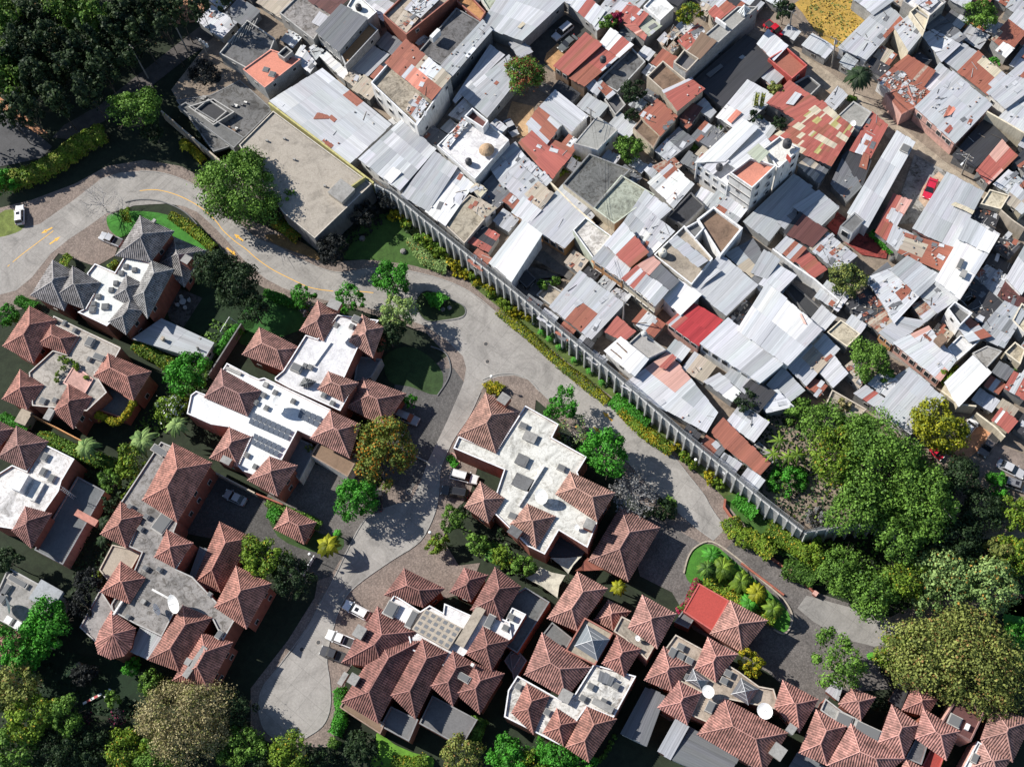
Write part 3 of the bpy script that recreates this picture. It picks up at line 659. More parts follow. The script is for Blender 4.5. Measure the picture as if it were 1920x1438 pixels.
# ------------------------------------------------------------------ vehicles
def car(x, y, fx, fy, L, label, col=(.7, .7, .7), kind='suv', z0=0.0, t='F', cat='car', W=1.85):
    """(x,y) middle and (fx,fy) nose in the photo"""
    c = PT(t, x, y, z0 + .9); f = PT(t, fx, fy, z0 + .9); a = math.atan2(f.y - c.y, f.x - c.x); c = Vector((c.x, c.y, z0))
    hs = {'suv': ((0, .62, .72), (.02, .8, .9), (.25, .86, 1.0), (.29, .90, 1.0), (.93, .90, 1.0), (.985, .8, .92), (1, .6, .8)),
          'pickup': ((0, .6, .75), (.02, .8, .92), (.24, .88, 1.0), (.55, .9, 1.0), (.98, .9, .98), (1, .7, .94)),
          'sedan': ((0, .5, .70), (.03, .66, .88), (.28, .76, 1.0), (.5, .80, 1.0), (.80, .80, 1.0), (.97, .76, .9), (1, .55, .78))}[kind]
    cab = {'suv': (.27, .42, .90, .97, 1.68), 'pickup': (.24, .37, .60, .64, 1.66), 'sedan': (.28, .45, .72, .86, 1.40)}[kind]
    root = thing({'suv': 'parked_car', 'pickup': 'pickup_truck', 'sedan': 'parked_car'}[kind], label, cat, c); root.rotation_euler.z = a
    O = lambda u, v, z: (L / 2 - u * L, v * W / 2, z)
    mb = MB()
    for (u0, z_0, w0), (u1, z_1, w1) in zip(hs, hs[1:]):
        for sg in (-1, 1):
            prof0 = [(w0 * .96, .28), (w0, .5), (w0 * .98, z_0 - .1), (w0 * .90, z_0), (0, z_0 + .03)]; prof1 = [(w1 * .96, .28), (w1, .5), (w1 * .98, z_1 - .1), (w1 * .90, z_1), (0, z_1 + .03)]
            for k in range(4):
                q = [O(u0, sg * prof0[k][0], prof0[k][1]), O(u0, sg * prof0[k + 1][0], prof0[k + 1][1]), O(u1, sg * prof1[k + 1][0], prof1[k + 1][1]), O(u1, sg * prof1[k][0], prof1[k][1])]
                mb.quad(q if sg < 0 else q[::-1], 'a', col)
    for u, z_, w, fl in ((0, hs[0][1], hs[0][2], 1), (1, hs[-1][1], hs[-1][2], -1)):
        mb.quad([O(u, -w, .3), O(u, w, .3), O(u, w * .9, z_), O(u, -w * .9, z_)][::fl], 'a', col)
    if kind == 'pickup':
        mb.quad([O(.67, -.78, .905 + .04), O(.97, -.78, .9 + .045), O(.97, .78, .9 + .045), O(.67, .78, .9 + .045)], 'n', (.03, .03, .03))
        for sg in (-1, 1): mb.quad([O(.65, sg * .80, .93), O(.98, sg * .80, .93), O(.98, sg * .80, 1.05), O(.65, sg * .80, 1.05)], 'a', col); mb.quad([O(.65, sg * .80, 1.05), O(.98, sg * .80, 1.05), O(.98, sg * .93, 1.02), O(.65, sg * .93, 1.02)][::sg], 'a', col)
    body = mb.build('body', None); body.parent = root
    u0, u1, u2, u3, zt = cab; zb = .9 if kind != 'sedan' else .8
    g = MB(); lo = [O(u0, -.88, zb), O(u3, -.88, zb), O(u3, .88, zb), O(u0, .88, zb)]; hi = [O(u1, -.72, zt - .03), O(u2, -.72, zt - .03), O(u2, .72, zt - .03), O(u1, .72, zt - .03)]
    for i in range(4): g.quad([lo[i], lo[(i + 1) % 4], hi[(i + 1) % 4], hi[i]], 'g', (.02, .022, .025))
    o = g.build('window', None); o.parent = root
    r = MB(); um = (u1 + u2) / 2
    for sg in (-1, 1):
        r.quad([O(u1 - .005, 0, zt + .03), O(u1 - .005, sg * .74, zt - .01), O(u2 + .005, sg * .74, zt - .01), O(u2 + .005, 0, zt + .03)][::(1 if sg < 0 else -1)][::-1], 'a', col)
        for (ua, ub) in ((u1, u0), (u2, u3)):
            r.quad([O(ua, sg * .73, zt - .01), O(ub, sg * .89, zb), O(ub + .012, sg * .84, zb + .01), O(ua + .012, sg * .66, zt)], 'a', col)
        r.quad([O(um - .008, sg * .745, zt - .01), O(um - .008, sg * .89, zb), O(um + .008, sg * .89, zb), O(um + .008, sg * .745, zt - .01)], 'a', col)
        if kind == 'suv': r.quad([O(u1 + .02, sg * .66, zt + .06), O(u2 - .02, sg * .66, zt + .06), O(u2 - .02, sg * .62, zt + .06), O(u1 + .02, sg * .62, zt + .06)], 'n', (.1, .1, .1))
    o = r.build('cabin_roof', None); o.parent = root
    if kind == 'suv' and random.random() < .7:
        s = MB(); s.quad([O(u1 + .06, -.36, zt + .034), O(u1 + .20, -.36, zt + .034), O(u1 + .20, .36, zt + .034), O(u1 + .06, .36, zt + .034)], 'g', (.02, .02, .025)); o = s.build('sunroof', None); o.parent = root
    for u in (.18, .80):
        for sg in (-1, 1):
            w = MB(); q = Vector(O(u, sg * .86, .33)); w.tube([q + Vector((0, -.11, 0)), q + Vector((0, .11, 0))], .33, 'n', (.02, .02, .02), 12); o = w.build('wheel', None); o.parent = root
            rm = MB(); q2 = q + Vector((0, sg * .115, 0)); rm.tube([q2, q2 + Vector((0, sg * .02, 0))], .19, 'n', (.4, .4, .4), 10); h2 = rm.build('rim', None); h2.parent = o
    for sg in (-1, 1):
        w = MB(); w.box(O(.008, sg * .68, .62), .10, .34, .14, 0, 'n', (.85, .85, .8)); o = w.build('headlight', None); o.parent = root
        w = MB(); w.box(O(.992, sg * .72, .62), .08, .26, .18, 0, 'n', (.4, .02, .02)); o = w.build('tail_light', None); o.parent = root
        w = MB(); w.box(O(.31, sg * 1.04, .92), .16, .2, .13, 0, 'a', col); o = w.build('wing_mirror', None); o.parent = root
    return root
# ------------------------------------------------------------------ small things
def tank(t, x, y, label, z, col=(.04, .04, .045), r=.62, h=1.3, group=None):
    c = PT(t, x, y, z + h * .8); mb = MB()
    mb.lathe((c.x, c.y, z), ((r, 0), (r, h * .75), (r * .75, h * .92), (r * .28, h), (r * .28, h + .08), (0, h + .08)), 'n', col, 16)
    for k in range(3): mb.lathe((c.x, c.y, z + h * (.18 + .2 * k)), ((r, 0), (r + .03, .03), (r, .06)), 'n', col, 16)
    o = mb.build('water_tank', None, (c.x, c.y, z)); return tag(o, label, 'water tank', group)
def pole(x, y, bx_, by_, h, label, z0=0.0, arm=1, lamp=0, trafo=0, name='utility_pole', cat='utility pole', t='F', col=(.30, .28, .25), armang=-40):
    b = PT(t, bx_, by_, z0); T = PT(t, x, y, z0 + h); root = thing(name, label, cat, b); mb = MB(); mb.tube([b, T], [.17, .11], 'n', col, 8); mb.build('pole', root)
    a = R(armang); d = Vector((math.cos(a), math.sin(a), 0)); e = Vector((-d.y, d.x, 0))
    for k in range(arm):
        q = T - Vector((0, 0, .3 + k * 1.0)); m = MB(); m.tube([q - d * 1.1, q + d * 1.1], .07, 'n', (.32, .28, .23), 4); o = m.build('crossarm', root)
        for u in (-1, -.35, .35, 1): i = MB(); i.lathe(q + d * u + Vector((0, 0, .05)), ((.06, 0), (.08, .1), (.03, .2)), 'n', (.5, .5, .5), 6); i.build('insulator', o)
    for k in range(trafo):
        q = T - Vector((0, 0, 1.9)) + d * (k - (trafo - 1) / 2) * .9 + e * .4; m = MB(); m.lathe(q, ((0, 0), (.28, 0), (.28, .8), (.1, .9), (0, .9)), 'n', (.6, .6, .6), 12); m.build('transformer', root)
    if lamp:
        q = T - Vector((0, 0, .9)); m = MB(); m.tube([q, q + e * -1.0 + Vector((0, 0, .35)), q - e * 1.9 + Vector((0, 0, .4))], .05, 'n', (.5, .5, .5), 5); o = m.build('lamp_arm', root)
        m = MB(); w = q - e * 2.1 + Vector((0, 0, .33)); m.box(w, .3, .65, .14, a, 'n', (.75, .75, .72)); m.build('lamp_head', o)
    return T
def sheet(name, t, s, z, col, m='d', sm=0, kind='structure', a=1.0, parent=None):
    p = pts(t, s, z) if not isinstance(s, list) or not hasattr(s[0], 'x') else s
    if sm: p = smooth(p, True, sm)
    mb = MB(); mb.poly(ccw(p), m, CLR[col] if isinstance(col, str) else col, a); o = mb.build(name)
    if kind: o['kind'] = kind
    return o
def wall_line(t, s, h, th, label, col='cream', z0=0.0, m='p', name='garden_wall', cat='wall', top=None, closed=False):
    """free-standing wall along a photo polyline given at its top"""
    p = pts(t, s, z0 + h); loc = Vector((p[0].x, p[0].y, z0)); mb = MB(); c = CLR[col]
    L, Rr = [], []
    for i in range(len(p)):
        d = ((p[min(i + 1, len(p) - 1)] - p[max(i - 1, 0)])).xy.normalized(); n = Vector((-d.y, d.x)) * th / 2
        L.append(Vector((p[i].x + n.x, p[i].y + n.y, 0))); Rr.append(Vector((p[i].x - n.x, p[i].y - n.y, 0)))
    q = L + Rr[::-1]; q = ccw(q); mb.wallstrip(q, z0 - .3, z0 + h, m, c); mb.poly([Vector((v.x, v.y, z0 + h)) for v in q], 'p', CLR[top] if top else tuple(min(.8, x * 1.2) for x in c))
    o = mb.build(name, None, loc); return tag(o, label, cat)
# ------------------------------------------------------------------ ground: community level 0, hillside settlement on a fill 3 m higher
SZ = 3.0
SLUM = [(520, -300), (515, 0), (400, 95), (330, 185), (400, 290), (450, 272), (512, 215), (706, 362), (712, 378), (740, 392), (798, 440), (893, 517), (958, 568), (1070, 662), (1145, 724), (1193, 765), (1275, 838), (1345, 895), (1425, 962), (1496, 1017), (1560, 1008), (1640, 998), (1680, 1030), (1720, 1010), (2300, 1010), (2300, -300)]
_sl = [P(x, y, 0) for x, y in SLUM]
def _sdist(X, Y):
    ins = np.zeros(X.shape, bool); D = np.full(X.shape, 1e9)
    n = len(_sl)
    for i in range(n):
        a, b = _sl[i], _sl[(i + 1) % n]
        c = (a.y > Y) != (b.y > Y); ins ^= c & (X < (b.x - a.x) * (Y - a.y) / (b.y - a.y + 1e-12) + a.x)
        dx, dy = b.x - a.x, b.y - a.y; t = np.clip(((X - a.x) * dx + (Y - a.y) * dy) / (dx * dx + dy * dy), 0, 1)
        D = np.minimum(D, np.hypot(X - a.x - t * dx, Y - a.y - t * dy))
    return np.where(ins, D, -D)
def _axis(lo, hi, st, far): return np.concatenate([-np.geomspace(far, -lo + 6, 8), np.arange(lo, hi, st), np.geomspace(hi + 6, far, 8)])
gx = _axis(-115, 125, 1.1, 1500); gy = _axis(-85, 100, 1.1, 1500); GX, GY = np.meshgrid(gx, gy)
sd = _sdist(GX, GY); GZ = np.clip((sd - 1.0) / 1.2, 0, 1) * SZ
GZ = GZ + .05 * np.sin(GX * .31) * np.sin(GY * .27) * (sd > 2) - .05
me = bpy.data.meshes.new('ground'); V = np.stack([GX, GY, GZ], -1).reshape(-1, 3); nx, ny = len(gx), len(gy)
idx = np.arange(nx * ny).reshape(ny, nx); Fq = np.stack([idx[:-1, :-1], idx[:-1, 1:], idx[1:, 1:], idx[1:, :-1]], -1).reshape(-1, 4)
me.from_pydata(V.tolist(), [], Fq.tolist()); me.materials.append(MATS['dirt'])
cs = sd[:-1, :-1].ravel(); gc = np.where(cs[:, None] > 0, np.array([[.25, .20, .155, 1]]), np.array([[.022, .032, .016, 1]]))  # community soil darkened in colour to deepen the shade between houses
at = me.attributes.new('col', 'FLOAT_COLOR', 'FACE'); at.data.foreach_set('color', gc.astype(np.float32).ravel())
o = bpy.data.objects.new('ground', me); COL.objects.link(o); o['kind'] = 'structure'

_p = ccw([Vector((q.x, q.y, SZ + .06)) for q in _sl]); _m = MB(); _m.poly(_p, 'd', (.25, .20, .155)); _m.wallstrip(_p, -.2, SZ + .06, 'p', (.25, .24, .22)); struct(_m.build('terrace_ground'))

GRASS = (.06, .14, .022); DGRASS = (.035, .085, .025); RC = (.345, .325, .30); CB = (.25, .20, .17); CBD = (.16, .145, .135); ASPH = (.09, .09, .095)
# cobbled margins and forecourts (z .02), concrete lanes (z .03)
def cob(t, s, z=.02, col=CB, sm=0, n='cobbled_paving'): sheet(n, t, s, z, col, 'k', sm)
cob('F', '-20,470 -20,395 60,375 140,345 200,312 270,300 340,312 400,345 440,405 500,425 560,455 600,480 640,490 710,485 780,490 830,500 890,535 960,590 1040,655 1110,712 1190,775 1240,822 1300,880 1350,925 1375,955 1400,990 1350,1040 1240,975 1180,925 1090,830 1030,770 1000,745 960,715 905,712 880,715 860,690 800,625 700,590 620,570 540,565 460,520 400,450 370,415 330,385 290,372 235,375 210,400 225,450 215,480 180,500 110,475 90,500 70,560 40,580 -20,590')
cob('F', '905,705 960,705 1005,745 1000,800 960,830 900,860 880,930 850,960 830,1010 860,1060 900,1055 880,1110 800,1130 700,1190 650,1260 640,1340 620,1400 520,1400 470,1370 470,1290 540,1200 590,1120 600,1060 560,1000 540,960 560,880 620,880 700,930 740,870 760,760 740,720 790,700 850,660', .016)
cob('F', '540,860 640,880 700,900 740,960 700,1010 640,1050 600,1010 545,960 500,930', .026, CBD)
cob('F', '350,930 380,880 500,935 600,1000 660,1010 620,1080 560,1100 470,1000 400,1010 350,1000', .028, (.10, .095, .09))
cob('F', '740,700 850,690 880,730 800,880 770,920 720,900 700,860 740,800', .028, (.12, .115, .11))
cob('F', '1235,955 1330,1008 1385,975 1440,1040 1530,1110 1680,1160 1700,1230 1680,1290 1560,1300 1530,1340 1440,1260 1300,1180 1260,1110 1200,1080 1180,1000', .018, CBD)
sheet('road', 'F', '-30,450 30,432 75,420 140,374 190,335 225,324 262,321 300,324 335,334 368,350 400,378 440,412 480,446 520,462 545,477 575,492 600,504 632,511 670,507 705,503 740,504 770,509 805,516 835,526 861,536 885,550 906,568 933,588 960,609 1000,640 1023,660 1060,693 1102,722 1140,752 1170,777 1212,815 1240,838 1262,856 1294,895 1320,928 1337,958 1361,990 1338,1013 1300,985 1260,951 1232,925 1200,890 1172,862 1140,832 1110,808 1085,790 1055,766 1028,750 1005,728 990,712 965,704 935,706 915,712 901,735 892,760 880,780 853,820 838,850 826,880 822,915 820,945 812,975 798,1000 775,1025 735,1050 693,1078 670,1096 655,1112 642,1130 633,1150 625,1178 616,1210 613,1232 616,1255 618,1275 620,1300 619,1325 614,1345 605,1360 590,1375 573,1383 545,1388 518,1384 503,1375 495,1366 488,1348 485,1328 486,1308 492,1290 518,1255 550,1218 580,1170 600,1128 628,1080 655,1024 668,995 688,970 730,950 770,940 790,900 803,863 838,790 862,735 870,715 874,690 868,668 840,640 800,612 760,598 700,580 660,572 625,567 590,558 560,550 530,540 500,524 475,505 450,480 420,445 395,420 370,398 345,387 310,382 275,384 250,386 235,392 200,400 165,425 130,448 95,476 60,520 30,545 -30,560', .034, RC, 'r', 0)
sheet('road_patch', 'F', '1512,1116 1545,1125 1600,1140 1662,1162 1690,1180 1685,1200 1640,1212 1600,1202 1560,1185 1525,1165 1495,1140', .036, (.30, .285, .265), 'r', 0)
sheet('side_path', 'F', '1660,1162 1720,1130 1800,1105 1870,1100 1940,1120 1940,1160 1880,1150 1800,1140 1740,1170 1690,1195', .03, (.28, .21, .17), 'd')
sheet('asphalt_road', 'F', '-40,190 0,200 15,210 45,238 75,255 98,275 80,295 50,303 -40,320', .03, ASPH, 'r')
sheet('lane', 'F', '98,258 130,262 200,225 280,165 350,110 430,60 510,0 470,-30 400,30 330,85 260,140 190,195 120,235', .028, (.10, .09, .085), 'd')
sheet('leaf_litter', 'F', '-10,175 30,205 60,228 90,250 70,252 40,232 0,205', .035, (.45, .22, .12), 'd')
sheet('leaf_litter', 'F', '285,15 330,0 430,-20 480,-30 470,10 380,40 300,50', .04, (.42, .22, .13), 'd')
# yellow centre line, dashes and arrows
YEL = (.75, .40, .03)
def line(t, s, w=.14, z=.045, col=YEL, name='road_line', dash=None):
    p = smooth(pts(t, s, z), False, 5); mb = MB(); acc = 0
    for a, b in zip(p, p[1:]):
        d = (b - a).xy.normalized(); n = Vector((-d.y, d.x, 0)) * w / 2; acc += (b - a).length
        if dash and (acc % dash) > dash * .55: continue
        mb.quad([a - n, b - n, b + n, a + n], 'n', col)
    o = mb.build(name); o['kind'] = 'structure'
line('F', '262,358 290,356 320,362 350,374 380,392 405,415 418,432 440,452 462,468 480,484 510,505 545,523 575,537 600,543 625,546'); line('F', '670,546 700,549')
line('F', '100,433 60,463 40,478'); line('F', '40,478 14,500', dash=1.0)
def arrow(x0, y0, x1, y1):
    a, b = P(x0, y0, .047), P(x1, y1, .047); d = (b - a).normalized(); n = Vector((-d.y, d.x, 0)); L = (b - a).length; mb = MB()
    mb.quad([a - n * .16, a + (d * (L - 1.0)) - n * .16, a + (d * (L - 1.0)) + n * .16, a + n * .16], 'n', YEL)
    mb.quad([a + d * (L - 1.1) - n * .42, b, a + d * (L - 1.1) + n * .42], 'n', YEL); o = mb.build('road_arrow'); o['kind'] = 'structure'
arrow(98, 427, 77, 438); arrow(93, 458, 113, 444); arrow(456, 452, 439, 439); arrow(425, 465, 443, 479); arrow(1148, 789, 1130, 772); arrow(1127, 812, 1112, 800)
for x, y in ((911, 645), (914, 678), (597, 1204), (566, 1217), (767, 921)):
    c = P(x, y, .05); mb = MB(); mb.lathe(c, ((0, .012), (.33, .012), (.36, 0)), 'n', (.05, .05, .05), 14); mb.lathe(c, ((.36, .004), (.52, .004)), 'r', (.42, .38, .34), 14); tag(mb.build('manhole_cover', None, c), {911: 'round manhole cover in the lane, upper of two near the bare tree shadow', 914: 'round manhole cover lower of the pair below the traffic island', 597: 'round manhole cover nearer the parked white pickup', 566: 'round manhole cover on the dark left side of the cul-de-sac', 767: 'manhole cover ringed in paving beside the bright green tree'}[x], 'manhole')
# lawns and beds
def lawn(s, col=GRASS, z=.024, sm=3, n='lawn', t='F'): sheet(n, t, s, z, col, 'd', sm)
lawn('640,455 680,420 720,400 745,405 770,440 790,470 812,495 830,503 800,505 770,497 700,488 640,484', (.05, .11, .02))  # shade over most of this lawn is put into its green
lawn('760,430 800,460 850,500 900,548 960,596 1040,660 1110,716 1190,776 1260,842 1330,905 1372,948 1378,925 1340,870 1270,812 1200,745 1130,690 1050,628 960,560 880,500 800,430 745,390', (.09, .13, .03), .026, 0)
lawn('500,440 545,445 590,470 602,490 575,480 540,468 505,452', (.28, .17, .07), .03)
lawn('0,400 30,395 45,425 20,440 -10,442', (.16, .20, .05), .04)
lawn('200,408 215,400 260,396 310,402 345,420 370,445 388,470 360,465 320,440 290,430 250,435 225,445 205,430', (.05, .20, .025), .042)
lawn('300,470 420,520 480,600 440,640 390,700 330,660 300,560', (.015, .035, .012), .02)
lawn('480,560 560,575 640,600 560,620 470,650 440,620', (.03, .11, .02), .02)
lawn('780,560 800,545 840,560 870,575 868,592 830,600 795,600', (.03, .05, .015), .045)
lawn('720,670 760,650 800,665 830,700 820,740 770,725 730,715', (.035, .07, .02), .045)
lawn('708,1372 740,1395 780,1412 812,1420 800,1445 700,1445 705,1400', (.13, .30, .03), .03)
lawn('1285,1060 1300,1030 1335,1020 1375,1050 1420,1090 1465,1130 1482,1160 1470,1185 1430,1160 1370,1110 1310,1100 1288,1085', (.06, .20, .02), .045)
lawn('1625,1226 1640,1222 1652,1230 1645,1238 1630,1237', (.10, .35, .03), .045)
lawn('1440,935 1500,1010 1620,1075 1600,1130 1500,1060 1400,985 1360,930', (.05, .12, .02), .03)
lawn('1880,1160 1900,1120 1940,1110 1940,1240 1910,1240', (.05, .22, .03), .03)
lawn('845,850 858,870 850,878 842,868', (.05, .22, .02), .045)
lawn('905,1010 960,1040 930,1060 900,1030', (.04, .15, .02), .045)
lawn('505,945 600,1000 640,1005 640,1030 590,1035 520,1005', (.04, .08, .02), .045)
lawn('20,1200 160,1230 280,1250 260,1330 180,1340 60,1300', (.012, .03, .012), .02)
def kerb(s, w=.16, h=.13, col='conc', z=0.0, t='F', label=None, closed=False):
    p = smooth(pts(t, s, z), closed, 4)
    if closed: p = p + [p[0]]
    mb = MB()
    for a, b in zip(p, p[1:]):
        d = (b - a).xy.normalized(); n = Vector((-d.y, d.x, 0)) * w / 2; u = Vector((0, 0, h))
        mb.quad([a - n + u, b - n + u, b + n + u, a + n + u], 'p', CLR[col]); mb.quad([a + n, a + n + u, b + n + u, b + n][::-1], 'p', CLR[col]); mb.quad([a - n, b - n, b - n + u, a - n + u], 'p', CLR[col])
    o = mb.build('kerb'); o['kind'] = 'structure'
kerb('235,380 262,375 300,378 340,394 365,416 385,445 395,465', .2, .2, 'dconc'); kerb('780,565 800,545 840,560 870,575 868,595 830,602 795,600', .18, .13, 'dconc', closed=True)
kerb('1282,1075 1290,1045 1305,1025 1335,1016 1380,1045 1425,1085 1470,1125 1486,1160 1472,1188 1450,1180', .25, .25, 'tan'); kerb('905,712 935,702 968,702 995,715 1012,735'); kerb('808,650 835,662 845,690 838,715 820,742', .2, .2, 'dconc')
kerb('842,868 846,850 855,855 862,870 850,880', .15, .12, 'pinkw')
wall_line('F', '1360,935 1358,950 1368,965 1385,985 1440,1040 1500,1085 1530,1112', .7, .35, 'low red brick wall with square piers above the dark cobbled lane', 'brick')
wall_line('F', '1390,1055 1430,1085 1470,1115', .5, .3, 'short red brick edging wall between palm bed and cobbled lane', 'brick')
for x, y in ((1368, 975), (1412, 1012), (1483, 1071), (1529, 1112)):
    c = P(x, y, 1.0); mb = MB(); mb.box((c.x, c.y, 0), .7, .7, 1.0, -.7, 'p', CLR['brick']); mb.box((c.x, c.y, 1.0), .8, .8, .08, -.7, 'p', CLR['pinkw'])
    tag(mb.build('brick_pier', None, Vector((c.x, c.y, 0))), {1368: 'square brick pier at the bend of the low red wall', 1412: 'brick pier just below the bend of the low red wall', 1483: 'brick pier halfway down the low red wall', 1529: 'brick pier ending the low red wall by the concrete patch'}[x], 'pier')
# ------------------------------------------------------------------ buttressed wall with mesh fence between the two halves
def big_wall(s, label, h1=6.3, h2=8.6, t='F'):
    p = pts(t, s, 0.0); root = thing('retaining_wall', label, 'retaining wall', p[0])
    mb = MB(); n = len(p)
    for a, b in zip(p, p[1:]):
        d = (b - a).normalized(); nr = Vector((-d.y, d.x, 0)) * .35
        L = (b - a).length; U = [(0, 0), (L, 0), (L, h1), (0, h1)]; z = Vector((0, 0, h1)); g = Vector((0, 0, -.3))
        mb.quad([a + g, b + g, b + z, a + z], 'b', (.46, .46, .445), 1, U); mb.quad([a + z, b + z, b + z + nr, a + z + nr], 'p', (.5, .5, .48)); mb.quad([b + nr + g, a + nr + g, a + nr + z, b + nr + z], 'b', (.3, .3, .29), 1, U)
    mb.build('wall_panel', root)
    tot = sum((b - a).length for a, b in zip(p, p[1:])); k = 0; acc = 0.3; step = 1.83
    fm = MB(); rl = MB()
    for a, b in zip(p, p[1:]):
        L = (b - a).length; d = (b - a).normalized(); nr = Vector((-d.y, d.x, 0)); u = acc
        while u < L:
            q = a + d * u; m = MB(); w = d * .14
            A = [q - w - nr * .55, q + w - nr * .55, q + w, q - w]; B = [q - w - nr * .22 + Vector((0, 0, h1 + .1)), q + w - nr * .22 + Vector((0, 0, h1 + .1)), q + w + nr * .1 + Vector((0, 0, h1 + .1)), q - w + nr * .1 + Vector((0, 0, h1 + .1))]
            for i in range(4): m.quad([A[i], A[(i + 1) % 4], B[(i + 1) % 4], B[i]], 'p', (.50, .50, .485))
            m.quad(B, 'p', (.50, .50, .485)); m.build('pilaster', root)
            q2 = q + nr * .17; m = MB(); m.tube([q2 + Vector((0, 0, h1)), q2 + Vector((0, 0, h2))], .045, 'n', (.25, .26, .27), 6); m.build('fence_post', root); u += step
        acc = u - L
        for z in (h1 + .15, h2 - .05): rl.tube([a + nr * .17 + Vector((0, 0, z)), b + nr * .17 + Vector((0, 0, z))], .035, 'n', (.22, .23, .24), 5)
        x = 0
        while x < L:
            q = a + d * x + nr * .17; e = d * .026; fm.quad([q - e + Vector((0, 0, h1 + .1)), q + e + Vector((0, 0, h1 + .1)), q + e + Vector((0, 0, h2 - .05)), q - e + Vector((0, 0, h2 - .05))], 'n', (.2, .21, .22)); x += .13
        for k in range(17):
            z = h1 + .2 + k * .125; q = a + nr * .17; r_ = b + nr * .17; e = Vector((0, 0, .03)); fm.quad([q + Vector((0, 0, z)), r_ + Vector((0, 0, z)), r_ + Vector((0, 0, z)) + e, q + Vector((0, 0, z)) + e], 'n', (.26, .27, .28))
    rl.build('fence_rail', root); fm.build('fence_mesh', root)
    return root
big_wall('712,378 740,392 798,440 893,517 958,568 1070,662 1145,724 1193,765 1275,838 1345,895 1425,962 1494,1016', 'long grey buttressed retaining wall topped by a dark mesh fence')
big_wall('1498,1018 1560,1008 1640,998 1680,1030', 'short shaded return of the buttressed wall under the big tree', 6.0, 7.4)

for q in ('262,321 300,324 335,334 368,350 400,378 440,412 480,446 520,462 545,477 575,492 604,504 640,511 705,503 770,509 835,526 885,550 933,588 1000,640 1060,693 1140,752 1212,815 1262,856 1294,895 1320,928 1337,958 1361,990', '1338,1013 1300,985 1232,925 1172,862 1110,808 1055,766 1005,728', '901,735 880,780 853,820 838,850 826,880 820,945 798,1000 775,1025 735,1050 670,1096 642,1130 625,1178 613,1232 618,1275 619,1325 605,1360 573,1383', '770,940 730,950 688,970 655,1024 628,1080 580,1170 518,1255 492,1290 485,1328 495,1366 518,1384 545,1388'): kerb(q, .16, .09, 'conc', .03)
# ------------------------------------------------------------------ the gated houses
G2 = (.33, .33, .34)
house('two storey house with grey tiled hip roofs and white terrace near the entrance road')
flat('01', '650,610 710,535 860,600 940,465 1135,530 1110,640 1050,700 1010,860 900,900 800,1005 580,900 640,870 700,760', 6.0, 'white', .35, .35, 'brick')
skys('01', '940,555 1005,580 905,605 865,680 830,730 735,780 700,835', .95, .95); sky('01', 785, 855, 1.4, 1.2); sky('01', 690, 880, 1.2, 1.2)
hip('01', '230,775 395,510 600,620 480,890', 6.0, 'grey'); hip('01', '400,790 545,555 755,680 630,880', 6.3, 'grey'); hip('01', '865,480 1050,180 1305,295 1130,525', 6.6, 'grey')
hip('01', '1190,540 1300,335 1545,440 1380,715', 3.6, 'grey'); hip('01', '990,790 1135,515 1305,580 1105,950', 6.5, 'grey'); hip('01', '845,790 945,622 1080,690 990,860', 6.4, 'grey'); hip('01', '810,975 985,770 1075,890 945,1070', 6.2, 'grey')
bx('01', 1395, 505, 1.5, 1.5, 2.6, 'brick', 'chimney', 'conc', 3.8); bx('01', 1150, 215, .8, .6, .5, 'conc', 'chimney', None, 6.8)
met('01', '985,1100 1212,950 1605,1130 1520,1265', 3.2, 'zinc', .0, .06, rot=1, sheet=(1.2, 6), wcol='owhite', tilt=.2)
bx('01', 1215, 1095, .45, .6, 1.0, 'tan', 'vent', 'tan'); bx('01', 1475, 1160, .3, .3, 1.3, 'conc', 'vent'); bx('01', 1495, 1095, .4, .4, .3, 'conc', 'vent')
house('red tiled house with beige roof garden beside the grey roofed house')
flat('01', '400,925 905,1168 860,1250 710,1350 800,1500 650,1640 240,1600 215,1350 395,1185 500,1215 580,1080 385,985', 6.0, 'roofgrey', .35, .75, 'brick'); flat('01', '470,1430 555,1290 700,1400 630,1520', 6.1, 'pinkw', .12, .5, 'pinkw', wall=False)
hip('01', '20,1155 222,855 430,960 250,1283', 6.4, 'red'); hip('01', '280,1140 385,985 580,1080 500,1215', 6.5, 'red'); hip('01', '700,1380 810,1210 1135,1345 1000,1563', 6.2, 'red')
hip('02', '15,115 152,-108 330,10 205,195', 6.2, 'red'); hip('02', '400,205 512,0 690,100 550,338', 6.2, 'red'); H['z'] = 6.0
sky('01', 670, 1120, 1.9, 1.5, .6); skys('01', '480,980 555,1035 665,1250', 1.0, .7); sky('01', 740, 1235, 1.2, 2.4, .6); sky('02', 320, 125, 1.3, 1.3, .3); sky('02', 410, 120); bx('02', 365, 225, 2.2, 1.3, .6, 'conc', 'chimney')
flat('02', '640,160 760,-20 1010,130 930,262', 3.0, 'dconc', .5, .3, 'brick')
bx('02', 180, 240, 3.0, 2.2, 2.6, 'tan', 'porch_roof', 'tan', 0)
house('white roofed house with rooftop lattice mast at the left edge')
flat('02', '-60,700 90,605 200,650 325,445 558,560 460,725 440,800 325,965 190,920 100,1085 -60,1060', 6.0, 'white', .4, .75, 'brick')
skys('02', '335,545 320,655 385,705', 1.5, 1.1, .5); bx('02', 140, 725, 3.2, 2.2, 2.0, 'white', 'stair_housing', 'white'); bx('02', 265, 800, 3.4, 1.6, .5, 'owhite', 'skylight', 'owhite')
hip('02', '-15,550 125,315 365,430 198,645', 6.5, (.36, .17, .14)); hip('02', '-130,480 0,280 110,335 0,470', 6.3, (.36, .17, .14)); hip('02', '88,1098 190,915 390,970 235,1232', 6.3, (.38, .15, .12))
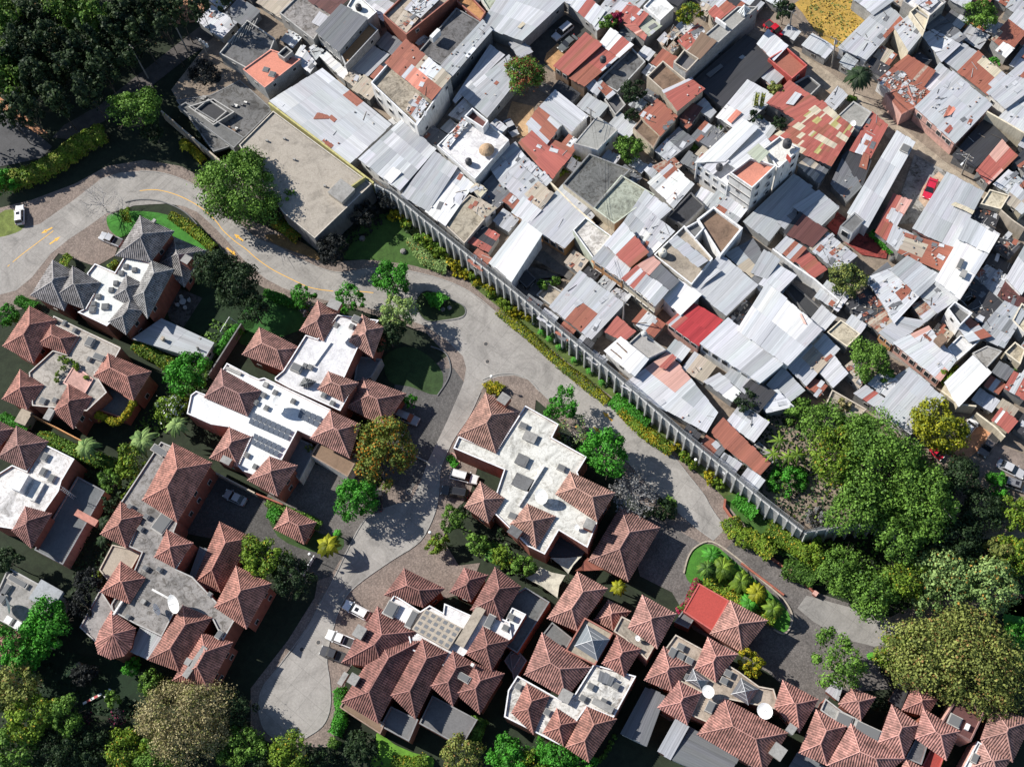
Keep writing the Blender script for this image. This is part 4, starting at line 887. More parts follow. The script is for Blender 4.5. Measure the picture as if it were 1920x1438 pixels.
flat('02', '580,690 785,800 470,1352 255,1240', 3.0, (.10, .10, .105) and 'dzinc', .3, .3, 'pinkw'); bx('02', 645, 1000, 1.2, 4.6, 1.0, 'pink', 'planter', None, None, 'p', 62)
def mast(t, x, y, h, z, label):
    c = PT(t, x, y, z); root = thing('antenna_mast', label, 'antenna', c); mb = MB()
    for i in range(3):
        a = i * 2.09; o_ = Vector((math.cos(a) * .35, math.sin(a) * .35, 0)); mb.tube([c + o_, c + o_ + Vector((0, 0, h))], .035, 'n', (.6, .6, .6), 4)
        for k in range(int(h / .7)):
            b = a + 2.09; p = Vector((math.cos(b) * .35, math.sin(b) * .35, 0)); mb.tube([c + o_ + Vector((0, 0, k * .7)), c + p + Vector((0, 0, k * .7 + .7))], .022, 'n', (.6, .6, .6), 4)
    mb.build('lattice', root)
mast('02', 560, 850, 6.0, 3.1, 'thin lattice antenna mast leaning over the dark terrace')
house('long red tiled house around the dark courtyard with two rooftop dishes')
flat('02', '900,890 1130,540 1205,430 1320,480 1325,1045 1300,1110 1440,1190 1320,1385 1440,1440 1755,1770 1670,1920 1590,1760 1310,1700 1210,1890 1020,1800 840,1700 830,1650 920,1500 1000,1400 1060,1260 960,1215 1060,990', 6.0, 'conc', .3, .9, 'brick')
H['ang'] = R(58); skys('02', '1280,560 1240,525 970,915 1095,990 1050,1080 1085,1375 1190,1385', .9, .9, .6); sky('02', 1185, 495, 1.4, 2.8, .3); sky('02', 1210, 1045, 3.4, 2.6, .3); bx('03', 1070, 195, .8, .8, .6, 'conc', 'skylight'); sky('03', 1570, 145, .8, .8); sky('03', 955, 310, .8, .8); sky('03', 1640, 445, 1.5, 1.0, .7)
bx('03', 1210, 145, 4.0, .35, .6, 'owhite', 'parapet', None, None, 'p', -28); bx('03', 880, 245, .35, 2.6, .6, 'owhite', 'parapet', None, None, 'p', -28)
hip('02', '1065,870 1295,440 1590,590 1325,1037', 6.8, 'red'); hip('02', '750,1125 905,880 1075,985 945,1227', 6.4, 'red'); hip('02', '1155,1297 1250,1090 1450,1190 1308,1377', 6.4, 'red')
hip('03', '750,130 905,-105 1090,22 970,215', 6.4, 'red'); hip('03', '1605,240 1768,-70 2035,62 1845,405', 6.5, 'red'); hip('03', '1105,635 1370,225 1590,320 1340,722', 6.2, 'red'); hip('03', '1290,790 1510,430 1745,503 1560,860', 6.0, 'red')
pyr('03', '745,415 835,265 1018,398 985,540 930,605 830,632 735,590 712,510', 845, 442, 6.2, 1.8, 'red')
bx('03', 1410, 650, 1.0, 1.0, .8, 'conc', 'chimney', 'conc', 6.6); bx('03', 1460, 650, .9, 5.6, .5, 'dconc', 'skylight', 'conc', 6.9, 'p', -32)
H['z'] = 6.3; dish('03', 1315, 210, 1.65, 215, 42); dish('03', 1160, 262, 1.1, 20, 12)
met('03', '970,570 1050,390 1222,468 1105,632', 4.2, 'zinc', 0, .05, sheet=(1, 6)); flat('03', '595,390 750,105 850,260 712,500', 4.2, 'conc', .25, .6, 'brick')
hip('02', '1440,1500 1645,1030 1890,1150 1650,1560', 3.4, 'red'); met('02', '1370,1560 1500,1215 1600,1260 1480,1600', 2.9, 'dzinc', 0, .05)
flat('02', '740,1390 840,1200 1060,1250 975,1400 880,1560', 3.2, 'tan', .25, .4, 'brick')
house('white terraced house carrying two long rows of solar panels')
flat('X', '150,720 190,690 270,720 420,480 575,560 590,570 660,600 700,590 1200,830 1150,990 1070,1040 950,985 830,1210 740,1180 660,1330 540,1290 500,1250 600,1030 430,960 300,940 120,860', 6.0, 'white', .3, .25, 'pink')
H['ang'] = R(-26); skys('X', '780,700 695,720 635,775 715,815 915,765 570,1170 630,1255', .85, .95); solar('X', '620,850 910,985 880,1065 580,935', 6.3, 8, 2); solar('X', '630,1008 838,1105 800,1190 598,1090', 6.3, 6, 2); solar('X', '975,820 1140,890 1105,970 950,890', 6.3, 4, 2)
dish('X', 820, 790, 1.6, 215, 42); mb = None; bx('X', 710, 640, .9, .9, .7, 'conc', 'air_unit', None); bx('X', 470, 540, 3.2, .6, .4, 'conc', 'planter', None, None, 'p', -26)
hip('X', '250,740 380,525 680,690 575,880', 6.5, (.36, .17, .15)); hip('X', '290,1195 440,960 605,1035 505,1260', 6.3, (.44, .19, .15)); hip('X', '575,1360 740,1180 952,1250 800,1480', 6.3, (.44, .19, .15)); hip('X', '1045,1045 1195,835 1420,940 1340,1195', 6.4, (.44, .20, .16))
bx('X', 415, 1210, 1.7, 1.1, 1.8, 'brick', 'chimney', 'conc', 6.2)
flat('X', '1045,1170 1110,1060 1415,1170 1325,1335', 3.2, 'brown', .35, .3, 'owhite'); flat('X', '830,1230 950,1040 1060,1090 1050,1190 965,1355', 3.0, 'dconc', .2, .3, 'owhite')
house('white terraced house with big round dish between tiled roofs by the lane')
flat('X', '780,590 840,540 1010,270 1100,300 1250,120 1560,160 1400,370 1300,590 1380,640 1270,840 890,670 780,610', 6.4, 'white', .35, .5, 'brick')
H['ang'] = R(-26); sky('X', 940, 515, 2.0, 1.5, .9); skys('X', '1005,500 1045,510 1240,195 1355,205 1145,720 1210,780', .9, .9, .6); pyr('X', '960,650 1000,590 1090,620 1030,670', 1020, 630, 6.9, .9, 'dconc'); sky('X', 1390, 150, 1.6, 1.2, 1.0); bx('X', 1135, 410, .3, 5.2, .35, 'white', 'parapet', None, None, 'p', -32); dish('X', 1300, 262, 1.5, 215, 50)
hip('X', '535,420 665,212 975,370 850,545', 6.2, (.46, .21, .16)); hip('X', '965,240 1100,15 1265,110 1145,318', 6.6, (.42, .19, .15)); hip('X', '1335,320 1435,120 1600,215 1515,445', 6.6, (.46, .22, .17)); hip('X', '1100,680 1180,545 1410,630 1295,775', 6.7, (.46, .21, .16))
hip('X', '1310,810 1440,590 1765,712 1600,960', 4.0, (.42, .19, .15)); bx('X', 1225, 45, 2.2, 1.6, 1.2, 'brick', 'chimney', 'conc', 7.2)
flat('X', '1370,620 1400,430 1580,450 1500,590', 2.8, 'dconc', .3, .2, 'conc')
wins('X', 1400, 380, 1300, 590, 3, 2, 1.1, 1.3, 6.4, 2.8)
house('small tiled gatehouse pavilion with one square roof near the parking court', name='pavilion', cat='pavilion')
hip('12', '132,1085 230,920 455,1035 360,1200', 3.0, (.46, .19, .15))
house('white roofed house with rooftop dish on the corner above the lane')
flat('22', '-440,480 -400,390 -120,500 100,160 350,300 300,400 560,545 490,660 640,1030 565,1225 350,1095 245,1275 120,1215 -100,1000 -160,940 -60,640', 6.0, 'owhite', .35, .72, 'brick')
H['ang'] = R(-26); skys('22', '85,310 75,580 370,625 5,985', 1.5, 1.1, .5); bx('22', 135, 395, 2.2, 1.6, .5, 'conc', 'skylight', 'conc'); bx('22', 75, 570, 2.0, 1.8, .5, 'dconc', 'skylight', 'dconc'); bx('22', 80, 735, 3.2, 2.2, .4, 'conc', 'skylight', 'dconc'); bx('22', 145, 760, .35, 8.4, .5, 'owhite', 'parapet', None, None, 'p', -32); H['ang'] = R(-26)
dish('22', 228, 838, 1.35, 215, 48); dish('22', 490, 1070, .5, 215, 48); bx('22', 580, 1050, 1.6, 1.6, 1.8, 'brick', 'chimney', 'conc')
hip('12', '1510,385 1720,65 1980,205 1795,518', 6.4, (.48, .23, .17)); hip('12', '1560,920 1680,730 1862,855 1740,1043', 6.4, (.5, .24, .18)); hip('22', '325,825 435,655 772,815 635,1032', 6.6, (.5, .25, .18)); hip('22', '-15,1048 115,895 328,990 180,1232', 6.4, (.5, .24, .18))
bx('12', 1855, 110, 1.7, 1.7, 1.8, 'brick', 'chimney', 'conc', 6.6); bx('22', 20, 1105, 2.0, 1.4, 2.0, 'brick', 'chimney', 'dconc', 5.8)
met('22', '260,1270 350,1100 585,1210 440,1400', 2.6, 'black', 0, .03, rot=1, wall=False); H['z0'] = 0
house('long tiled garage wing with patches of shade beside the cobbled court', col='brick')
hip('22', '570,1322 815,915 1110,1075 870,1480', 3.6, (.42, .20, .16)); met('22', '470,1400 520,1370 560,1300 740,1390', 3.0, 'rust', .3, .1, wall=False)
house('broad dark red house with a gridded roof light above the turning circle')
flat('13', '930,300 1035,145 1230,270 1300,225 1400,280 1410,210 1610,300 1650,240 1900,350 1917,470 1700,640 1570,590 1440,700 1165,560 1130,410', 6.3, 'white', .3, .5, 'brick')
H['ang'] = R(-27); sky('13', 1010, 255, 2.0, 2.6, .7); sky('13', 1165, 330, 1.2, 3.2, .7); bx('13', 1605, 385, 1.5, 7.0, .7, 'conc', 'skylight', 'tan', None, 'p', -30); H['ang'] = R(-27); sky('13', 1750, 345, 1.3, 2.4, .7); skys('13', '1870,395 1910,310', 1.2, 1.0)
z = H['z'] + .9; c4 = pts('13', '1165,405 1270,250 1545,395 1440,558', z); o_ = MB(); w_ = ccw(c4); o_.poly(w_, 'p', CLR['tan']); o_.wallstrip(w_, H['z'], z, 'p', CLR['tan']); gl = o_.build('roof_light', H['o'])
A_, B_, C_, D_ = pts('13', '1165,405 1270,250 1545,395 1440,558', z + .02)
for i in range(6):
    for j in range(4):
        bil = lambda u, v: (A_ * (1 - u) + B_ * u) * (1 - v) + (D_ * (1 - u) + C_ * u) * v
        g = MB(); g.quad(ccw([bil((j + .22) / 4, (i + .22) / 6), bil((j + .8) / 4, (i + .22) / 6), bil((j + .8) / 4, (i + .8) / 6), bil((j + .22) / 4, (i + .8) / 6)]), 'g', (.18, .18, .18)); g.build('pane', gl)
DR = (.34, .125, .10)
hip('13', '960,150 1110,-50 1415,100 1250,242', 6.4, DR); hip('13', '640,655 910,235 1220,420 950,700', 6.2, DR); hip('13', '640,950 935,500 1240,490 915,1112', 6.3, DR); hip('13', '1010,900 1245,475 1440,580 1195,1082', 6.7, DR)
hip('13', '1305,830 1475,565 1640,660 1475,982', 6.6, DR); hip('13', '1490,885 1640,660 1862,737 1675,1042', 6.5, DR); hip('13', '1570,590 1700,380 1900,490 1765,717', 6.9, DR); hip('13', '1450,130 1560,-55 1740,0 1610,200', 6.4, DR); hip('13', '1605,262 1790,-60 1985,85 1835,342', 6.6, DR)
bx('13', 775, 425, 1.9, 1.6, 2.4, 'dconc', 'chimney', 'conc', 6.0); bx('13', 730, 780, 1.6, 1.4, 2.4, 'dconc', 'chimney', 'conc', 5.8); bx('13', 650, 775, 2.2, .9, 1.0, 'conc', 'air_unit', None, 4.0); bx('13', 1620, 670, .5, .5, 1.0, 'owhite', 'chimney', None, 7.2); sky('13', 1545, 760, 1.2, 2.8, .8)
flat('13', '930,1130 1010,980 1215,1080 1145,1245', 3.6, 'dconc', .3, .3, 'brick'); flat('13', '1220,1110 1320,900 1660,1080 1540,1285', 3.6, 'dconc', .3, .3, 'brick'); flat('13', '625,990 650,945 965,1110 930,1190', 3.9, 'brown', .2, .4, 'brick'); flat('13', '1900,600 1960,560 2030,640 1930,800', 3.0, 'dzinc', .2, .2, 'brick')
house('low dark terrace house with a white roof box between two tiled houses')
flat('23', '-80,200 100,90 282,200 40,585 -60,520', 4.2, 'dconc', .4, .6, 'brick'); flat('23', '-90,420 0,240 106,292 0,472', 6.0, 'white', .25, .4, 'brick'); flat('23', '-60,640 0,560 75,600 0,730', 3, 'dzinc', .15, .2)
house('red tiled house with a glass pyramid roof light in a brick parapet')
flat('23', '-30,860 40,750 370,935 460,905 610,665 930,755 760,1068 560,985 480,1100 380,1282 160,1170 -60,1060', 6.0, 'owhite', .35, .9, 'brick'); skys('23', '50,835 590,830 780,830 530,920 685,945 265,1025', 1.1, 1.1, .5); bx('23', 400, 905, 1.8, 1.8, 1.0, 'owhite', 'chimney', 'conc'); bx('23', 680, 975, 3.4, .9, .8, 'conc', 'skylight', 'conc', None, 'p', -28); met('23', '640,790 660,710 770,770 740,830', 6.5, 'dzinc', 0, .05, wall=False)
flat('23', '760,420 820,305 1070,430 1075,520 1010,635 850,480', 6.0, 'tan', .3, .7, 'pink'); flat('23', '400,565 545,315 758,432 622,675', 6.4, 'tan', .5, .5, 'brick')
GP = (.17, .18, .19)
def gpyr(t, s, ax, ay, h, rise, col=GP):
    z = H['z0'] + h; c = ccw(pts(t, s, z)); ap = PT(t, ax, ay, z + rise); mb = MB()
    for i in range(4): mb.quad([c[i], c[(i + 1) % 4], ap], 'g', vary(col, .1)); mb.tube([c[i], ap], .07, 'n', (.55, .55, .55), 4)
    for i in range(4):
        for k in (1, 2): a, b = c[i] + (ap - c[i]) * k / 3, c[(i + 1) % 4] + (ap - c[(i + 1) % 4]) * k / 3; mb.tube([a, b], .04, 'n', (.5, .5, .5), 4)
    mb.build('glass_pyramid', H['o'])
gpyr('23', '468,530 560,370 732,480 638,642', 600, 488, 7.2, 1.6)
hip('23', '262,325 490,-25 716,100 490,420', 6.4, (.5, .22, .17)); hip('23', '90,745 225,430 592,690 400,922', 6.3, (.44, .19, .15)); hip('23', '670,662 785,450 968,552 840,762', 6.5, (.48, .18, .14)); hip('23', '868,395 975,148 1232,290 1088,552', 6.6, (.5, .23, .18)); hip('23', '612,335 720,185 892,272 755,415', 4.8, (.42, .18, .14))
hip('23', '-5,1030 110,808 280,905 160,1192', 6.3, 'red'); hip('23', '228,1182 335,995 492,1097 385,1282', 6.3, 'red'); hip('23', '395,1290 560,982 785,1077 575,1402', 6.4, 'red'); H['z'] = 6.2; dish('23', 945, 470, .5, 215, 45)
flat('23', '200,480 300,350 450,470 400,560', 3.5, 'dconc', .2, .3, 'brick')
house('red tiled house with a bright red flat roof and two grey pyramid roof lights')
flat('23', '1140,560 1225,443 1440,560 1370,700 1560,790 1610,665 1700,720 1850,830 1960,850 2010,1010 1600,925 1480,1110 1340,1050 1420,880 1250,790 1290,690', 6.0, 'tan', .3, .7, 'brick'); H['ang'] = R(-28); skys('23', '1265,535 1265,605 1330,640 1620,735 1590,790', 1.3, 1.1, .6); sky('23', 1200, 585, 1.2, 2.0, .8); sky('23', 1485, 985, 1.3, 1.9, .8); sky('23', 1305, 760, .5, 1.0, .5)
flat('23', '1280,272 1400,60 1627,190 1503,420', 4.0, 'bred', .12, .15, 'bred', wm='p'); flat('23', '1215,350 1275,270 1370,320 1320,400', 3, 'dconc', .2, .2)
gpyr('23', '1300,790 1355,700 1480,790 1420,862', 1385, 785, 6.5, 1.4, (.13, .13, .14)); gpyr('23', '1640,890 1715,770 1850,850 1770,972', 1745, 868, 6.5, 1.6, (.13, .13, .14))
hip('23', '1480,440 1635,188 1917,340 1725,585', 4.5, (.48, .22, .17)); hip('23', '1365,702 1465,463 1692,592 1525,802', 6.5, (.5, .2, .16)); hip('23', '988,787 1135,533 1335,675 1203,877', 6.4, (.5, .2, .16)); hip('23', '1088,992 1250,790 1422,880 1313,1122', 6.5, (.5, .2, .16)); hip('23', '1385,1192 1590,918 2070,1180 1880,1480', 6.4, (.5, .2, .16)); hip('33', '45,990 110,785 378,930 235,1180', 6.3, (.48, .19, .15))
H['z'] = 6.3; dish('23', 1475, 868, 1.05, 215, 55); dish('23', 1900, 1012, 1.3, 215, 55); bx('33', 175, 1150, 1.2, 1.2, 1.5, 'conc', 'chimney', 'conc', 6.2); bx('33', 75, 1320, 2.0, 2.0, 1.0, 'tan', 'chimney', 'conc', 6.6)
met('23', '810,1185 1000,835 1150,900 1010,1282', 3.2, 'dzinc', 0, .05, sheet=(1, 12), wcol='owhite'); met('23', '1085,1322 1220,1080 1330,1130 1190,1380', 3.2, 'zinc', 0, .04, sheet=(1, 12)); met('23', '1190,1380 1330,1130 1720,1340 1600,1560', 3.1, 'dzinc', 0, .04, rot=1, sheet=(1, 12), wcol='owhite')
house('red tiled house with rooftop skylights at the lower right')
flat('33', '390,1010 430,920 560,1020 660,1070 850,1190 830,1240 640,1150 520,1100', 5.8, 'conc', .3, .5, 'brick'); H['ang'] = R(-26); sky('33', 570, 1080, 2.6, 1.8, .4); sky('33', 745, 1165, 4.4, 1.8, .6); flat('33', '1030,1370 1110,1220 1200,1260 1150,1420', 5.6, 'dconc', .2, .5, 'brick'); flat('33', '1150,1438 1225,1290 1330,1330 1270,1500', 4.6, 'bred', .3, .3, 'bred')
hip('33', '230,1330 360,1005 588,1132 440,1425', 6.2, (.46, .19, .15)); hip('33', '440,1425 620,1110 1022,1372 850,1520', 6.4, (.52, .22, .18)); hip('33', '525,965 625,838 807,915 695,1092', 6.1, (.48, .2, .16)); hip('33', '823,1252 925,968 1142,1120 1020,1368', 6.4, (.52, .22, .18)); hip('33', '1100,1222 1160,995 1437,1168 1335,1388', 6.5, (.52, .22, .18)); hip('33', '1000,1010 1100,795 1270,930 1190,1060', 5.6, (.48, .18, .14)); hip('33', '980,1500 1025,1365 1190,1460 1150,1560', 6.0, (.48, .2, .16))
met('33', '900,945 1030,715 1095,760 1000,1000', 3.2, 'black', 0, .05, sheet=(1, 12)); met('33', '430,865 500,780 560,840 530,940', 2.8, 'silver', 0, .05); met('33', '150,1438 215,1320 440,1440 380,1560', 3.0, 'dzinc', 0, .05, rot=1)
house('maroon flat roofed block with pink walls beside the olive crowned tree', col='pinkw')
flat('33', '1290,1120 1405,935 1642,990 1522,1245', 6.6, 'maroon', .3, .1, 'pinkw'); sky('33', 1400, 1090, 2.0, 1.8, .4); bx('33', 1495, 1135, .6, 1.0, .6, 'white', 'air_unit')
house('tiled roof house with a white gutter terrace in the bottom right corner')
flat('33', '1430,1500 1570,1240 1650,1290 1520,1560', 6.0, 'white', .2, .3, 'pinkw'); sky('33', 1550, 1370, 1.0, 1.5, .6); hip('33', '1590,1230 1680,975 1980,1090 1830,1400', 6.2, (.42, .2, .16)); hip('33', '1520,1438 1600,1240 1825,1372 1720,1520', 6.0, (.48, .24, .2))
house('grey flat roofed house with one big dish at the lower left edge')
flat('03', '-80,260 60,-60 462,158 400,245 250,330 180,440 -20,330', 5.0, 'conc', .3, .6, 'conc'); H['ang'] = R(-28); sky('03', 130, 45, 4.2, 1.0, .5); sky('03', 40, 110, 1.0, 2.4, .5); sky('03', 15, 175, 1.2, 1.8, .5); dish('03', 75, 225, 1.6, 200, 20); bx('03', 60, 335, 1.2, 1.2, .8, 'white', 'chimney'); bx('03', 130, 375, 1.0, 1.4, .8, 'white', 'chimney'); bx('03', 345, 150, 4.6, 3.6, .8, 'zinc', 'skylight', 'zinc')
hip('03', '-160,560 -60,340 195,455 110,640', 5.0, (.5, .22, .16))
endhouse()
# garden walls, decks and furniture
wall_line('01', '400,935 900,1165', 5.2, .25, 'tall pale boundary wall between the grey and the red roofed houses', 'tan')
wall_line('01', '1805,985 1560,1370', 2.6, .25, 'dark garden wall beside the football goal', 'dconc')
wall_line('02', '240,230 640,440', 2.4, .2, 'thin orange garden wall behind the red tiled house', 'orange'); wall_line('12', '-10,815 200,900', 2.2, .25, 'red garden wall above the gatehouse pavilion', 'brick'); wall_line('02', '1610,660 1917,820', 2.2, .25, 'pale wall along the top of the courtyard', 'tan')
wall_line('F', '302,208 345,245 400,291 470,350 528,398 588,452', 3.2, .3, 'narrow weathered concrete wall running down past the big round tree', 'tan', 0.0, 'p', 'boundary_wall'); wall_line('12', '345,1425 435,1280', 1.2, .15, 'white barrier wall across the cobbled drive', 'white'); wall_line('12', '1130,510 1300,590', .35, .2, 'low concrete ramp edge across the lane', 'conc')
sheet('patio', '01', '1270,960 1215,740 1300,700 1515,795 1370,1020', .06, (.12, .11, .10), 'c'); sheet('patio', '23', '1360,1000 1300,1100 1180,1090 1100,1040', .05, (.15, .14, .13), 'c')
def soccer():
    A, B, C, D = [PT('01', x, y, z) for x, y, z in ((1650, 1045, 1.8), (1718, 935, 1.8), (1785, 990, .05), (1700, 1075, .05))]; root = thing('football_goal', 'small white football goal frame on the shaded lawn', 'goal', Vector((A.x, A.y, 0))); mb = MB()
    for q in (A, B): mb.tube([Vector((q.x, q.y, 0)), q], .06, 'n', (.8, .8, .8))
    mb.tube([A, B], .06, 'n', (.8, .8, .8)); mb.tube([A, D], .04, 'n', (.8, .8, .8)); mb.tube([B, C], .04, 'n', (.8, .8, .8)); mb.tube([C, D], .04, 'n', (.8, .8, .8)); mb.build('goal_frame', root)
soccer()
def table(t, x, y, label, n=4):
    c = PT(t, x, y, .8); mb = MB(); mb.lathe((c.x, c.y, .06), ((.3, 0), (.06, .05), (.06, .68), (.65, .7), (.65, .75), (0, .75)), 'n', (.45, .45, .43), 16); root = thing('garden_table', label, 'table', (c.x, c.y, .06)); mb.build('table_top', root)
    for k in range(n):
        a = k * 2 * math.pi / n + .4; q = (c.x + math.cos(a) * 1.15, c.y + math.sin(a) * 1.15, .06); r = thing('garden_chair', label.replace('table', 'chair, one of those round the table'), 'chair', q, 'chairs round the patio table'); m = MB(); m.lathe(q, ((.3, 0), (.1, .1), (.1, .4), (.38, .42), (.38, .46), (0, .46)), 'n', (.45, .45, .43), 12); m.build('seat', r)
        m = MB(); m.box((q[0] + math.cos(a) * .3, q[1] + math.sin(a) * .3, q[2] + .42), .08, .6, .45, a, 'n', (.45, .45, .43)); m.build('backrest', r)
table('01', 1368, 820, 'pale round garden table on the dark patio')
def swing():
    c = PT('03', 690, 925, .5); root = thing('seesaw', 'red and white seesaw board on the dark lawn', 'seesaw', (c.x, c.y, 0)); a = R(28); d = Vector((math.cos(a), math.sin(a), 0)); mb = MB(); n = Vector((-d.y, d.x, 0)) * .2
    for k in range(5): p, q = c + d * (-1.7 + k * .68), c + d * (-1.02 + k * .68); mb.quad([p - n, q - n, q + n, p + n], 'n', (.75, .75, .72) if k % 2 == 0 else (.5, .08, .08))
    mb.build('board', root); m = MB(); m.box((c.x, c.y, 0), .3, .4, .45, a, 'n', (.4, .4, .4)); m.build('support', root)
    c = PT('03', 805, 885, .5); root = thing('garden_bench', 'small white bench standing on the dark lawn', 'bench', (c.x, c.y, 0)); m = MB(); m.box((c.x, c.y, .4), 1.7, .35, .07, R(62), 'n', (.75, .75, .75)); m.build('seat', root)
    for s in (-.7, .7): m = MB(); m.box((c.x + s * math.cos(R(62)), c.y + s * math.sin(R(62)), 0), .08, .7, .4, R(62), 'n', (.75, .75, .75)); m.build('leg', root)
    c = PT('03', 535, 710, 1.6); root = thing('play_slide', 'faded green slide of the garden play set', 'slide', (c.x, c.y, 0)); m = MB(); p, q = PT('03', 490, 755, .1), PT('03', 585, 670, 1.8); e = Vector((.25, -.25, 0)); m.quad([p - e, p + e, q + e, q - e], 'n', (.35, .45, .15)); m.build('chute', root); m = MB(); m.box((q.x, q.y, 0), .8, .8, 1.75, .7, 'n', (.2, .16, .1)); m.build('platform', root)
swing()
# shade sails over the shaded garden
def sail(t, s, hs, label):
    v = [float(k) for k in s.replace(',', ' ').split()]; p = [PT(t, v[2 * i], v[2 * i + 1], hs[i]) for i in range(len(hs))]; c = sum(p, Vector()) / len(p) - Vector((0, 0, .35)); mb = MB(); root = thing('shade_sail', label, 'shade sail', Vector((c.x, c.y, 0)))
    for i in range(len(p)):
        a, b = p[i], p[(i + 1) % len(p)]; m = (a + b) / 2 * .85 + c * .15; mb.quad([a, m, c], 'p', (.5, .47, .38)); mb.quad([m, b, c], 'p', (.5, .47, .38))
    mb.build('cloth', root)
    for q in p: m = MB(); m.tube([Vector((q.x, q.y, 0)), q], .06, 'n', (.2, .2, .2)); m.build('post', root)
sail('22', '290,1300 520,1290 420,1420', (3.2, 3.0, 3.4), 'pale triangular shade sail beside the garage wing'); sail('23', '100,20 210,-60 400,0 340,170', (2.9, 3.2, 3.4, 3.0), 'large stained shade sail over the yard between tiled houses')
# cars and trucks
car(36, 402, 36, 385, 4.3, 'white jeep parked on the grass by the entrance', (.75, .75, .74), 'suv'); car(207, 448, 190, 441, 5.0, 'silver pickup parked below the grey tiled roof', (.42, .43, .45), 'pickup', cat='pickup truck')
car(440, 932, 425, 925, 4.4, 'grey sedan alone in the dark courtyard', (.36, .37, .38), 'sedan'); car(668, 1143, 651, 1134, 4.9, 'white car with roof windows, uppermost by the turning circle', (.8, .8, .8), 'suv')
car(637, 1197, 617, 1189, 5.0, 'white pickup like wagon between two parked vehicles', (.78, .78, .78), 'pickup', cat='pickup truck'); car(624, 1226, 605, 1219, 4.6, 'black pickup below the white one', (.05, .05, .055), 'pickup', cat='pickup truck')
car(870, 893, 893, 899, 5.1, 'white boxy jeep parked beside the white terrace', (.75, .75, .74), 'suv'); car(853, 922, 835, 919, 4.9, 'black car parked under the white jeep', (.02, .02, .022), 'suv'); car(763, 782, 775, 787, 4.6, 'grey car half under the tiled carport', (.28, .28, .29), 'suv')
car(737, 805, 748, 812, 4.2, 'pale car end showing behind the autumn tree', (.5, .5, .5), 'sedan'); car(707, 938, 707, 925, 4.0, 'dark car hidden in shade beside the bright green tree', (.04, .04, .045), 'suv'); car(1670, 1270, 1662, 1258, 4.6, 'black car parked near the olive crowned tree', (.012, .012, .014), 'sedan')
car(1055, 58, 1038, 72, 4.9, 'silver car with roof rails in the walled yard', (.5, .5, .52), 'suv', SZ); car(1065, 80, 1049, 93, 4.6, 'dark grey sedan beside the silver car in the walled yard', (.12, .13, .13), 'sedan', SZ)
car(1452, 54, 1468, 67, 4.6, 'red pickup on the dusty street at the top', (.5, .015, .03), 'pickup', SZ, cat='pickup truck'); car(1745, 352, 1737, 372, 4.6, 'red car in the pale concrete yard', (.5, .02, .05), 'sedan', SZ)
car(1818, 800, 1828, 788, 4.4, 'white car half under the round yellow tree', (.7, .7, .7), 'sedan', SZ); car(1855, 833, 1844, 848, 4.8, 'brown grey pickup on the orange dirt', (.13, .11, .10), 'pickup', SZ, cat='pickup truck'); car(1896, 878, 1914, 887, 4.8, 'silver sedan cut by the right edge', (.5, .5, .51), 'sedan', SZ); car(1908, 909, 1925, 915, 4.6, 'dark silver car lowest at the right edge', (.2, .2, .21), 'suv', SZ)
car(1757, 849, 1763, 855, 2.6, 'tiny red cart showing below the yellow tree', (.6, .02, .05), 'sedan', SZ, W=1.2); car(722, 237, 745, 222, 4.6, 'pale van parked in the shaded yard', (.5, .5, .5), 'suv', SZ); car(958, 238, 965, 250, 4.2, 'silver car at the foot of the half red tree', (.45, .45, .46), 'sedan', SZ)
# ------------------------------------------------------------------ the hillside settlement (everything stands SZ above the community)
def hs(label, col='block', wm='b', z0=SZ): house(label, col, wm, z0)
MIX = [('lite', .18, 0), ('zinc', .2, .05), ('rust', .10, .5)]; RM = [('silver', .2, .1), ('rust', .18, .5), ('lite', .15, .05)]; WM = [('white', .4, 0), ('silver', .2, 0)]
# ground surfaces
sheet('dusty_street', 'F', '1385,30 1410,50 1450,72 1480,85 1540,125 1590,160 1640,200 1690,238 1730,270 1780,310 1830,345 1880,385 1940,430 1940,470 1870,420 1820,380 1760,335 1700,290 1650,245 1600,205 1550,175 1500,135 1460,105 1420,85 1380,60', SZ + .14, (.36, .30, .23), 'd')
sheet('alley', 'F', '560,90 600,130 650,185 700,235 740,275 800,330 850,375 905,420 960,470 1010,490 1060,520 1120,570 1180,610 1240,680 1290,730 1340,790 1330,800 1270,745 1220,700 1150,640 1100,600 1030,545 980,500 930,455 870,410 800,350 730,290 680,240 620,180 570,130 545,100', SZ + .15, (.30, .24, .18), 'd')
sheet('alley', 'F', '880,20 930,80 985,130 1030,160 1080,190 1130,230 1180,270 1230,305 1290,340 1340,395 1400,440 1450,470 1500,510 1560,560 1620,610 1680,650 1740,700 1760,720 1750,735 1690,680 1620,640 1550,590 1480,530 1400,470 1330,410 1270,350 1200,300 1120,240 1060,195 1010,170 960,135 900,80 860,30', SZ + .16, (.22, .20, .18), 'd')
sheet('dry_field', 'F', '1500,0 1640,-20 1660,10 1630,55 1575,90 1540,70 1505,25', SZ + .17, (.42, .27, .06), 'd', 3)
sheet('yard', 'F', '985,85 1060,28 1110,60 1090,90 1050,118 1035,135 1000,110', SZ + .15, (.06, .06, .055), 'd'); sheet('yard', 'F', '1025,100 1045,82 1065,95 1040,135 1020,115', SZ + .18, (.45, .26, .12), 'd')
sheet('yard', 'F', '1670,420 1715,290 1790,330 1740,420', SZ + .17, (.36, .35, .33), 'c'); sheet('yard', 'F', '1730,350 1760,322 1775,335 1735,390 1722,375', SZ + .19, (.50, .36, .26), 'd')
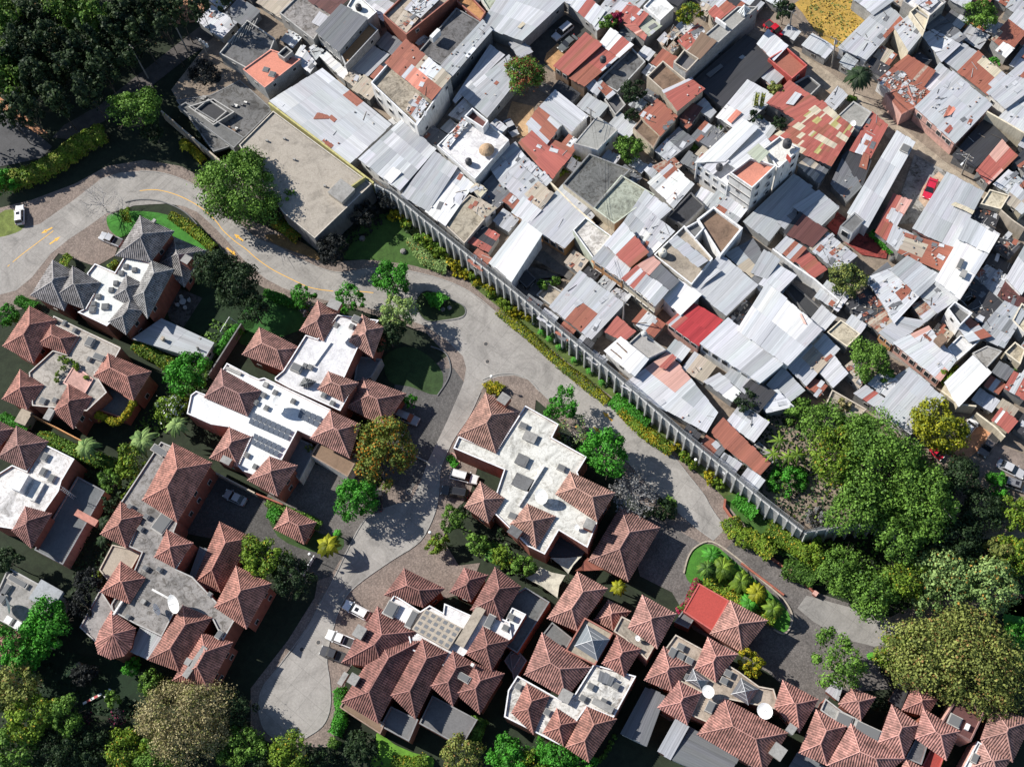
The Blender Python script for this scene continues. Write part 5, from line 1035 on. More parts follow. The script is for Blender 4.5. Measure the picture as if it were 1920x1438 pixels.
sheet('yard', 'F', '1790,830 1850,790 1880,810 1840,840 1815,860 1780,870', SZ + .17, (.52, .26, .14), 'd'); sheet('yard', 'F', '1840,860 1870,830 1940,860 1940,925 1870,905 1830,890', SZ + .16, (.25, .2, .17), 'd'); sheet('yard', 'F', '960,190 1000,200 1005,250 970,260 950,220', SZ + .16, (.45, .30, .17), 'd')
sheet('red_terrace', '31', '540,350 430,250 520,150 900,430 885,500 700,470', SZ + .3, (.34, .06, .05), 'c'); sheet('yard', '30', '1450,200 1560,110 1640,220 1560,260', SZ + .2, (.48, .22, .08), 'd')
sheet('yard', 'F', '975,480 1020,470 1075,515 1040,560 1010,575 960,530', SZ + .15, (.14, .13, .12), 'd'); sheet('yard', '30', '330,720 390,650 480,700 400,785', SZ + .3, (.42, .30, .20), 'd')
# tan platform roof, its railing and the unfinished lot above it
hs('broad flat tan concrete slab roof with roof drains beside the yellow wall', 'conc', 'p', 0)
flat('F', '448,272 512,208 697,345 590,447 530,398', 6.0, 'slab', .3, .5, 'dconc', wm='p'); bx('F', 640, 358, 3.6, 3.6, 1.2, 'slab', 'stair_box', 'conc', None, 'p', -40); bx('F', 668, 343, .3, 4.2, 1.1, 'yellow', 'railing', None, None, 'p', -52)
for q in ('80,1050', '212,1035', '285,1190', '515,1390'): xx, yy = map(float, q.split(',')); bx('10', xx, yy, .5, .35, .5, 'conc', 'roof_drain', None)
hs('unfinished grey concrete lot of low walls, darkened for shade, left of the tan slab', 'conc', 'p', SZ)
flat('F', '330,188 395,178 450,150 512,206 447,270 400,285', .3, 'dconc', .05, .9, 'dconc'); flat('F', '352,200 400,185 440,210 400,235', 1.0, 'dconc', .6, .5, 'conc', wm='p'); flat('00', '1330,800 1390,765 1830,1030 1750,1110', 1.2, 'dconc', .4, .6, 'conc', wm='p'); flat('00', '1450,830 1560,740 1700,835 1600,920', 1.0, 'black', .5, .2, 'conc', wm='p')  # dark concrete tones carry the grove's shade over the lot
for k in range(26): bx('00', random.uniform(1450, 1850), random.uniform(720, 1020), random.uniform(.3, 1.4), random.uniform(.2, .6), random.uniform(.2, .6), random.choice(('conc', 'dconc', 'brown', 'owhite')), 'rubble_block', None, .3)
wall_line('10', '95,770 480,1060 880,1370', 3.5, .35, 'long low wall painted yellow olive between tan slab and metal shed', 'yellow', SZ)
hs('derelict grey concrete terrace with bare ribs at the top left', 'conc', 'p'); flat('00', '1640,400 1850,150 2060,290 2000,440 1860,520', 4.0, 'dconc', .5, .8, 'conc')
for k in range(9): bx('00', 1700 + k * 26, 330 - k * 19, .15, 2.8, .25, 'conc', 'roof_rib', None)
hs('salmon red terrace on a grey block house overlooking the tan slab', 'block'); flat('10', '-100,520 110,370 335,445 65,658', 5.0, 'salmon', .25, .15, 'block'); flat('10', '160,405 225,345 275,385 210,440', 5.9, 'black', .5, .1, 'conc'); sky('10', 75, 520, 1.3, 1.0, .4); sky('10', 120, 555, 1.3, 1.2, .3); met('10', '290,440 340,340 440,470 400,540', 4, 'white', 0, .1, junk=6)
hs('long low metal shed with rust patches beside the yellow wall', 'block'); met('10', '110,760 500,530 1005,940 700,1215', 3.6, 'silver', .08, .06, rot=1, patch=[('lite', .12, 0), ('rust', .10, .45)], junk=9, sheet=(1.6, 4)); met('10', '430,890 520,740 560,760 545,890', 3.9, 'rust', .5, .2, wall=False); met('10', '490,1060 600,950 640,1040 560,1110', 3.85, 'rust', .5, .2, wall=False)
hs('two toned grey metal roof at the end of the long shed', 'white', 'p'); met('10', '780,1190 1085,905 1335,1115 1075,1420', 4.8, 'silver', .05, .08, patch=MIX[:2]); met('10', '955,1330 1030,1255 1090,1300 1010,1380', 4.95, 'white', 0, .03, wall=False); wins('10', 780, 1190, 1075, 1420, 3, 1)
hs('dark corrugated roof over an open orange balcony by the alley', 'block'); met('10', '455,235 640,45 825,150 620,382', 7.6, 'dzinc', 0, .04, sheet=(1, 8)); wins('10', 455, 235, 620, 382, 3, 2, 1.2); flat('10', '620,382 825,150 915,225 670,490', 5.2, 'orange', .6, .3, 'block'); flat('10', '680,50 745,-60 905,90 830,155', 6.8, 'white', .4, .4, 'conc', wm='p'); tank('10', 765, 45, 'black water tank on the white terrace at the top', H['z'])
hs('mottled grey concrete roof left of the dark corrugated one', 'conc', 'p'); flat('10', '175,100 330,-50 560,110 430,300', 5.0, 'conc', .3, .9, 'conc'); met('10', '415,170 480,95 545,135 480,205', 5.5, 'silver', 0, .05, wall=False)
hs('dim reddish metal roof on the top edge', 'block'); met('10', '400,10 500,-90 700,-10 560,100', 5.8, 'maroon', .3, .2)
hs('low pale metal roof in the courtyard of the rusty house', 'block'); met('10', '668,500 850,330 985,412 840,562', 3.0, 'zinc', 0, .04); met('10', '480,430 530,390 700,540 650,590', 3.2, 'white', 0, .1)
hs('orange brick walled house with an open room and scattered roof sheets', 'brick', 'b'); flat('10', '950,112 1180,-110 1500,-40 1125,262', 6.6, 'tan', .7, .8, 'brick', wm='b'); met('10', '1035,180 1110,90 1220,150 1130,245', 6.9, 'tan', .3, .2, wall=False, junk=10); met('10', '1110,70 1250,-80 1380,0 1230,140', 7.2, 'lite', .2, .2, junk=30, wall=False, patch=RM)
hs('half collapsed house under bright red rusty sheets beside the alley', 'white', 'p'); flat('10', '860,620 1130,310 1455,580 1205,945', 7.6, 'tan', .7, .9, 'owhite'); met('10', '975,478 1130,310 1455,580 1310,745', 8.5, 'rust', .45, .25, patch=[('lite', .2, .1), ('tan', .12, .2), ('salmon', .3, .3)], junk=14, wm='b', wcol='block'); met('10', '1120,820 1200,700 1320,800 1220,930', 8.2, 'tan', .3, .3, wall=False, junk=26, patch=RM, drop=.2); wins('10', 860, 620, 1205, 945, 4, 2, 1.2, 1.3, 7.6)
hs('sooty dark terrace right of the red rusty sheets', 'dblock'); flat('10', '1215,390 1500,60 1690,170 1385,485', 4.8, 'dconc', .4, .9, 'dblock'); met('10', '1380,500 1690,170 1765,240 1465,577', 5.8, 'zinc', .1, .15, junk=16); bx('10', 1340, 250, 2.4, .8, 1.6, 'white', 'parapet', None, None, 'p', 50)
hs('narrow silver roof strip beside the sooty terrace', 'block'); met('10', '1480,745 1745,340 1855,415 1500,765', 3.6, 'silver', .05, .1)
hs('grey metal roof touching the half red tree', 'block'); met('10', '1545,705 1890,430 1985,570 1735,872', 4.0, 'zinc', .1, .1, junk=6)
hs('roofless white house with a maroon room and a sand heap', 'white', 'p'); flat('10', '1355,1090 1625,820 1895,1050 1640,1342', 5.6, 'white', .5, .6, 'owhite', wm='b'); flat('10', '1560,870 1620,808 1740,905 1700,960', 6.8, 'maroon', 1.0, .1, 'white', wm='p'); met('10', '1390,1085 1550,900 1590,930 1440,1120', 5.9, 'tan', .4, .3, wall=False, junk=22, patch=RM); tank('10', 1590, 1200, 'small black water tank on the roofless white house', H['z']); 
mb = MB(); c = PT('10', 1725, 1110, SZ + 6.2); mb.lathe((c.x, c.y, SZ + 5.6), ((1.5, 0), (1.2, .5), (.5, 1.0), (0, 1.1)), 'd', (.42, .29, .18), 14); tag(mb.build('sand_heap', None, c), 'brown sand heap on the white terrace', 'sand heap')
hs('cluster of small grey lean-tos above the roofless white house', 'block'); met('10', '1450,860 1560,750 1650,800 1540,900', 3.2, 'zinc', .1, .2, junk=8)
hs('orange edged brick ruin at the top between grey roofs', 'brick', 'b'); flat('10', '1500,10 1560,-80 1720,90 1680,160', 5.0, 'orange', .6, .8, 'brick'); flat('10', '1680,-20 1780,-100 1860,10 1760,110', 4.0, 'green', .4, .8, 'owhite')
hs('large plain grey metal roof above the walled car yard', 'block'); met('20', '-230,190 -20,-130 390,12 72,300', 4.6, 'silver', 0, .03, sheet=(1.2, 5)); met('20', '40,205 85,150 110,170 62,215', 5.0, 'cream', 0, .02, wall=False)
# tile 20
hs('pale roof streaked with red right of the car yard', 'block'); met('20', '400,12 480,-80 690,90 612,195', 4.0, 'lite', .15, .08, patch=[('rmetal', .3, .2)])
hs('grey and rust roof beside the magenta bougainvillea', 'block'); met('20', '590,150 730,-20 880,50 640,225', 3.8, 'zinc', .3, .15, patch=RM, junk=6)
hs('faded red roof with planks right of the bougainvillea', 'block'); met('20', '800,130 880,40 1010,120 930,205', 4.2, 'rmetal', .15, .12, junk=6); met('20', '840,190 925,200 1000,270 985,300', 3.9, 'rmetal', .3, .15); met('20', '880,190 1010,112 1112,190 1000,285', 4.0, 'green', .05, .08, junk=5)
hs('white plastered terrace at the top beside the yellow green tree', 'white', 'p'); flat('20', '985,50 1090,-60 1212,60 1110,155', 5.0, 'white', .35, .6, 'white')
hs('crumbling red roof fragments below the yellow green tree', 'tan', 'p'); met('20', '1250,305 1385,195 1435,250 1322,372', 4.2, 'rmetal', .3, .2, junk=14); met('20', '1480,90 1575,5 1665,65 1530,165', 4.6, 'rmetal', .1, .12); met('20', '1100,300 1200,200 1290,300 1200,400', 3.2, 'tan', .3, .3, junk=24, drop=.3, patch=RM)
hs('tall narrow grey house with roof tent, open box room and long blank side', 'block'); flat('20', '1210,460 1690,50 1842,50 1300,545', 7.6, 'conc', .3, .5, 'block'); met('20', '1330,380 1420,245 1520,312 1400,445', 8.4, 'brown', 0, .05, sheet=(1, 6)); flat('20', '1210,470 1290,370 1400,440 1310,535', 7.9, 'dconc', .9, .3, 'tan', wall=False); pyr('20', '1690,90 1740,40 1790,75 1740,125', 1738, 50, 8.2, 1.3, 'white'); bx('20', 1565, 160, .3, 2.6, 1.2, 'white', 'parapet', None, None, 'p', 45)
hs('huge corrugated roof coloured black for the shade of the tall narrow house', 'dblock'); met('20', '1360,610 1745,280 2020,430 1600,810', 3.6, 'black', 0, .06, sheet=(1.1, 9)); met('20', '1700,430 1850,325 1870,345 1725,445', 3.9, 'zinc', 0, .05, wall=False); met('20', '1450,560 1560,490 1580,510 1480,585', 3.85, 'dzinc', 0, .05, wall=False)  # dark metal made black to stand in for the tall house's shadow
hs('bright metal roof with one rust spot above the tall cactus', 'block'); met('20', '1540,872 1760,618 1975,740 1690,965', 3.5, 'lite', .0, .05, patch=[('white', .2, 0)]); met('20', '1610,900 1680,825 1720,850 1640,925', 3.75, 'salmon', .4, .2, wall=False)
hs('pair of red roofs split by a dark gutter beside the half red tree', 'brown', 'p'); met('20', '320,490 545,262 665,345 425,557', 5.4, 'rmetal', .05, .08, patch=[('rust', .3, .2)], sheet=(.9, 7)); met('20', '440,580 660,330 800,420 545,642', 4.9, 'rmetal', .05, .08, sheet=(.9, 5)); met('20', '662,330 742,225 898,342 800,422', 5.0, 'white', .1, .1, patch=[('rmetal', .35, .1)]); wins('20', 320, 490, 425, 557, 2, 1); tank('20', 682, 435, 'black water tank on the pair of red roofs', SZ + 5.0)
hs('soot stained terrace under the pair of red roofs', 'block'); flat('20', '640,605 895,355 1000,462 790,690', 3.4, 'dconc', .5, .9, 'block')
hs('small pinkish lean-to roof with a white awning by the alley', 'block'); met('20', '620,620 640,570 765,690 715,735', 4.2, 'tan', .3, .1, patch=RM); met('20', '540,630 590,575 665,665 630,710', 4.0, 'lite', 0, .05)
hs('little dark walled yard building by the dark garden tree', 'block'); flat('20', '690,745 775,680 852,785 775,865', 2.6, 'dconc', .5, .6, 'conc')
hs('brown rendered terrace above the striped red roof', 'tan', 'p'); flat('20', '1010,572 1130,455 1305,600 1140,690', 5.0, 'brown', .7, .7, 'tan')
hs('red and white striped roof on a brown block house', 'tan', 'b'); met('20', '1138,680 1335,588 1432,665 1240,825', 6.6, 'rmetal', .0, .06, rot=0, sheet=(.7, 6), patch=[('lite', .3, 0)], junk=5)
hs('brick brown roof strewn with sticks below the dark garden', 'cream', 'p'); met('20', '965,860 1090,755 1225,880 1110,1012', 4.8, 'rust', .1, .1, junk=14, sheet=(.9, 6)); flat('20', '905,962 970,885 1112,1012 1060,1108', 4.4, 'brown', .4, .8, 'cream')
hs('silver pitched shed with a shaded rusty wing in the middle of the top', 'owhite', 'p'); met('20', '220,805 325,675 558,862 440,975', 5.2, 'lite', .0, .05, rot=1, sheet=(1, 6)); met('20', '118,932 222,790 372,930 260,1072', 4.0, 'silver', .1, .1, rot=1, patch=[('rust', .15, .3)])
hs('wide dull red metal roof below the silver pitched shed', 'block'); met('20', '60,1075 165,985 462,1130 290,1345', 3.4, 'rmetal', .1, .08, rot=1, sheet=(1, 5), patch=[('rust', .2, .2)], junk=7)
hs('grey concrete box house with white front left of the round green tree', 'white', 'p'); flat('20', '462,1075 635,868 792,972 640,1125', 5.8, 'conc', .15, .5, 'white')
hs('mottled dark concrete roof beside the round green tree', 'cream', 'p'); flat('F', '1055,345 1105,288 1182,318 1113,390', 5.2, 'dconc', .45, .9, 'cream'); flat('F', '1112,390 1165,328 1228,365 1152,420', 5.3, 'green', .4, .8, 'cream'); wall_line('F', '1030,340 1075,385 1115,420', 3.4, .3, 'cream garden wall with plants behind it', 'cream', SZ)
hs('shaded grey sheets and skylights in the junk courtyard', 'dblock'); met('20', '1080,1125 1250,955 1362,1050 1165,1200', 3.6, 'dzinc', .0, .15, patch=[('zinc', .25, 0), ('silver', .1, 0)], junk=10)
hs('maroon canopy with a curtain beside the white barked tree', 'block'); met('20', '1260,890 1340,790 1420,820 1320,950', 3.6, 'maroon', .1, .2, junk=6); met('20', '1380,800 1440,740 1520,830 1480,880', 3.6, 'zinc', 0, .05)
hs('pale patched roof with red ends left of the white four storey block', 'conc', 'p'); met('21', '1030,-70 1190,-210 1350,-60 1210,110', 4.2, 'silver', .15, .12, patch=[('white', .2, 0), ('rust', .2, .4)], junk=8); met('21', '1060,-190 1200,-260 1260,-200 1160,-110', 3.8, 'tan', .5, .2, junk=12)
# white four storey block
hs('white four storey block with orange tiled terrace and black tank', 'white', 'p')
met('W', '150,742 660,288 842,370 480,722', 8.2, 'white', 0, .02, sheet=(1.4, 9), wcol='white'); met('W', '480,722 842,370 972,520 600,800', 7.9, 'lite', 0, .03, sheet=(1, 9), wcol='white'); flat('W', '150,742 480,722 700,850 505,1010', 7.0, 'white', .5, .3, 'white')
met('W', '230,800 380,660 520,740 350,880', 7.9, 'lite', 0, .04, wall=False); tank('W', 415, 785, 'black water tank on the left wing of the white four storey block', SZ + 7.6)
flat('W', '530,862 760,690 1052,780 780,1035', 11.0, 'salmon', .7, .2, 'owhite', wm='p'); flat('W', '905,590 1090,450 1322,592 1070,815', 10.6, 'owhite', .5, .5, 'owhite', wm='p'); met('W', '722,640 850,545 965,655 855,760', 11.8, 'green', 0, .1, wall=False)
tank('W', 1180, 515, 'large black water tank on top of the white four storey block', H['z'], r=.8, h=1.6); bx('W', 1195, 685, .2, 1.2, 1.2, 'bred', 'red_panel', None, None, 'p', 30)
wins('W', 530, 862, 780, 1035, 2, 4, 2.6, .5, 11.5, 2.6); wins('W', 150, 742, 505, 1010, 4, 3, 1.0, 1.1, 7.4); wins('W', 1322, 592, 780, 1035, 4, 3, 1.0, 1.1, 11.0)
hs('shaded grey roofs right of the white four storey block', 'block'); met('W', '700,1400 1240,900 1440,1040 975,1620', 3.4, 'zinc', 0, .05, sheet=(1.1, 6)); met('W', '1255,1240 1450,1060 1730,1255 1560,1440', 3.6, 'zinc', 0, .05, sheet=(1, 7)); met('W', '1260,1220 1290,1240 1250,1400 1160,1320', 3.5, 'dzinc', 0, .1)
hs('roof patterned red, cream and lichen yellow beside the white block', 'block'); met('30', '10,1045 400,770 632,970 470,1235', 4.6, 'rmetal', .05, .12, sheet=(.42, 1.5), patch=[('cream', .25, 0), ('yellow', .1, .1), ('rust', .2, .2)]); met('30', '230,1240 300,1180 440,1270 380,1370', 4.3, 'dzinc', .0, .3, sheet=(.5, 2), patch=[('tan', .3, 0)])
hs('striped brown red roof above the patterned one', 'block'); met('30', '0,775 160,622 455,820 205,885', 4.4, 'rmetal', .15, .12, sheet=(.6, 6), patch=[('tan', .2, .2), ('rust', .3, .3)]); met('30', '130,780 200,700 250,720 190,790', 4.7, 'lite', 0, .03, wall=False)
# tile 30
hs('grey metal roof with pinned sheets below the dry field', 'white', 'p'); met('30', '535,350 870,15 1010,140 740,440', 4.2, 'silver', .03, .06, sheet=(1, 4), junk=14); met('30', '860,270 985,130 1010,160 880,290', 4.4, 'rust', .5, .2, wall=False); wins('30', 535, 350, 740, 440, 2, 1)
hs('corrugated grey roof on the top edge beside the field', 'block'); met('30', '640,-10 740,-120 930,10 790,105', 4.2, 'zinc', 0, .06, sheet=(1, 6))
hs('cream walled tower house with weighted sheet roof', 'cream', 'p'); met('30', '955,210 1045,140 1165,240 1055,375', 6.0, 'silver', 0, .08, junk=12); flat('30', '1060,90 1120,40 1210,120 1170,240', 7.2, 'cream', .6, .3, 'cream')
hs('white cluttered terrace on the top edge right of the cream tower', 'owhite', 'p'); flat('30', '1010,10 1150,-110 1335,15 1195,135', 7.2, 'white', .5, .6, 'conc', wm='b'); met('30', '1100,20 1200,-70 1290,0 1200,80', 7.8, 'lite', 0, .1, wall=False, junk=10)
hs('dark weathered roof east of the cream tower', 'block'); met('30', '1170,195 1290,108 1478,270 1385,335', 4.4, 'dzinc', .15, .2, junk=9, patch=[('zinc', .4, .1)]); met('30', '1160,265 1240,240 1425,345 1300,455', 4.1, 'lite', .1, .08, junk=8)
hs('dark grey roof joining the two pale ones at upper right', 'block'); met('30', '1310,442 1440,328 1572,412 1440,545', 3.6, 'zinc', 0, .05)
hs('pale roof inset with brown squares at upper right', 'block'); met('30', '1430,540 1572,400 1772,582 1640,705', 4.0, 'silver', .0, .08, patch=[('rust', .22, .2), ('cream', .06, 0)], junk=9, sheet=(1.6, 1.8))
hs('weathered pinkish roof behind the large top right tree', 'block'); met('30', '1680,290 1860,90 1990,180 1800,400', 4.4, 'tan', .35, .1, patch=RM); met('30', '1700,380 1762,318 1845,372 1782,435', 4.6, 'white', 0, .02, wall=False, junk=3)
hs('striped rust orange roof above the rubble', 'block'); met('30', '955,495 1050,428 1242,535 1160,645', 4.0, 'rust', .3, .12, sheet=(.6, 5), patch=[('tan', .2, .3)])
hs('grey sheet roof touching the striped rust one', 'block'); met('30', '1165,645 1285,478 1405,560 1255,702', 3.7, 'silver', .02, .07)
hs('roof buried under white rubble and scraps', 'white', 'p'); met('30', '830,605 955,500 1215,690 1080,790', 4.2, 'rust', .3, .15, junk=130)
hs('big patchwork roof with pink and white street front', 'pinkw', 'p'); met('30', '1110,805 1380,550 1665,790 1400,1065', 5.2, 'silver', .03, .06, sheet=(1.1, 4), patch=[('lite', .2, 0), ('zinc', .1, 0)], junk=24); met('30', '1320,980 1410,880 1440,910 1350,1000', 5.45, 'rmetal', .4, .2, wall=False); met('30', '1310,880 1380,740 1430,790 1370,860', 5.5, 'salmon', .4, .2, wall=False); wins('30', 1110, 805, 1400, 1065, 4, 2, 1.1, 1.3); flat('30', '880,700 1050,640 1110,800 1000,860', 4.2, 'rust', .2, .3, 'pinkw')
hs('light grey roof sloping to the right edge above the cream wall', 'owhite', 'p'); met('30', '1650,690 1900,480 2010,640 1780,810', 4.6, 'silver', .08, .08, junk=6, patch=RM[:1]); met('30', '1730,885 1925,690 2030,810 1925,985', 4.2, 'lite', .05, .06, junk=6)
wall_line('30', '1640,835 1790,920 1925,1000', 5.0, .3, 'tall cream gable wall over dark roofs at right', 'cream', SZ)
hs('black roof below the cream gable wall', 'dblock'); met('30', '1390,1160 1630,885 1790,1050 1560,1245', 3.4, 'black', .05, .1, junk=6); met('30', '1570,1272 1745,1065 1855,1180 1655,1375', 3.6, 'rmetal', .15, .08, sheet=(.7, 5))
hs('red walled open house corner on the dusty street', 'pinkw', 'p'); flat('30', '0,440 140,355 295,490 180,590', 4.2, 'rust', .7, .3, 'bred'); met('30', '-70,330 0,240 138,352 40,450', 4.6, 'lite', .15, .1, sheet=(.8, 5)); met('30', '-60,560 0,450 130,550 40,640', 3.6, 'zinc', 0, .05)
hs('square dark flat roof beside the brown yard', 'block'); flat('30', '190,625 300,562 395,640 312,722', 2.8, 'black', .5, .2, 'conc'); met('30', '430,765 520,660 582,725 500,815', 3.0, 'silver', .05, .1, junk=4)
hs('pale concrete roof with small dish by the street', 'owhite', 'p'); flat('30', '520,870 640,758 778,840 692,965', 3.8, 'conc', .2, .5, 'white'); dish('30', 640, 925, .6, 215, 45)
hs('brown red metal roof strip pointing at the street', 'block'); met('30', '620,1120 780,840 892,940 770,1172', 4.0, 'rmetal', .1, .08, junk=10, sheet=(.9, 5)); met('30', '690,1240 715,1160 750,1180 735,1260', 3.6, 'rust', .3, .2)
hs('long white metal roof with a square roof light', 'white', 'p'); met('31', '600,150 963,-455 1100,-370 752,258', 4.8, 'lite', 0, .03, sheet=(1.1, 7)); sky('30', 1030, 1112, 1.7, 1.7, .2)
hs('dark roofs filling the gap beside the long white roof', 'dblock'); met('30', '560,1180 640,1110 760,1210 700,1400', 3.2, 'black', .05, .1, junk=4); met('30', '480,1380 560,1190 690,1400 590,1500', 3.0, 'dzinc', 0, .1, junk=5)
hs('cream and pink houses above the street at the right edge', 'cream', 'p'); met('31', '1780,70 1860,-60 2000,60 1900,155', 4.6, 'tan', .2, .15, patch=RM); flat('31', '1590,90 1660,-20 1810,25 1745,130', 4.4, 'cream', .3, .8, 'cream'); wall_line('31', '1745,135 1830,210 1925,275', 4.2, .25, 'cream street wall at the right edge', 'tan', SZ)
hs('black truss roof with white beams right of the two toned roof', 'block'); met('31', '1525,170 1600,60 1740,140 1690,270', 3.4, 'black', 0, .2, junk=20)
# tile 11 along the wall
hs('grey and white sheets right behind the fence, nearest the tan slab', 'block'); met('11', '1095,20 1340,-285 1500,-170 1290,140', 4.2, 'zinc', 0, .05, patch=[('silver', .3, 0)]); met('11', '1275,140 1500,-170 1620,-50 1420,245', 4.3, 'white', 0, .06, patch=[('lite', .3, 0)], junk=10)
hs('cluttered pinkish terrace with plants behind the fence', 'owhite', 'p'); flat('11', '1390,225 1600,20 1790,110 1560,385', 3.8, 'tan', .3, .8, 'conc'); met('11', '1610,110 1670,50 1790,115 1710,190', 4.8, 'tan', 0, .1, junk=10); met('11', '1620,-30 1660,-70 1720,-20 1680,30', 4.8, 'cream', .1, .1, junk=8)
hs('tiny rust topped hut in the shaded yard behind the fence', 'conc', 'p'); met('11', '1590,370 1690,248 1812,322 1735,442', 3.2, 'rmetal', .2, .2, patch=[('black', .35, 0)], sheet=(1, 1.5), junk=5)
hs('plain white metal box building behind the fence', 'white', 'p'); met('21', '-160,525 80,235 217,335 0,660', 5.4, 'white', 0, .02, sheet=(1.2, 9), tilt=.6, wcol='white')
bx0 = None
# tile 21
hs('grey metal roof with three pale brown skylights above the alley front', 'orange', 'p'); met('21', '120,240 395,-70 605,175 392,412', 4.2, 'silver', .0, .05, sheet=(1.2, 5), patch=[('zinc', .12, 0), ('tan', .03, .1)], junk=4); met('21', '5,155 85,55 212,140 125,232', 4.0, 'lite', 0, .04); wins('21', 120, 240, 392, 412, 5, 1, 1.3, 1.6, col='bred')
hs('small rusty and white roofs on the corner above the silver one', 'block'); met('21', '-60,60 60,-60 110,-20 20,120', 3.6, 'rust', .4, .2, junk=10); met('21', '105,20 200,-60 300,20 215,130', 4.2, 'tan', .25, .2, patch=RM, junk=8); met('10', '1900,1290 2030,1200 2090,1260 1960,1400', 3.8, 'silver', .1, .2, junk=10)
hs('blotched white terrace with pale green front wall', 'green', 'p'); flat('21', '455,285 550,188 745,330 612,505', 5.6, 'owhite', .45, .8, 'green')
hs('half red half grey roof over an orange balcony front', 'orange', 'p'); met('21', '610,505 705,395 880,555 822,655', 7.0, 'lite', 0, .04, sheet=(1, 6)); met('21', '705,395 835,248 1012,455 880,555', 7.2, 'rmetal', .1, .08, sheet=(.8, 4), patch=[('lite', .15, 0), ('rust', .2, .3)]); wins('21', 610, 505, 822, 655, 3, 2, 1.5, 1.0); flat('21', '590,520 612,500 830,650 810,672', 4.4, 'cream', .6, .2, 'orange', wall=False)
hs('grey skylit sheets behind the half red roof', 'block'); met('21', '845,225 995,5 1185,140 950,335', 5.4, 'silver', 0, .07, patch=MIX[:2]); met('21', '925,375 1050,180 1205,305 1032,475', 5.6, 'silver', .1, .12, patch=[('maroon', .15, .1), ('white', .15, 0)], junk=12)
hs('four coloured roof of red, pink, slate and striped grey with windowed front', 'cream', 'p'); met('21', '830,650 930,568 1012,632 930,725', 7.0, 'rmetal', 0, .05, sheet=(.6, 3)); met('21', '928,565 1042,480 1100,530 1010,632', 7.1, 'pinkw', 0, .04, patch=[('lite', .4, 0)]); met('21', '1010,640 1100,530 1242,660 1162,742', 7.1, 'dzinc', 0, .08); met('21', '930,725 1010,635 1162,740 1070,842', 7.0, 'zinc', 0, .05, sheet=(.5, 3)); wins('21', 830, 650, 1070, 842, 5, 2, 1.2, .9)
hs('terrace with balustrade, cream water tank and slanted metal cover', 'owhite', 'p'); flat('21', '1060,470 1290,250 1505,498 1345,695', 5.6, 'tan', .6, .6, 'owhite'); met('21', '1168,372 1240,318 1468,512 1390,568', 7.6, 'silver', 0, .03, wall=False, sheet=(1, 8)); tank('21', 1130, 445, 'cream water tank on the balustraded terrace', H['z'] - 1.6, (.6, .58, .5), .75, 1.5)
hs('white rimmed courtyard house with a brown roof floor', 'white', 'p'); flat('21', '1385,205 1510,108 1730,270 1560,482', 5.4, 'brown', .7, .6, 'white', pw=.35); flat('21', '1290,270 1390,215 1440,270 1370,350', 5.8, 'dconc', .6, .3, 'white')
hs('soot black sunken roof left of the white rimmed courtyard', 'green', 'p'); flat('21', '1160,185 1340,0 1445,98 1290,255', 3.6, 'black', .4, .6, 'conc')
hs('bright white metal roof between cream front and red roof', 'white', 'p'); met('21', '1138,790 1250,668 1403,780 1262,912', 5.6, 'white', 0, .02, sheet=(1, 6))
hs('large plain grey roof right of the bright white one', 'block'); met('21', '1350,710 1560,468 1835,690 1600,918', 5.4, 'silver', 0, .03, sheet=(1.2, 6)); met('21', '1490,600 1540,570 1560,600 1400,720', 5.65, 'silver', 0, .03, wall=False)
hs('crimson corrugated roof above a salmon street front', 'pinkw', 'p'); met('21', '1170,980 1350,828 1568,955 1395,1142', 5.4, (.42, .045, .05), .05, .12, sheet=(.5, 4), patch=[('rmetal', .15, .1), ('lite', .03, 0)]); wins('21', 1170, 980, 1395, 1142, 4, 1, 1.4, 1.2)
hs('very large bright ribbed metal roof right of the crimson one', 'white', 'p'); met('21', '1418,1140 1620,960 2040,1270 1850,1420', 5.9, 'lite', 0, .05, sheet=(1.1, 7), tilt=.3); met('21', '1700,1030 1910,700 2310,1040 2060,1290', 6.4, 'white', 0, .04, sheet=(1.1, 6), tilt=.6); wins('21', 1418, 1140, 1850, 1420, 6, 1, 1.3, 1.5); met('31', '30,770 70,745 390,1020 360,1050', 6.6, 'lite', 0, .03, wall=False); met('31', '200,900 250,920 290,1000 240,980', 6.7, 'pinkw', 0, .03, wall=False)
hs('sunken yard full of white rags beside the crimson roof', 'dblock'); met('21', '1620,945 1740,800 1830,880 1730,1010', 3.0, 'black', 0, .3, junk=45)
hs('patchy translucent roof right of the balustraded terrace', 'block'); met('21', '1600,470 1800,370 1925,560 1840,680', 3.8, 'zinc', 0, .12, patch=[('tan', .35, 0), ('dzinc', .2, 0)], sheet=(1.4, 2.2)); met('21', '1830,700 1925,560 2080,660 1960,840', 3.6, 'zinc', 0, .1)
hs('faded striped roof with a vine right behind the fence', 'block'); met('21', '290,862 508,608 832,842 590,1095', 4.2, 'silver', .16, .08, sheet=(.8, 5), patch=[('tan', .12, .3), ('rust', .06, .4)], junk=8)
hs('small crimson patched roof behind the fence', 'conc', 'p'); met('21', '698,1042 792,948 914,1050 830,1112', 3.8, 'rmetal', .15, .1, sheet=(.6, 3), patch=[('pinkw', .2, .1)])
hs('white metal roof with two brown skylight strips behind the fence', 'white', 'p'); met('21', '705,1190 820,1098 1012,1252 912,1372', 4.6, 'white', 0, .02, sheet=(1, 6)); met('21', '735,1180 760,1165 835,1230 820,1250', 4.85, 'brown', 0, .1, wall=False); met('21', '780,1130 805,1115 880,1185 860,1205', 4.85, 'brown', 0, .1, wall=False)
hs('grey paved terrace with a white rim facing the alley', 'white', 'p'); flat('21', '868,1135 972,1040 1155,1180 1010,1250', 3.6, 'conc', .35, .3, 'white')
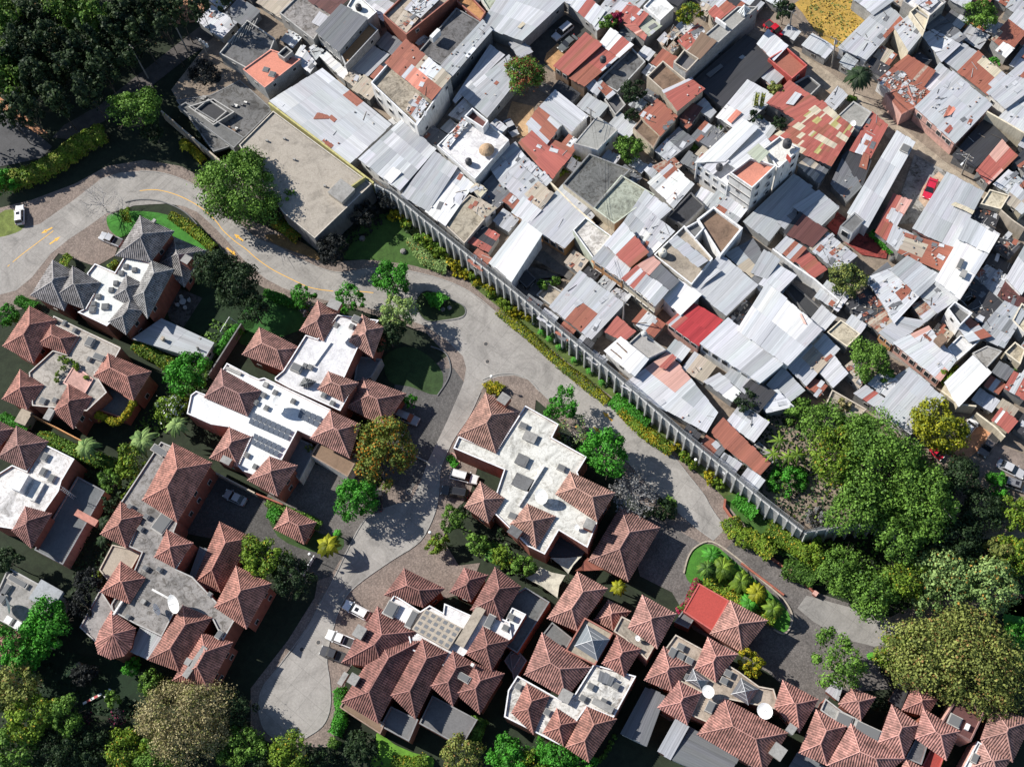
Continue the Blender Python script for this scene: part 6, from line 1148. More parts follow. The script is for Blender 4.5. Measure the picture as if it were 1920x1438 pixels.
hs('long pale roof with pink end leaning on the fence', 'block'); met('21', '830,1455 1175,1200 1530,1640 1445,1790', 3.4, 'lite', .04, .06, patch=[('zinc', .15, 0), ('pinkw', .12, .2)], sheet=(1.4, 3.4), junk=5); met('21', '1100,1310 1200,1215 1235,1240 1150,1330', 3.75, 'rmetal', .05, .1, wall=False)
hs('grey gabled sheets at the foot of the very large bright roof', 'block'); met('21', '1600,1380 1700,1280 1790,1370 1740,1500', 4.2, 'zinc', 0, .06); met('21', '1450,1420 1560,1370 1700,1500 1640,1560', 3.8, 'white', 0, .05); met('32', '-230,80 -110,-40 40,70 -70,200', 4.0, 'black', 0, .1); met('32', '-90,90 60,60 180,170 0,205', 3.6, 'lite', 0, .06, junk=4); met('32', '0,10 110,-110 260,50 150,130', 3.4, 'zinc', .05, .1)
hs('small yard wall building with green plants behind the fence', 'conc', 'p'); flat('21', '180,770 270,680 400,760 290,850', .6, 'tan', .5, .8, 'conc'); flat('21', '30,640 110,580 180,650 110,720', 1.4, 'black', .1, .2, 'black')
# tile 31
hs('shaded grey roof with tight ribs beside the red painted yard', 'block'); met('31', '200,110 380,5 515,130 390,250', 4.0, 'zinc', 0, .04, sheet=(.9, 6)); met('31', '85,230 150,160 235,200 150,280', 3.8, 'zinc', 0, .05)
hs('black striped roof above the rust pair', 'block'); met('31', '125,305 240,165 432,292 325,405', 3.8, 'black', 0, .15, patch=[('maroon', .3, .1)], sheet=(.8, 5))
hs('pale roof scattered with stones above the olive tree', 'block'); met('31', '320,425 430,290 655,472 520,585', 3.8, 'silver', .15, .12, junk=28, patch=[('tan', .2, .1)])
hs('low rusty pair of roofs behind the long white alley wall', 'white', 'p'); met('31', '62,425 140,350 272,432 190,515', 4.0, 'tan', .4, .1, patch=RM); met('31', '195,505 285,430 432,572 342,635', 4.0, 'rmetal', .15, .08, sheet=(.6, 4))
wall_line('31', '35,425 190,545 345,650 560,835', 3.6, .3, 'long whitewashed alley wall below the rusty pair', 'white', SZ)
hs('little white stair tower with a dark roof in the red yard', 'white', 'p'); flat('31', '540,255 650,152 722,212 632,310', 5.0, 'dconc', .12, .6, 'white'); wins('31', 540, 255, 632, 310, 1, 1, 1.4, 1.6)
hs('narrow rust roof with a grey patch beside the dark yard', 'block'); met('31', '810,290 940,20 1072,68 900,362', 3.6, 'rmetal', .15, .12, junk=8, sheet=(.9, 3)); met('31', '890,190 920,130 1010,180 960,270', 3.9, 'silver', .0, .04, wall=False)
hs('two toned silver roof beside the red car yard', 'owhite', 'p'); met('31', '1090,270 1345,-145 1610,0 1390,412', 4.6, 'silver', 0, .03, sheet=(1.2, 5), patch=[('zinc', .2, 0)]); met('31', '1370,95 1400,80 1545,145 1530,170', 4.9, 'cream', 0, .02, wall=False); met('31', '1080,290 1100,270 1390,410 1370,450', 4.1, 'maroon', .1, .1, wall=False)
hs('grey triangle roof between the rust roofs', 'block'); met('31', '900,370 940,265 1075,330 990,450', 3.6, 'silver', .02, .06, junk=4)
hs('brick red roof dotted with white stones', 'block'); met('31', '985,455 1050,328 1375,425 1290,585', 4.2, 'rust', .2, .1, rot=1, sheet=(.9, 4), patch=[('tan', .12, .1)], junk=20)
hs('tall white building strip with a rectangular roof hole', 'white', 'p'); met('31', '1265,650 1440,345 1650,455 1440,790', 7.0, 'white', 0, .02, sheet=(1.2, 7)); met('31', '1435,350 1505,205 1712,335 1645,450', 7.6, 'white', 0, .02, sheet=(1.2, 7)); sky('31', 1440, 537, 2.2, .8, .15); bx('31', 1465, 610, 1.5, 1.0, .3, 'conc', 'roof_box', None)
hs('widest grey sheet roof of the lower right, rusty toward its foot', 'block'); met('31', '930,585 1050,485 1290,620 1130,770', 5.2, 'silver', .02, .05, sheet=(1, 5)); met('31', '745,650 930,585 1130,770 945,972', 4.8, 'lite', .18, .12, rot=0, sheet=(1, 3), patch=[('rust', .22, .5)], junk=26); met('31', '780,620 890,530 920,570 800,680', 4.0, 'dzinc', 0, .05)
hs('grey roof with an orange streak below the tall white strip', 'block'); met('31', '1140,770 1282,655 1422,790 1270,895', 4.6, 'silver', .05, .05, patch=[('rust', .05, .4)], junk=6); met('31', '1085,852 1170,808 1262,890 1180,965', 4.2, 'tan', .4, .2, patch=RM, sheet=(.5, 3))
hs('burnt black roof frame below the olive tree', 'dblock'); met('31', '585,842 745,735 872,872 720,955', 3.6, 'black', .0, .15, junk=30); met('31', '720,955 870,872 945,960 840,1045', 3.6, 'tan', .5, .2, junk=8)
hs('plain grey roof on an orange front below the burnt frame', 'orange', 'p'); met('31', '840,1050 985,950 1180,975 940,1135', 4.0, 'silver', .0, .05, rot=1); wins('31', 840, 1050, 940, 1135, 2, 1)
hs('faint pink striped roof with brown canopies at lower right', 'pinkw', 'p'); met('31', '945,1135 1200,1020 1395,1260 1285,1405', 4.2, 'lite', .06, .06, sheet=(1, 4), patch=[('pinkw', .08, .2)], junk=6); met('31', '1160,1070 1210,1030 1290,1060 1210,1120', 4.6, 'rust', .5, .15, wall=False); bx('31', 1300, 1100, 1.6, 1.6, 1.4, 'brown', 'roof_box', None, 4.4); wins('31', 945, 1135, 1285, 1405, 6, 1, 1.0, 1.6)
hs('white terrace under clothes lines at lower right', 'white', 'p'); flat('31', '1345,1165 1440,1070 1590,1110 1410,1270', 4.0, 'white', .3, .4, 'conc')
hs('small rust canopy roof on posts beside the white terrace', 'block'); met('31', '1428,1015 1520,948 1662,1072 1510,1112', 5.0, 'rust', .3, .2, sheet=(.8, 2), patch=[('lite', .3, 0)])
hs('open white walled box room without a roof', 'white', 'p'); flat('31', '1345,872 1400,818 1532,905 1440,1000', 5.4, 'dconc', 1.0, .5, 'white', wm='p')
hs('skeleton of black rafters right of the tall white strip', 'dblock'); met('31', '1420,785 1540,655 1785,870 1620,1005', 3.6, 'black', 0, .2, junk=26, drop=.1)
hs('dark patched roof ending in a rust panel at the right', 'block'); met('31', '1560,1060 1770,830 1925,905 1765,1160', 4.0, 'zinc', .12, .2, patch=[('dzinc', .35, 0), ('rust', .2, .4)], junk=10)
hs('shaded scrap yard shed beside the tall white strip', 'dblock'); met('31', '1700,400 1790,320 1880,400 1800,500', 2.8, 'black', .05, .2, junk=24); met('31', '1560,640 1640,560 1780,640 1720,780', 3.4, 'zinc', 0, .2, junk=30)
hs('big pale gable at the right edge halfway down', 'white', 'p'); met('31', '1790,640 1960,340 2080,480 1900,760', 5.4, 'lite', 0, .04, sheet=(1.1, 6)); met('31', '1730,775 1800,650 1990,720 1870,860', 4.2, 'maroon', .15, .15, junk=8)
hs('clean white sheet roof above the grey roof with red strips', 'cream', 'p'); met('31', '1335,1425 1530,1238 1655,1362 1430,1600', 4.8, 'white', 0, .02, sheet=(1.2, 8))
hs('lumpy grey cement roof beside the clean white one', 'conc', 'p'); flat('31', '1530,1205 1640,1150 1755,1190 1625,1330', 3.8, 'conc', .15, .8, 'conc')
hs('cream ruin walls near the right edge', 'cream', 'p'); flat('31', '1770,1200 1850,1120 1930,1180 1890,1290', 3.0, 'cream', .5, .8, 'cream')
hs('silver lean-to with a bluish tint beside the dark stairs', 'block'); met('31', '-60,690 60,538 205,622 72,755', 4.4, 'lite', 0, .06); met('31', '-120,600 -30,450 80,520 -10,640', 4.2, 'zinc', 0, .05)
hs('dark stair yard right of the very large bright roof', 'dblock'); flat('31', '110,700 160,660 400,870 320,960', 1.2, 'black', .3, .3, 'conc')
hs('pale lean-to beside the street lamp', 'block'); met('31', '318,965 400,868 500,942 420,1030', 3.6, 'silver', 0, .05)
hs('cream terrace scattered with boxes by the street lamp', 'owhite', 'p'); flat('31', '440,1050 545,955 692,1062 592,1160', 3.6, 'cream', .3, .8, 'conc')
hs('grey and rust sheets left of the lower green tree', 'block'); met('31', '150,1300 390,1055 525,1185 290,1440', 3.8, 'silver', .08, .1, patch=[('rust', .15, .4), ('tan', .15, .1)], junk=10); met('31', '390,1345 490,1245 585,1362 490,1450', 3.6, 'lite', 0, .06)
hs('junk roofs at the foot of the lower green tree', 'block'); met('31', '560,1330 640,1270 740,1360 680,1460', 3.0, 'tan', .1, .2, junk=26, drop=.15); met('31', '940,1400 1060,1330 1200,1440 1100,1530', 3.6, 'silver', .02, .06)
# tile 32
hs('bare tan terrace with a brown bush growing on it', 'tan', 'p'); flat('32', '395,230 480,40 742,188 545,372', 3.0, 'tan', .35, .6, 'tan')
hs('red and grey shed roof left of the grey roof with red strips', 'block'); met('32', '650,75 740,15 872,110 800,165', 3.8, 'rmetal', .1, .1, patch=[('silver', .35, 0)]); met('32', '760,0 850,-90 980,-10 880,80', 3.6, 'lite', .05, .1, junk=8)
hs('wide grey metal roof with short red strips above the round yellow tree', 'owhite', 'p'); met('32', '820,182 1055,-90 1312,110 1070,365', 4.2, 'silver', .0, .03, sheet=(1.2, 3), patch=[('rust', .07, .3)])
hs('red and white striped canopy roof beside the cream wall', 'cream', 'p'); met('32', '1690,270 1742,198 1855,280 1795,352', 3.4, 'rmetal', 0, .05, sheet=(.5, 3), patch=[('white', .35, 0)]); wall_line('32', '1560,215 1700,320 1775,395', 3.0, .3, 'blocky cream wall above the brown pickup', 'cream', SZ); wall_line('32', '1300,50 1430,150 1560,165', 3.4, .3, 'short cream wall under the clean white roof', 'cream', SZ)
hs('rusty low shed roofs outside the fence end', 'block'); met('22', '1500,360 1580,270 1680,370 1600,470', 2.6, 'rust', .25, .1, sheet=(.8, 4)); met('22', '1600,470 1690,380 1925,590 1850,670', 2.6, 'rust', .3, .15, patch=[('tan', .2, .2)], sheet=(.9, 3))
hs('grey concrete slab beside the banana plants', 'conc', 'p'); flat('22', '1770,480 1850,430 1990,560 1925,610', 1.0, 'conc', .1, .7, 'conc')
hs('roofs and parapets beyond the scrap yard at the right edge', 'conc', 'p'); met('32', '1780,30 1850,-90 1990,-20 1925,110', 4.0, 'lite', .15, .15, patch=[('rmetal', .3, .2)], junk=8); flat('31', '1830,960 1900,830 2000,900 1925,1060', 4, 'cream', .4, .8, 'owhite')
hs('strip of mixed roofs on the upper right edge above the street', 'block'); met('30', '1790,60 1850,-40 1990,60 1930,140', 4.2, 'tan', .3, .15, patch=RM, junk=8); met('30', '1360,-10 1420,-90 1530,-20 1480,60', 4.4, 'silver', .1, .1)
hs('jumbled lean-tos below the dusty street at the right', 'block'); met('30', '1700,1380 1800,1290 1925,1380 1840,1470', 3.6, 'zinc', .15, .2, junk=16, patch=RM); met('30', '1850,1200 1925,1120 2000,1200 1925,1290', 3.6, 'black', .05, .2, junk=10)
hs('white sheeted huts in the middle courtyard below the round green tree', 'block'); met('21', '760,-130 850,-200 960,-110 880,-40', 3.0, 'dzinc', 0, .2, junk=16, patch=[('lite', .2, 0)]); met('21', '1000,-160 1040,-200 1090,-160 1050,-110', 3.0, 'lite', 0, .05)
hs('scrappy grey lean-to roofs between the wide red roof and the fence', 'block'); met('20', '-180,1230 20,1080 120,1220 -60,1400', 3.6, 'zinc', .1, .12, junk=12, patch=MIX); met('20', '60,1250 130,1210 290,1350 200,1438', 3.8, 'silver', .1, .15, junk=12, patch=RM); met('20', '-60,1380 60,1240 240,1400 110,1540', 4.0, 'silver', .05, .08, junk=8)
hs('dim metal sheets below the roofless white house', 'dblock'); met('10', '1650,1440 1900,1190 2040,1330 1800,1560', 3.0, 'dzinc', .1, .15, junk=14)
hs('grey courtyard roofs left of the pair of red roofs', 'block'); met('20', '-20,330 60,290 150,390 60,430', 2.8, 'zinc', .1, .1)
endhouse()
# water tanks, poles and lamps
for t, x, y, z, lb in (('21', 990, 1055, 3.9, 'pale drum on the white rimmed paved terrace'), ('31', 935, 495, .4, 'black tank beside the brick red roof with stones')): tank(t, x, y, lb, SZ + z, (.1, .1, .1) if t == '31' else (.5, .5, .48), .5, .9)
poles = [pole(321, 33, 352, 97, 10.5, 'utility pole with one crossarm at the shaded forest edge', 0, 1, 0, 0), pole(243, 85, 278, 147, 10.5, 'utility pole carrying a street lamp at the forest edge', 0, 1, 1, 0),
 pole(375, 75, 396, 117, 10.0, 'utility pole with two crossarms and three pale transformers', 0, 2, 0, 3)]
p1 = pole(1567, 73, 1559, 128, 9, 'utility pole with transformer below the dry field', SZ, 1, 0, 1); p2 = pole(1485, 22, 1480, 58, 8, 'slim utility pole at the corner of the dry field', SZ, 1); p3 = pole(1817, 290, 1803, 328, 9, 'utility pole with lamp on the street near the right', SZ, 2, 1, 0); p4 = pole(1108, 205, 1108, 250, 8, 'utility pole with crossarm beside the silver pitched shed', SZ, 1, 1)
p5 = pole(1585, 548, 1558, 590, 8, 'street lamp pole standing in the alley by the olive tree', SZ, 0, 1, 0, 'street_lamp', 'street lamp'); p6 = pole(1170, 565, 1168, 620, 8, 'utility pole beside the windowed cream front', SZ, 1)
def cable(a, b, label, n=3, sag=1.2):
    root = None
    for k in range(n):
        o_ = Vector(((k - (n - 1) / 2) * .55, (k - (n - 1) / 2) * -.45, -.15)); mb = MB(); pp = [a + o_ + (b - a) * (i / 8) - Vector((0, 0, sag * 4 * (i / 8) * (1 - i / 8))) for i in range(9)]; mb.tube(pp, .022, 'n', (.03, .03, .03), 4)
        if root is None: root = thing('overhead_cable', label, 'cable', a)
        mb.build('wire', root)
cable(poles[1], poles[0], 'cables strung between the two forest edge poles'); cable(poles[0], P(520, -60, 12), 'cables running off the top left from the forest edge pole'); cable(poles[1], P(-60, 250, 10), 'cables crossing the shaded road at the left'); cable(p2, p1, 'cables along the edge of the dry field'); cable(p1, p3, 'cables following the dusty street', 2, 2.0); cable(p4, p6, 'cables spanning the roofs in the middle', 2, 3.0)
def lamp(x, y, bx_, by_, label, h=4.0, arm=1.0, t='F'):
    b = PT(t, bx_, by_, 0); T = PT(t, x, y, h); T = Vector((b.x, b.y, h)); root = thing('street_lamp', label, 'street lamp', b); m = MB(); m.tube([b, T], [.08, .05], 'n', (.06, .06, .06), 6); m.build('pole', root); m = MB(); m.lathe(T - Vector((0, 0, .1)), ((0, 0), (.16, .05), (.28, .3), (.2, .45), (0, .5)), 'n', (.85, .85, .8), 10); m.build('lamp_head', root)
lamp(1299, 854, 1302, 876, 'garden lamp with a white globe below the long wall'); lamp(588, 1032, 590, 1050, 'lamp with white globe beside the yellow palm'); lamp(808, 990, 812, 1010, 'dark lamp post at the edge of the round yard hedge'); lamp(920, 710, 925, 722, 'dark lamp post at the cobbled corner by the big house')
# ------------------------------------------------------------------ small lean-tos that fill the gaps between the settlement's houses
def _in(p, x, y):
    r = False; n = len(p)
    for i in range(n):
        a, b = p[i], p[(i + 1) % n]
        if (a.y > y) != (b.y > y) and x < (b.x - a.x) * (y - a.y) / (b.y - a.y + 1e-12) + a.x: r = not r
    return r
NOB = [pts('F', s, SZ) for s in ('1385,30 1410,50 1450,72 1480,85 1540,125 1590,160 1640,200 1690,238 1730,270 1780,310 1830,345 1880,385 1940,430 1940,480 1870,430 1820,390 1760,345 1700,300 1650,255 1600,210 1550,180 1500,140 1460,110 1420,90 1380,60',
    '600,128 650,180 700,228 740,268 800,322 850,368 905,412 960,462 1010,490 1060,520 1120,570 1180,610 1240,680 1290,730 1340,790 1330,800 1270,745 1220,700 1150,640 1100,600 1030,545 980,500 930,455 870,415 800,355 730,295 680,245 620,185',
    '1500,-30 1640,-30 1660,10 1630,60 1575,95 1540,85 1480,60 1460,0', '985,75 1060,18 1120,60 1090,100 1050,118 1035,135 990,120', '1660,420 1710,280 1790,330 1740,430', '1760,860 1760,820 1850,780 1940,860 1940,940 1820,900', '950,180 1010,190 1015,260 970,270 940,230',
    '1535,440 1560,360 1600,370 1680,470 1690,500 1610,490', '1380,60 1440,40 1470,80 1430,100', '1440,950 1440,780 1500,740 1620,800 1720,850 1940,920 1940,1100 1500,1020', '975,480 1020,470 1075,515 1040,560 1010,575 960,530', '300,150 520,40 540,120 560,170 520,215 440,280 380,300', '1290,640 1260,600 1330,560 1380,600', '1580,640 1690,640 1700,710 1590,700')]
NOB.append([Vector((q.x, q.y, 0)) for q in [P(*k, 0) for k in ((300, 100), (720, 380), (1500, 1020), (1940, 1000), (1940, 1500), (-100, 1500), (-100, 100))]])
_boxes = [(min(q.x for q in p), min(q.y for q in p), max(q.x for q in p), max(q.y for q in p), p) for p in FOOT]
def free(x, y): return not any(b[0] <= x <= b[2] and b[1] <= y <= b[3] and _in(b[4], x, y) for b in _boxes) and not any(_in(p, x, y) for p in NOB)
_fa = R(-39); _e1 = Vector((math.cos(_fa), math.sin(_fa), 0)); _e2 = Vector((-_e1.y, _e1.x, 0)); _nf = 0; _seen = set()
_tints = [('pale', 'lite'), ('grey', 'zinc'), ('dark', 'dzinc'), ('silver', 'silver'), ('bluish', 'zinc'), ('black', 'black'), ('brown', 'tan'), ('rusty', 'rust')]
_rf = random.Random(5)
TR = [(1290, 22, 27), (1190, 168, 30), (1182, 215, 16), (1180, 277, 30), (985, 138, 44), (1612, 140, 26), (1590, 522, 34), (1632, 672, 36), (1470, 18, 22), (1840, 25, 30), (1760, 797, 40), (1415, 218, 14), (1461, 231, 14)]
TRW = [(P(x, y, SZ + 2), r * .09) for x, y, r in TR]
for sz, sw in ((6.0, 4.5), (4.4, 3.4), (3.2, 2.6), (2.4, 2.0)):
    for gy_ in np.arange(-60, 110, 1.2):
        for gx_ in np.arange(-60, 130, 1.2):
            c = Vector((gx_ + _rf.uniform(-.5, .5), gy_ + _rf.uniform(-.5, .5), SZ)); L, W_ = sz * _rf.uniform(.9, 1.15), sw * _rf.uniform(.9, 1.1)
            if _nf > 150: break
            if any((c.xy - t[0].xy).length < t[1] + sw * .4 for t in TRW): continue
            if not all(free(*(c + _e1 * (u * L / 2) + _e2 * (v * W_ / 2)).xy) for u in (-1, 0, 1) for v in (-1, 0, 1)): continue
            v = cam.matrix_world.inverted() @ c; pxx, pyy = 960 + v.x / -v.z * F_PX, 719 - v.y / -v.z * F_PX
            if not (-10 < pxx < 1930 and -10 < pyy < 1010): continue
            near = min(range(len(FOOT)), key=lambda i: (sum(FOOT[i], Vector()) / len(FOOT[i]) - c).xy.length); base = ' '.join(FLAB[near].split()[:8])
            while base.split()[-1] in ('and', 'of', 'the', 'a', 'with', 'in', 'on', 'beside', 'left', 'right', 'one', 'above', 'under', 'below', 'at', 'between', 'over', 'to', 'by', 'behind', 'foot', 'touching', 'an'): base = base.rsplit(' ', 1)[0]
            _k = 0
            while True:
                tn, tc = _tints[(_nf + _k) % len(_tints)]; lb = 'low %s %s next to the %s' % (tn, ('shed', 'lean-to', 'shack')[(_nf + _k // 8) % 3], base); _k += 1
                if lb not in LABELS or _k > 24: break
            house(lb, 'block' if _nf % 3 else 'dblock', 'b', SZ, 'shed', 'shed'); _nf += 1
            q = [c - _e1 * L / 2 - _e2 * W_ / 2, c - _e1 * L / 2 + _e2 * W_ / 2, c + _e1 * L / 2 + _e2 * W_ / 2, c + _e1 * L / 2 - _e2 * W_ / 2]; hh = _rf.uniform(2.2, 3.2)
            vv = [cam.matrix_world.inverted() @ Vector((k.x, k.y, SZ + hh * .85)) for k in q]
            met('F', ' '.join('%.1f,%.1f' % (960 + k.x / -k.z * F_PX, 719 - k.y / -k.z * F_PX) for k in vv), hh, tc, .0 if tc not in ('rust', 'tan', 'rmetal') else .2, .12, junk=_rf.choice((0, 3, 7)), patch=RM if _rf.random() < .3 else None)
            p = FOOT[-1]; _boxes.append((min(k.x for k in p), min(k.y for k in p), max(k.x for k in p), max(k.y for k in p), p))
endhouse(); print('lean-tos', _nf)
# ------------------------------------------------------------------ trees and planting
# shaded grove of tall dark trees in the top left corner
GROVE = [(15, 30, 46), (70, 30, 44), (40, 92, 46), (5, 110, 40), (125, 25, 42), (98, 82, 40), (25, 160, 40), (72, 148, 38), (180, 28, 38), (155, 78, 38), (128, 130, 36), (100, 182, 30), (212, 66, 36), (235, 22, 36), (186, 122, 34), (160, 165, 30), (45, 200, 30), (285, 15, 32), (262, 62, 32), (232, 104, 26), (330, 15, 28), (305, 45, 22), (372, 6, 24), (415, -8, 20), (12, 212, 22), (-45, 60, 45), (-50, 150, 45), (-60, 230, 40), (60, -45, 45), (150, -45, 45), (240, -45, 45), (330, -50, 40)]
for i, (x, y, r) in enumerate(GROVE):  # sunlight is put into leaf colour: brighter greens for the lit trees
    lit = x + y < 90 or (x < 40 and y < 190) or (x in (125, 180)); tree(x, y, r, random.uniform(14, 17), 'e' if not lit else 'g', 'tall leafy tree in the dark grove at the top left, leaf colour brightened as sunlit' if lit else 'tall dark tree in the shaded grove at the top left', group='trees of the dark grove', fl=1.9, sparse=1.5, leaf=.42, trunk=(.10, .08, .06), accent=((.10, .15, .03), .25) if lit else None)
tree(248, 203, 58, 12, 'g', 'broad lobed green tree overhanging the hedge and dark road', ry=50, lobes=26, fl=.5); tree(285, 245, 25, 6, 'd', 'small dark tree under the broad lobed one')
tree(445, 348, 84, 13, 'g', 'largest round green tree standing over the entrance road', fl=.72, lobes=90); tree(545, 372, 24, 6.5, 'g', 'upright bright tipped tree between round tree and concrete slab', fl=1.1); tree(520, 395, 30, 5, 'd', 'low dark tree under the slab wall')
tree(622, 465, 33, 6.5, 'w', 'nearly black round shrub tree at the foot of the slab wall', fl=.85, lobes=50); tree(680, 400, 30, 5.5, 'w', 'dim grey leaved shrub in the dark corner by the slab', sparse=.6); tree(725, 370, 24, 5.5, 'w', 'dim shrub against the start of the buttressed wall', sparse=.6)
tree(735, 520, 34, 7.5, 'b', 'round bright green tree at the upper end of the traffic island', fl=.95, lobes=44, sparse=1.5); tree(745, 583, 37, 8, 'p', 'pale feathery lime tree below the round bright one', sparse=1.0, accent=((.30, .40, .10), .3)); tree(728, 628, 32, 7, 'd', 'dark tree shading the corner of the white terraced house')
tree(566, 555, 24, 6.5, 'b', 'slender bright green tree beside the lane, left of two', sparse=.8, fl=1); tree(653, 557, 27, 7, 'b', 'slender bright green tree beside the lane, right of two', sparse=.85, fl=1); tree(575, 578, 18, 4.5, 's', 'greyish lower crown under the left slender tree', sparse=.5)
for x, y, r, h, n in ((398, 500, 42, 13, 'upper'), (440, 528, 46, 12, 'middle'), (470, 572, 32, 10, 'lower')): tree(x, y, r, h, 'd', '%s one of three merging dark trees beside the grey roofed house' % n, fl=.9, lobes=60)
tree(380, 140, 38, 6, 'w', 'dark tangled tree below the transformers pole', sparse=.6); tree(388, 258, 26, 3.6, 'd', 'low dark tree inside the unfinished lot', sparse=.8)
tree(350, 700, 42, 7.5, 'b', 'bright green tree left of the solar panel house', lobes=26); tree(322, 765, 34, 7, 'yg', 'white flowering yellow green tree beside the dark garden', sparse=.9, accent=((.6, .6, .6), .12)); tree(245, 858, 34, 7.5, 'yg', 'olive green tree above the long red tiled house', lobes=22); tree(205, 900, 24, 6, 'g', 'deep green tree beside the lattice mast house', lobes=20); tree(208, 945, 18, 5, 'd', 'small dark tree left of the long red tiled house')
palm(265, 825, 30, 6.5, 'p', 'pale tree fern above the long red tiled house'); palm(330, 795, 24, 6, 'p', 'pale tree fern under the flowering tree'); palm(160, 837, 26, 5.5, 'p', 'tree fern standing in the narrow hedge garden'); palm(195, 978, 16, 4, 'd', 'small palm beside the pale porch roof'); palm(192, 1012, 15, 4, 'd', 'lower small palm beside the pale porch roof')
tree(720, 845, 63, 9.5, 'a', 'orange and green autumn tree over the parking court', lobes=60, sparse=.9); tree(665, 935, 37, 8, 'b', 'vivid green tree at the edge of the dark court', lobes=36, fl=.9, sparse=1.4); tree(493, 1048, 46, 8.5, 'yg', 'yellow and grey green tree over the long red tiled house', sparse=.85); tree(545, 1080, 42, 8, 'd', 'dark tree between tiled house and lane', sparse=.8)
palm(615, 1021, 24, 4.5, 'y', 'yellow fronded palm beside the gatehouse pavilion', wid=.24, n=12); palm(632, 1000, 10, 2, 'b', 'tiny palm near the gatehouse pavilion')
tree(848, 972, 26, 6, 'g', 'round green tree, left one in the small corner garden', lobes=24); tree(868, 955, 12, 6, 'd', 'narrow cypress beside the corner house', kind='cone', fl=1.6, cat='tree'); tree(822, 1018, 22, 4, 'yg', 'rounded yellow green hedge tree at the lane bend', fl=1); tree(895, 1018, 21, 5.5, 'g', 'small tree above the brick garden wall, left', lobes=18); tree(940, 1045, 20, 5, 'yg', 'small tree above the brick garden wall, middle', lobes=18); tree(980, 1060, 24, 5.5, 'g', 'small tree above the brick garden wall, right', lobes=18); tree(940, 1000, 12, 5.5, 'd', 'slim cypress in the shaded yard of the corner house', kind='cone', fl=1.6)
tree(1055, 755, 30, 7, 'b', 'thin bright green tree by the corner house', sparse=.75); bare_tree(1072, 800, 36, 6.5, 'pale twiggy tree below the thin green one', leaves='p', dens=.7); tree(1135, 848, 41, 9, 'b', 'dense saturated green tree at the corner house', lobes=34, fl=.95)
bare_tree(1188, 925, 44, 6.5, 'silvery almost leafless tree beside the garage wing', col=(.42, .42, .42), leaves='s', n=11); tree(1245, 953, 24, 3.6, 'd', 'low bushy tree next to the silvery one', lobes=20)
bare_tree(185, 375, 56, 6.5, 'large bare grey tree spreading over the entrance road', col=(.40, .38, .36), n=13, leaves=None); bare_tree(1345, 245, 20, 5, 'white barked bare tree in the junk courtyard', SZ, (.7, .69, .66), n=6)
tree(1570, 1238, 47, 10, 'g', 'open crowned green tree with pale limbs over the cobbles', sparse=.7, lobes=26, trunk=(.45, .36, .28)); tree(1800, 1236, 116, 12, 'o', 'huge speckled olive tree at the lower right', lobes=170, fl=.5, ry=86); tree(1690, 1222, 40, 8, 'yg', 'light green tree fused to the left of the huge olive one', sparse=.8); tree(1660, 1238, 18, 3.5, 'd', 'small dark tree by the round grass patch')
tree(1408, 1242, 24, 6, 'y', 'yellow crowned tree beside the grey pyramid roof lights', lobes=18)
# woods beyond the end of the wall
W = [(1655, 870, 95, 14, 'g', 'broad dense green tree in the middle of the woods'), (1565, 850, 55, 12, 'yg', 'grey green tree left of the broad dense one'), (1735, 930, 68, 13, 'g', 'green tree right of the broad dense one'), (1612, 950, 60, 12, 'g', 'dark green tree above the wall return'), (1690, 1000, 52, 11, 'g', 'green tree overhanging the end of the wall'),
 (1545, 790, 44, 9, 'g', 'bright edged tree below the white gabled shed'), (1500, 775, 32, 7, 'g', 'small leafy tree above the banana plants'), (1610, 810, 42, 10, 'g', 'dark green tree touching the grey roof with red strips'), (1478, 900, 34, 6, 'b', 'bright small tree just above the long wall'), (1530, 970, 24, 5, 's', 'dusty green shrub tree at the bend of the wall'),
 (1800, 895, 42, 10, 'd', 'dark layered tree near the orange dirt'), (1873, 910, 24, 6, 'b', 'vivid small tree beside the silver sedans'), (1840, 960, 46, 9, 'd', 'dark tree below the vivid small one'), (1905, 960, 40, 8, 'yg', 'yellowish tree on the right edge'), (1790, 1010, 52, 9, 'd', 'dim tree with bare twigs in the lower woods'),
 (1580, 1068, 48, 7, 'g', 'round clumped green tree beside the dark cobbled lane'), (1535, 1035, 30, 5, 'yg', 'low leafy tree between wall and dark lane'), (1640, 1110, 50, 8, 'g', 'clumped bright green tree above the concrete patch'), (1700, 1085, 42, 8, 'yg', 'yellow green tree right of the clumped bright one'), (1770, 1075, 58, 9, 'p', 'pale minty tree with an orange tint'), (1850, 1090, 58, 9, 'p', 'pale green tree near the bottom of the woods'), (1905, 1040, 42, 8, 'yg', 'olive tree at the right edge above the path'), (1875, 1030, 30, 8, 'o', 'orange flecked tree top in the pale grove'), (1740, 1120, 34, 6, 'p', 'pale drooping tree above the dirt path'), (1910, 1190, 26, 4, 'b', 'bright bush tree right of the dirt path')]
for x, y, r, h, s, l in W: tree(x, y, r * .92, h, s, l, lobes=int(14 + r * 1.3) if r > 40 else None, trunk=(.4, .37, .33) if r > 60 else (.16, .13, .10), sparse=.8)
tree(1760, 797, 49, 8.5, 'y', 'perfectly round yellow green tree by the orange dirt yard', SZ, lobes=60, accent=((.16, .20, .03), .3)); 
for i, (x, y) in enumerate(((1462, 826), (1478, 856), (1495, 852), (1450, 850))): palm(x, y, 20, 3.5, 'yg', 'banana plant with long drooping yellow green leaves outside the fence', SZ, n=8, name='banana_plant', cat='banana plant', group='banana plants outside the fence', wid=.10)
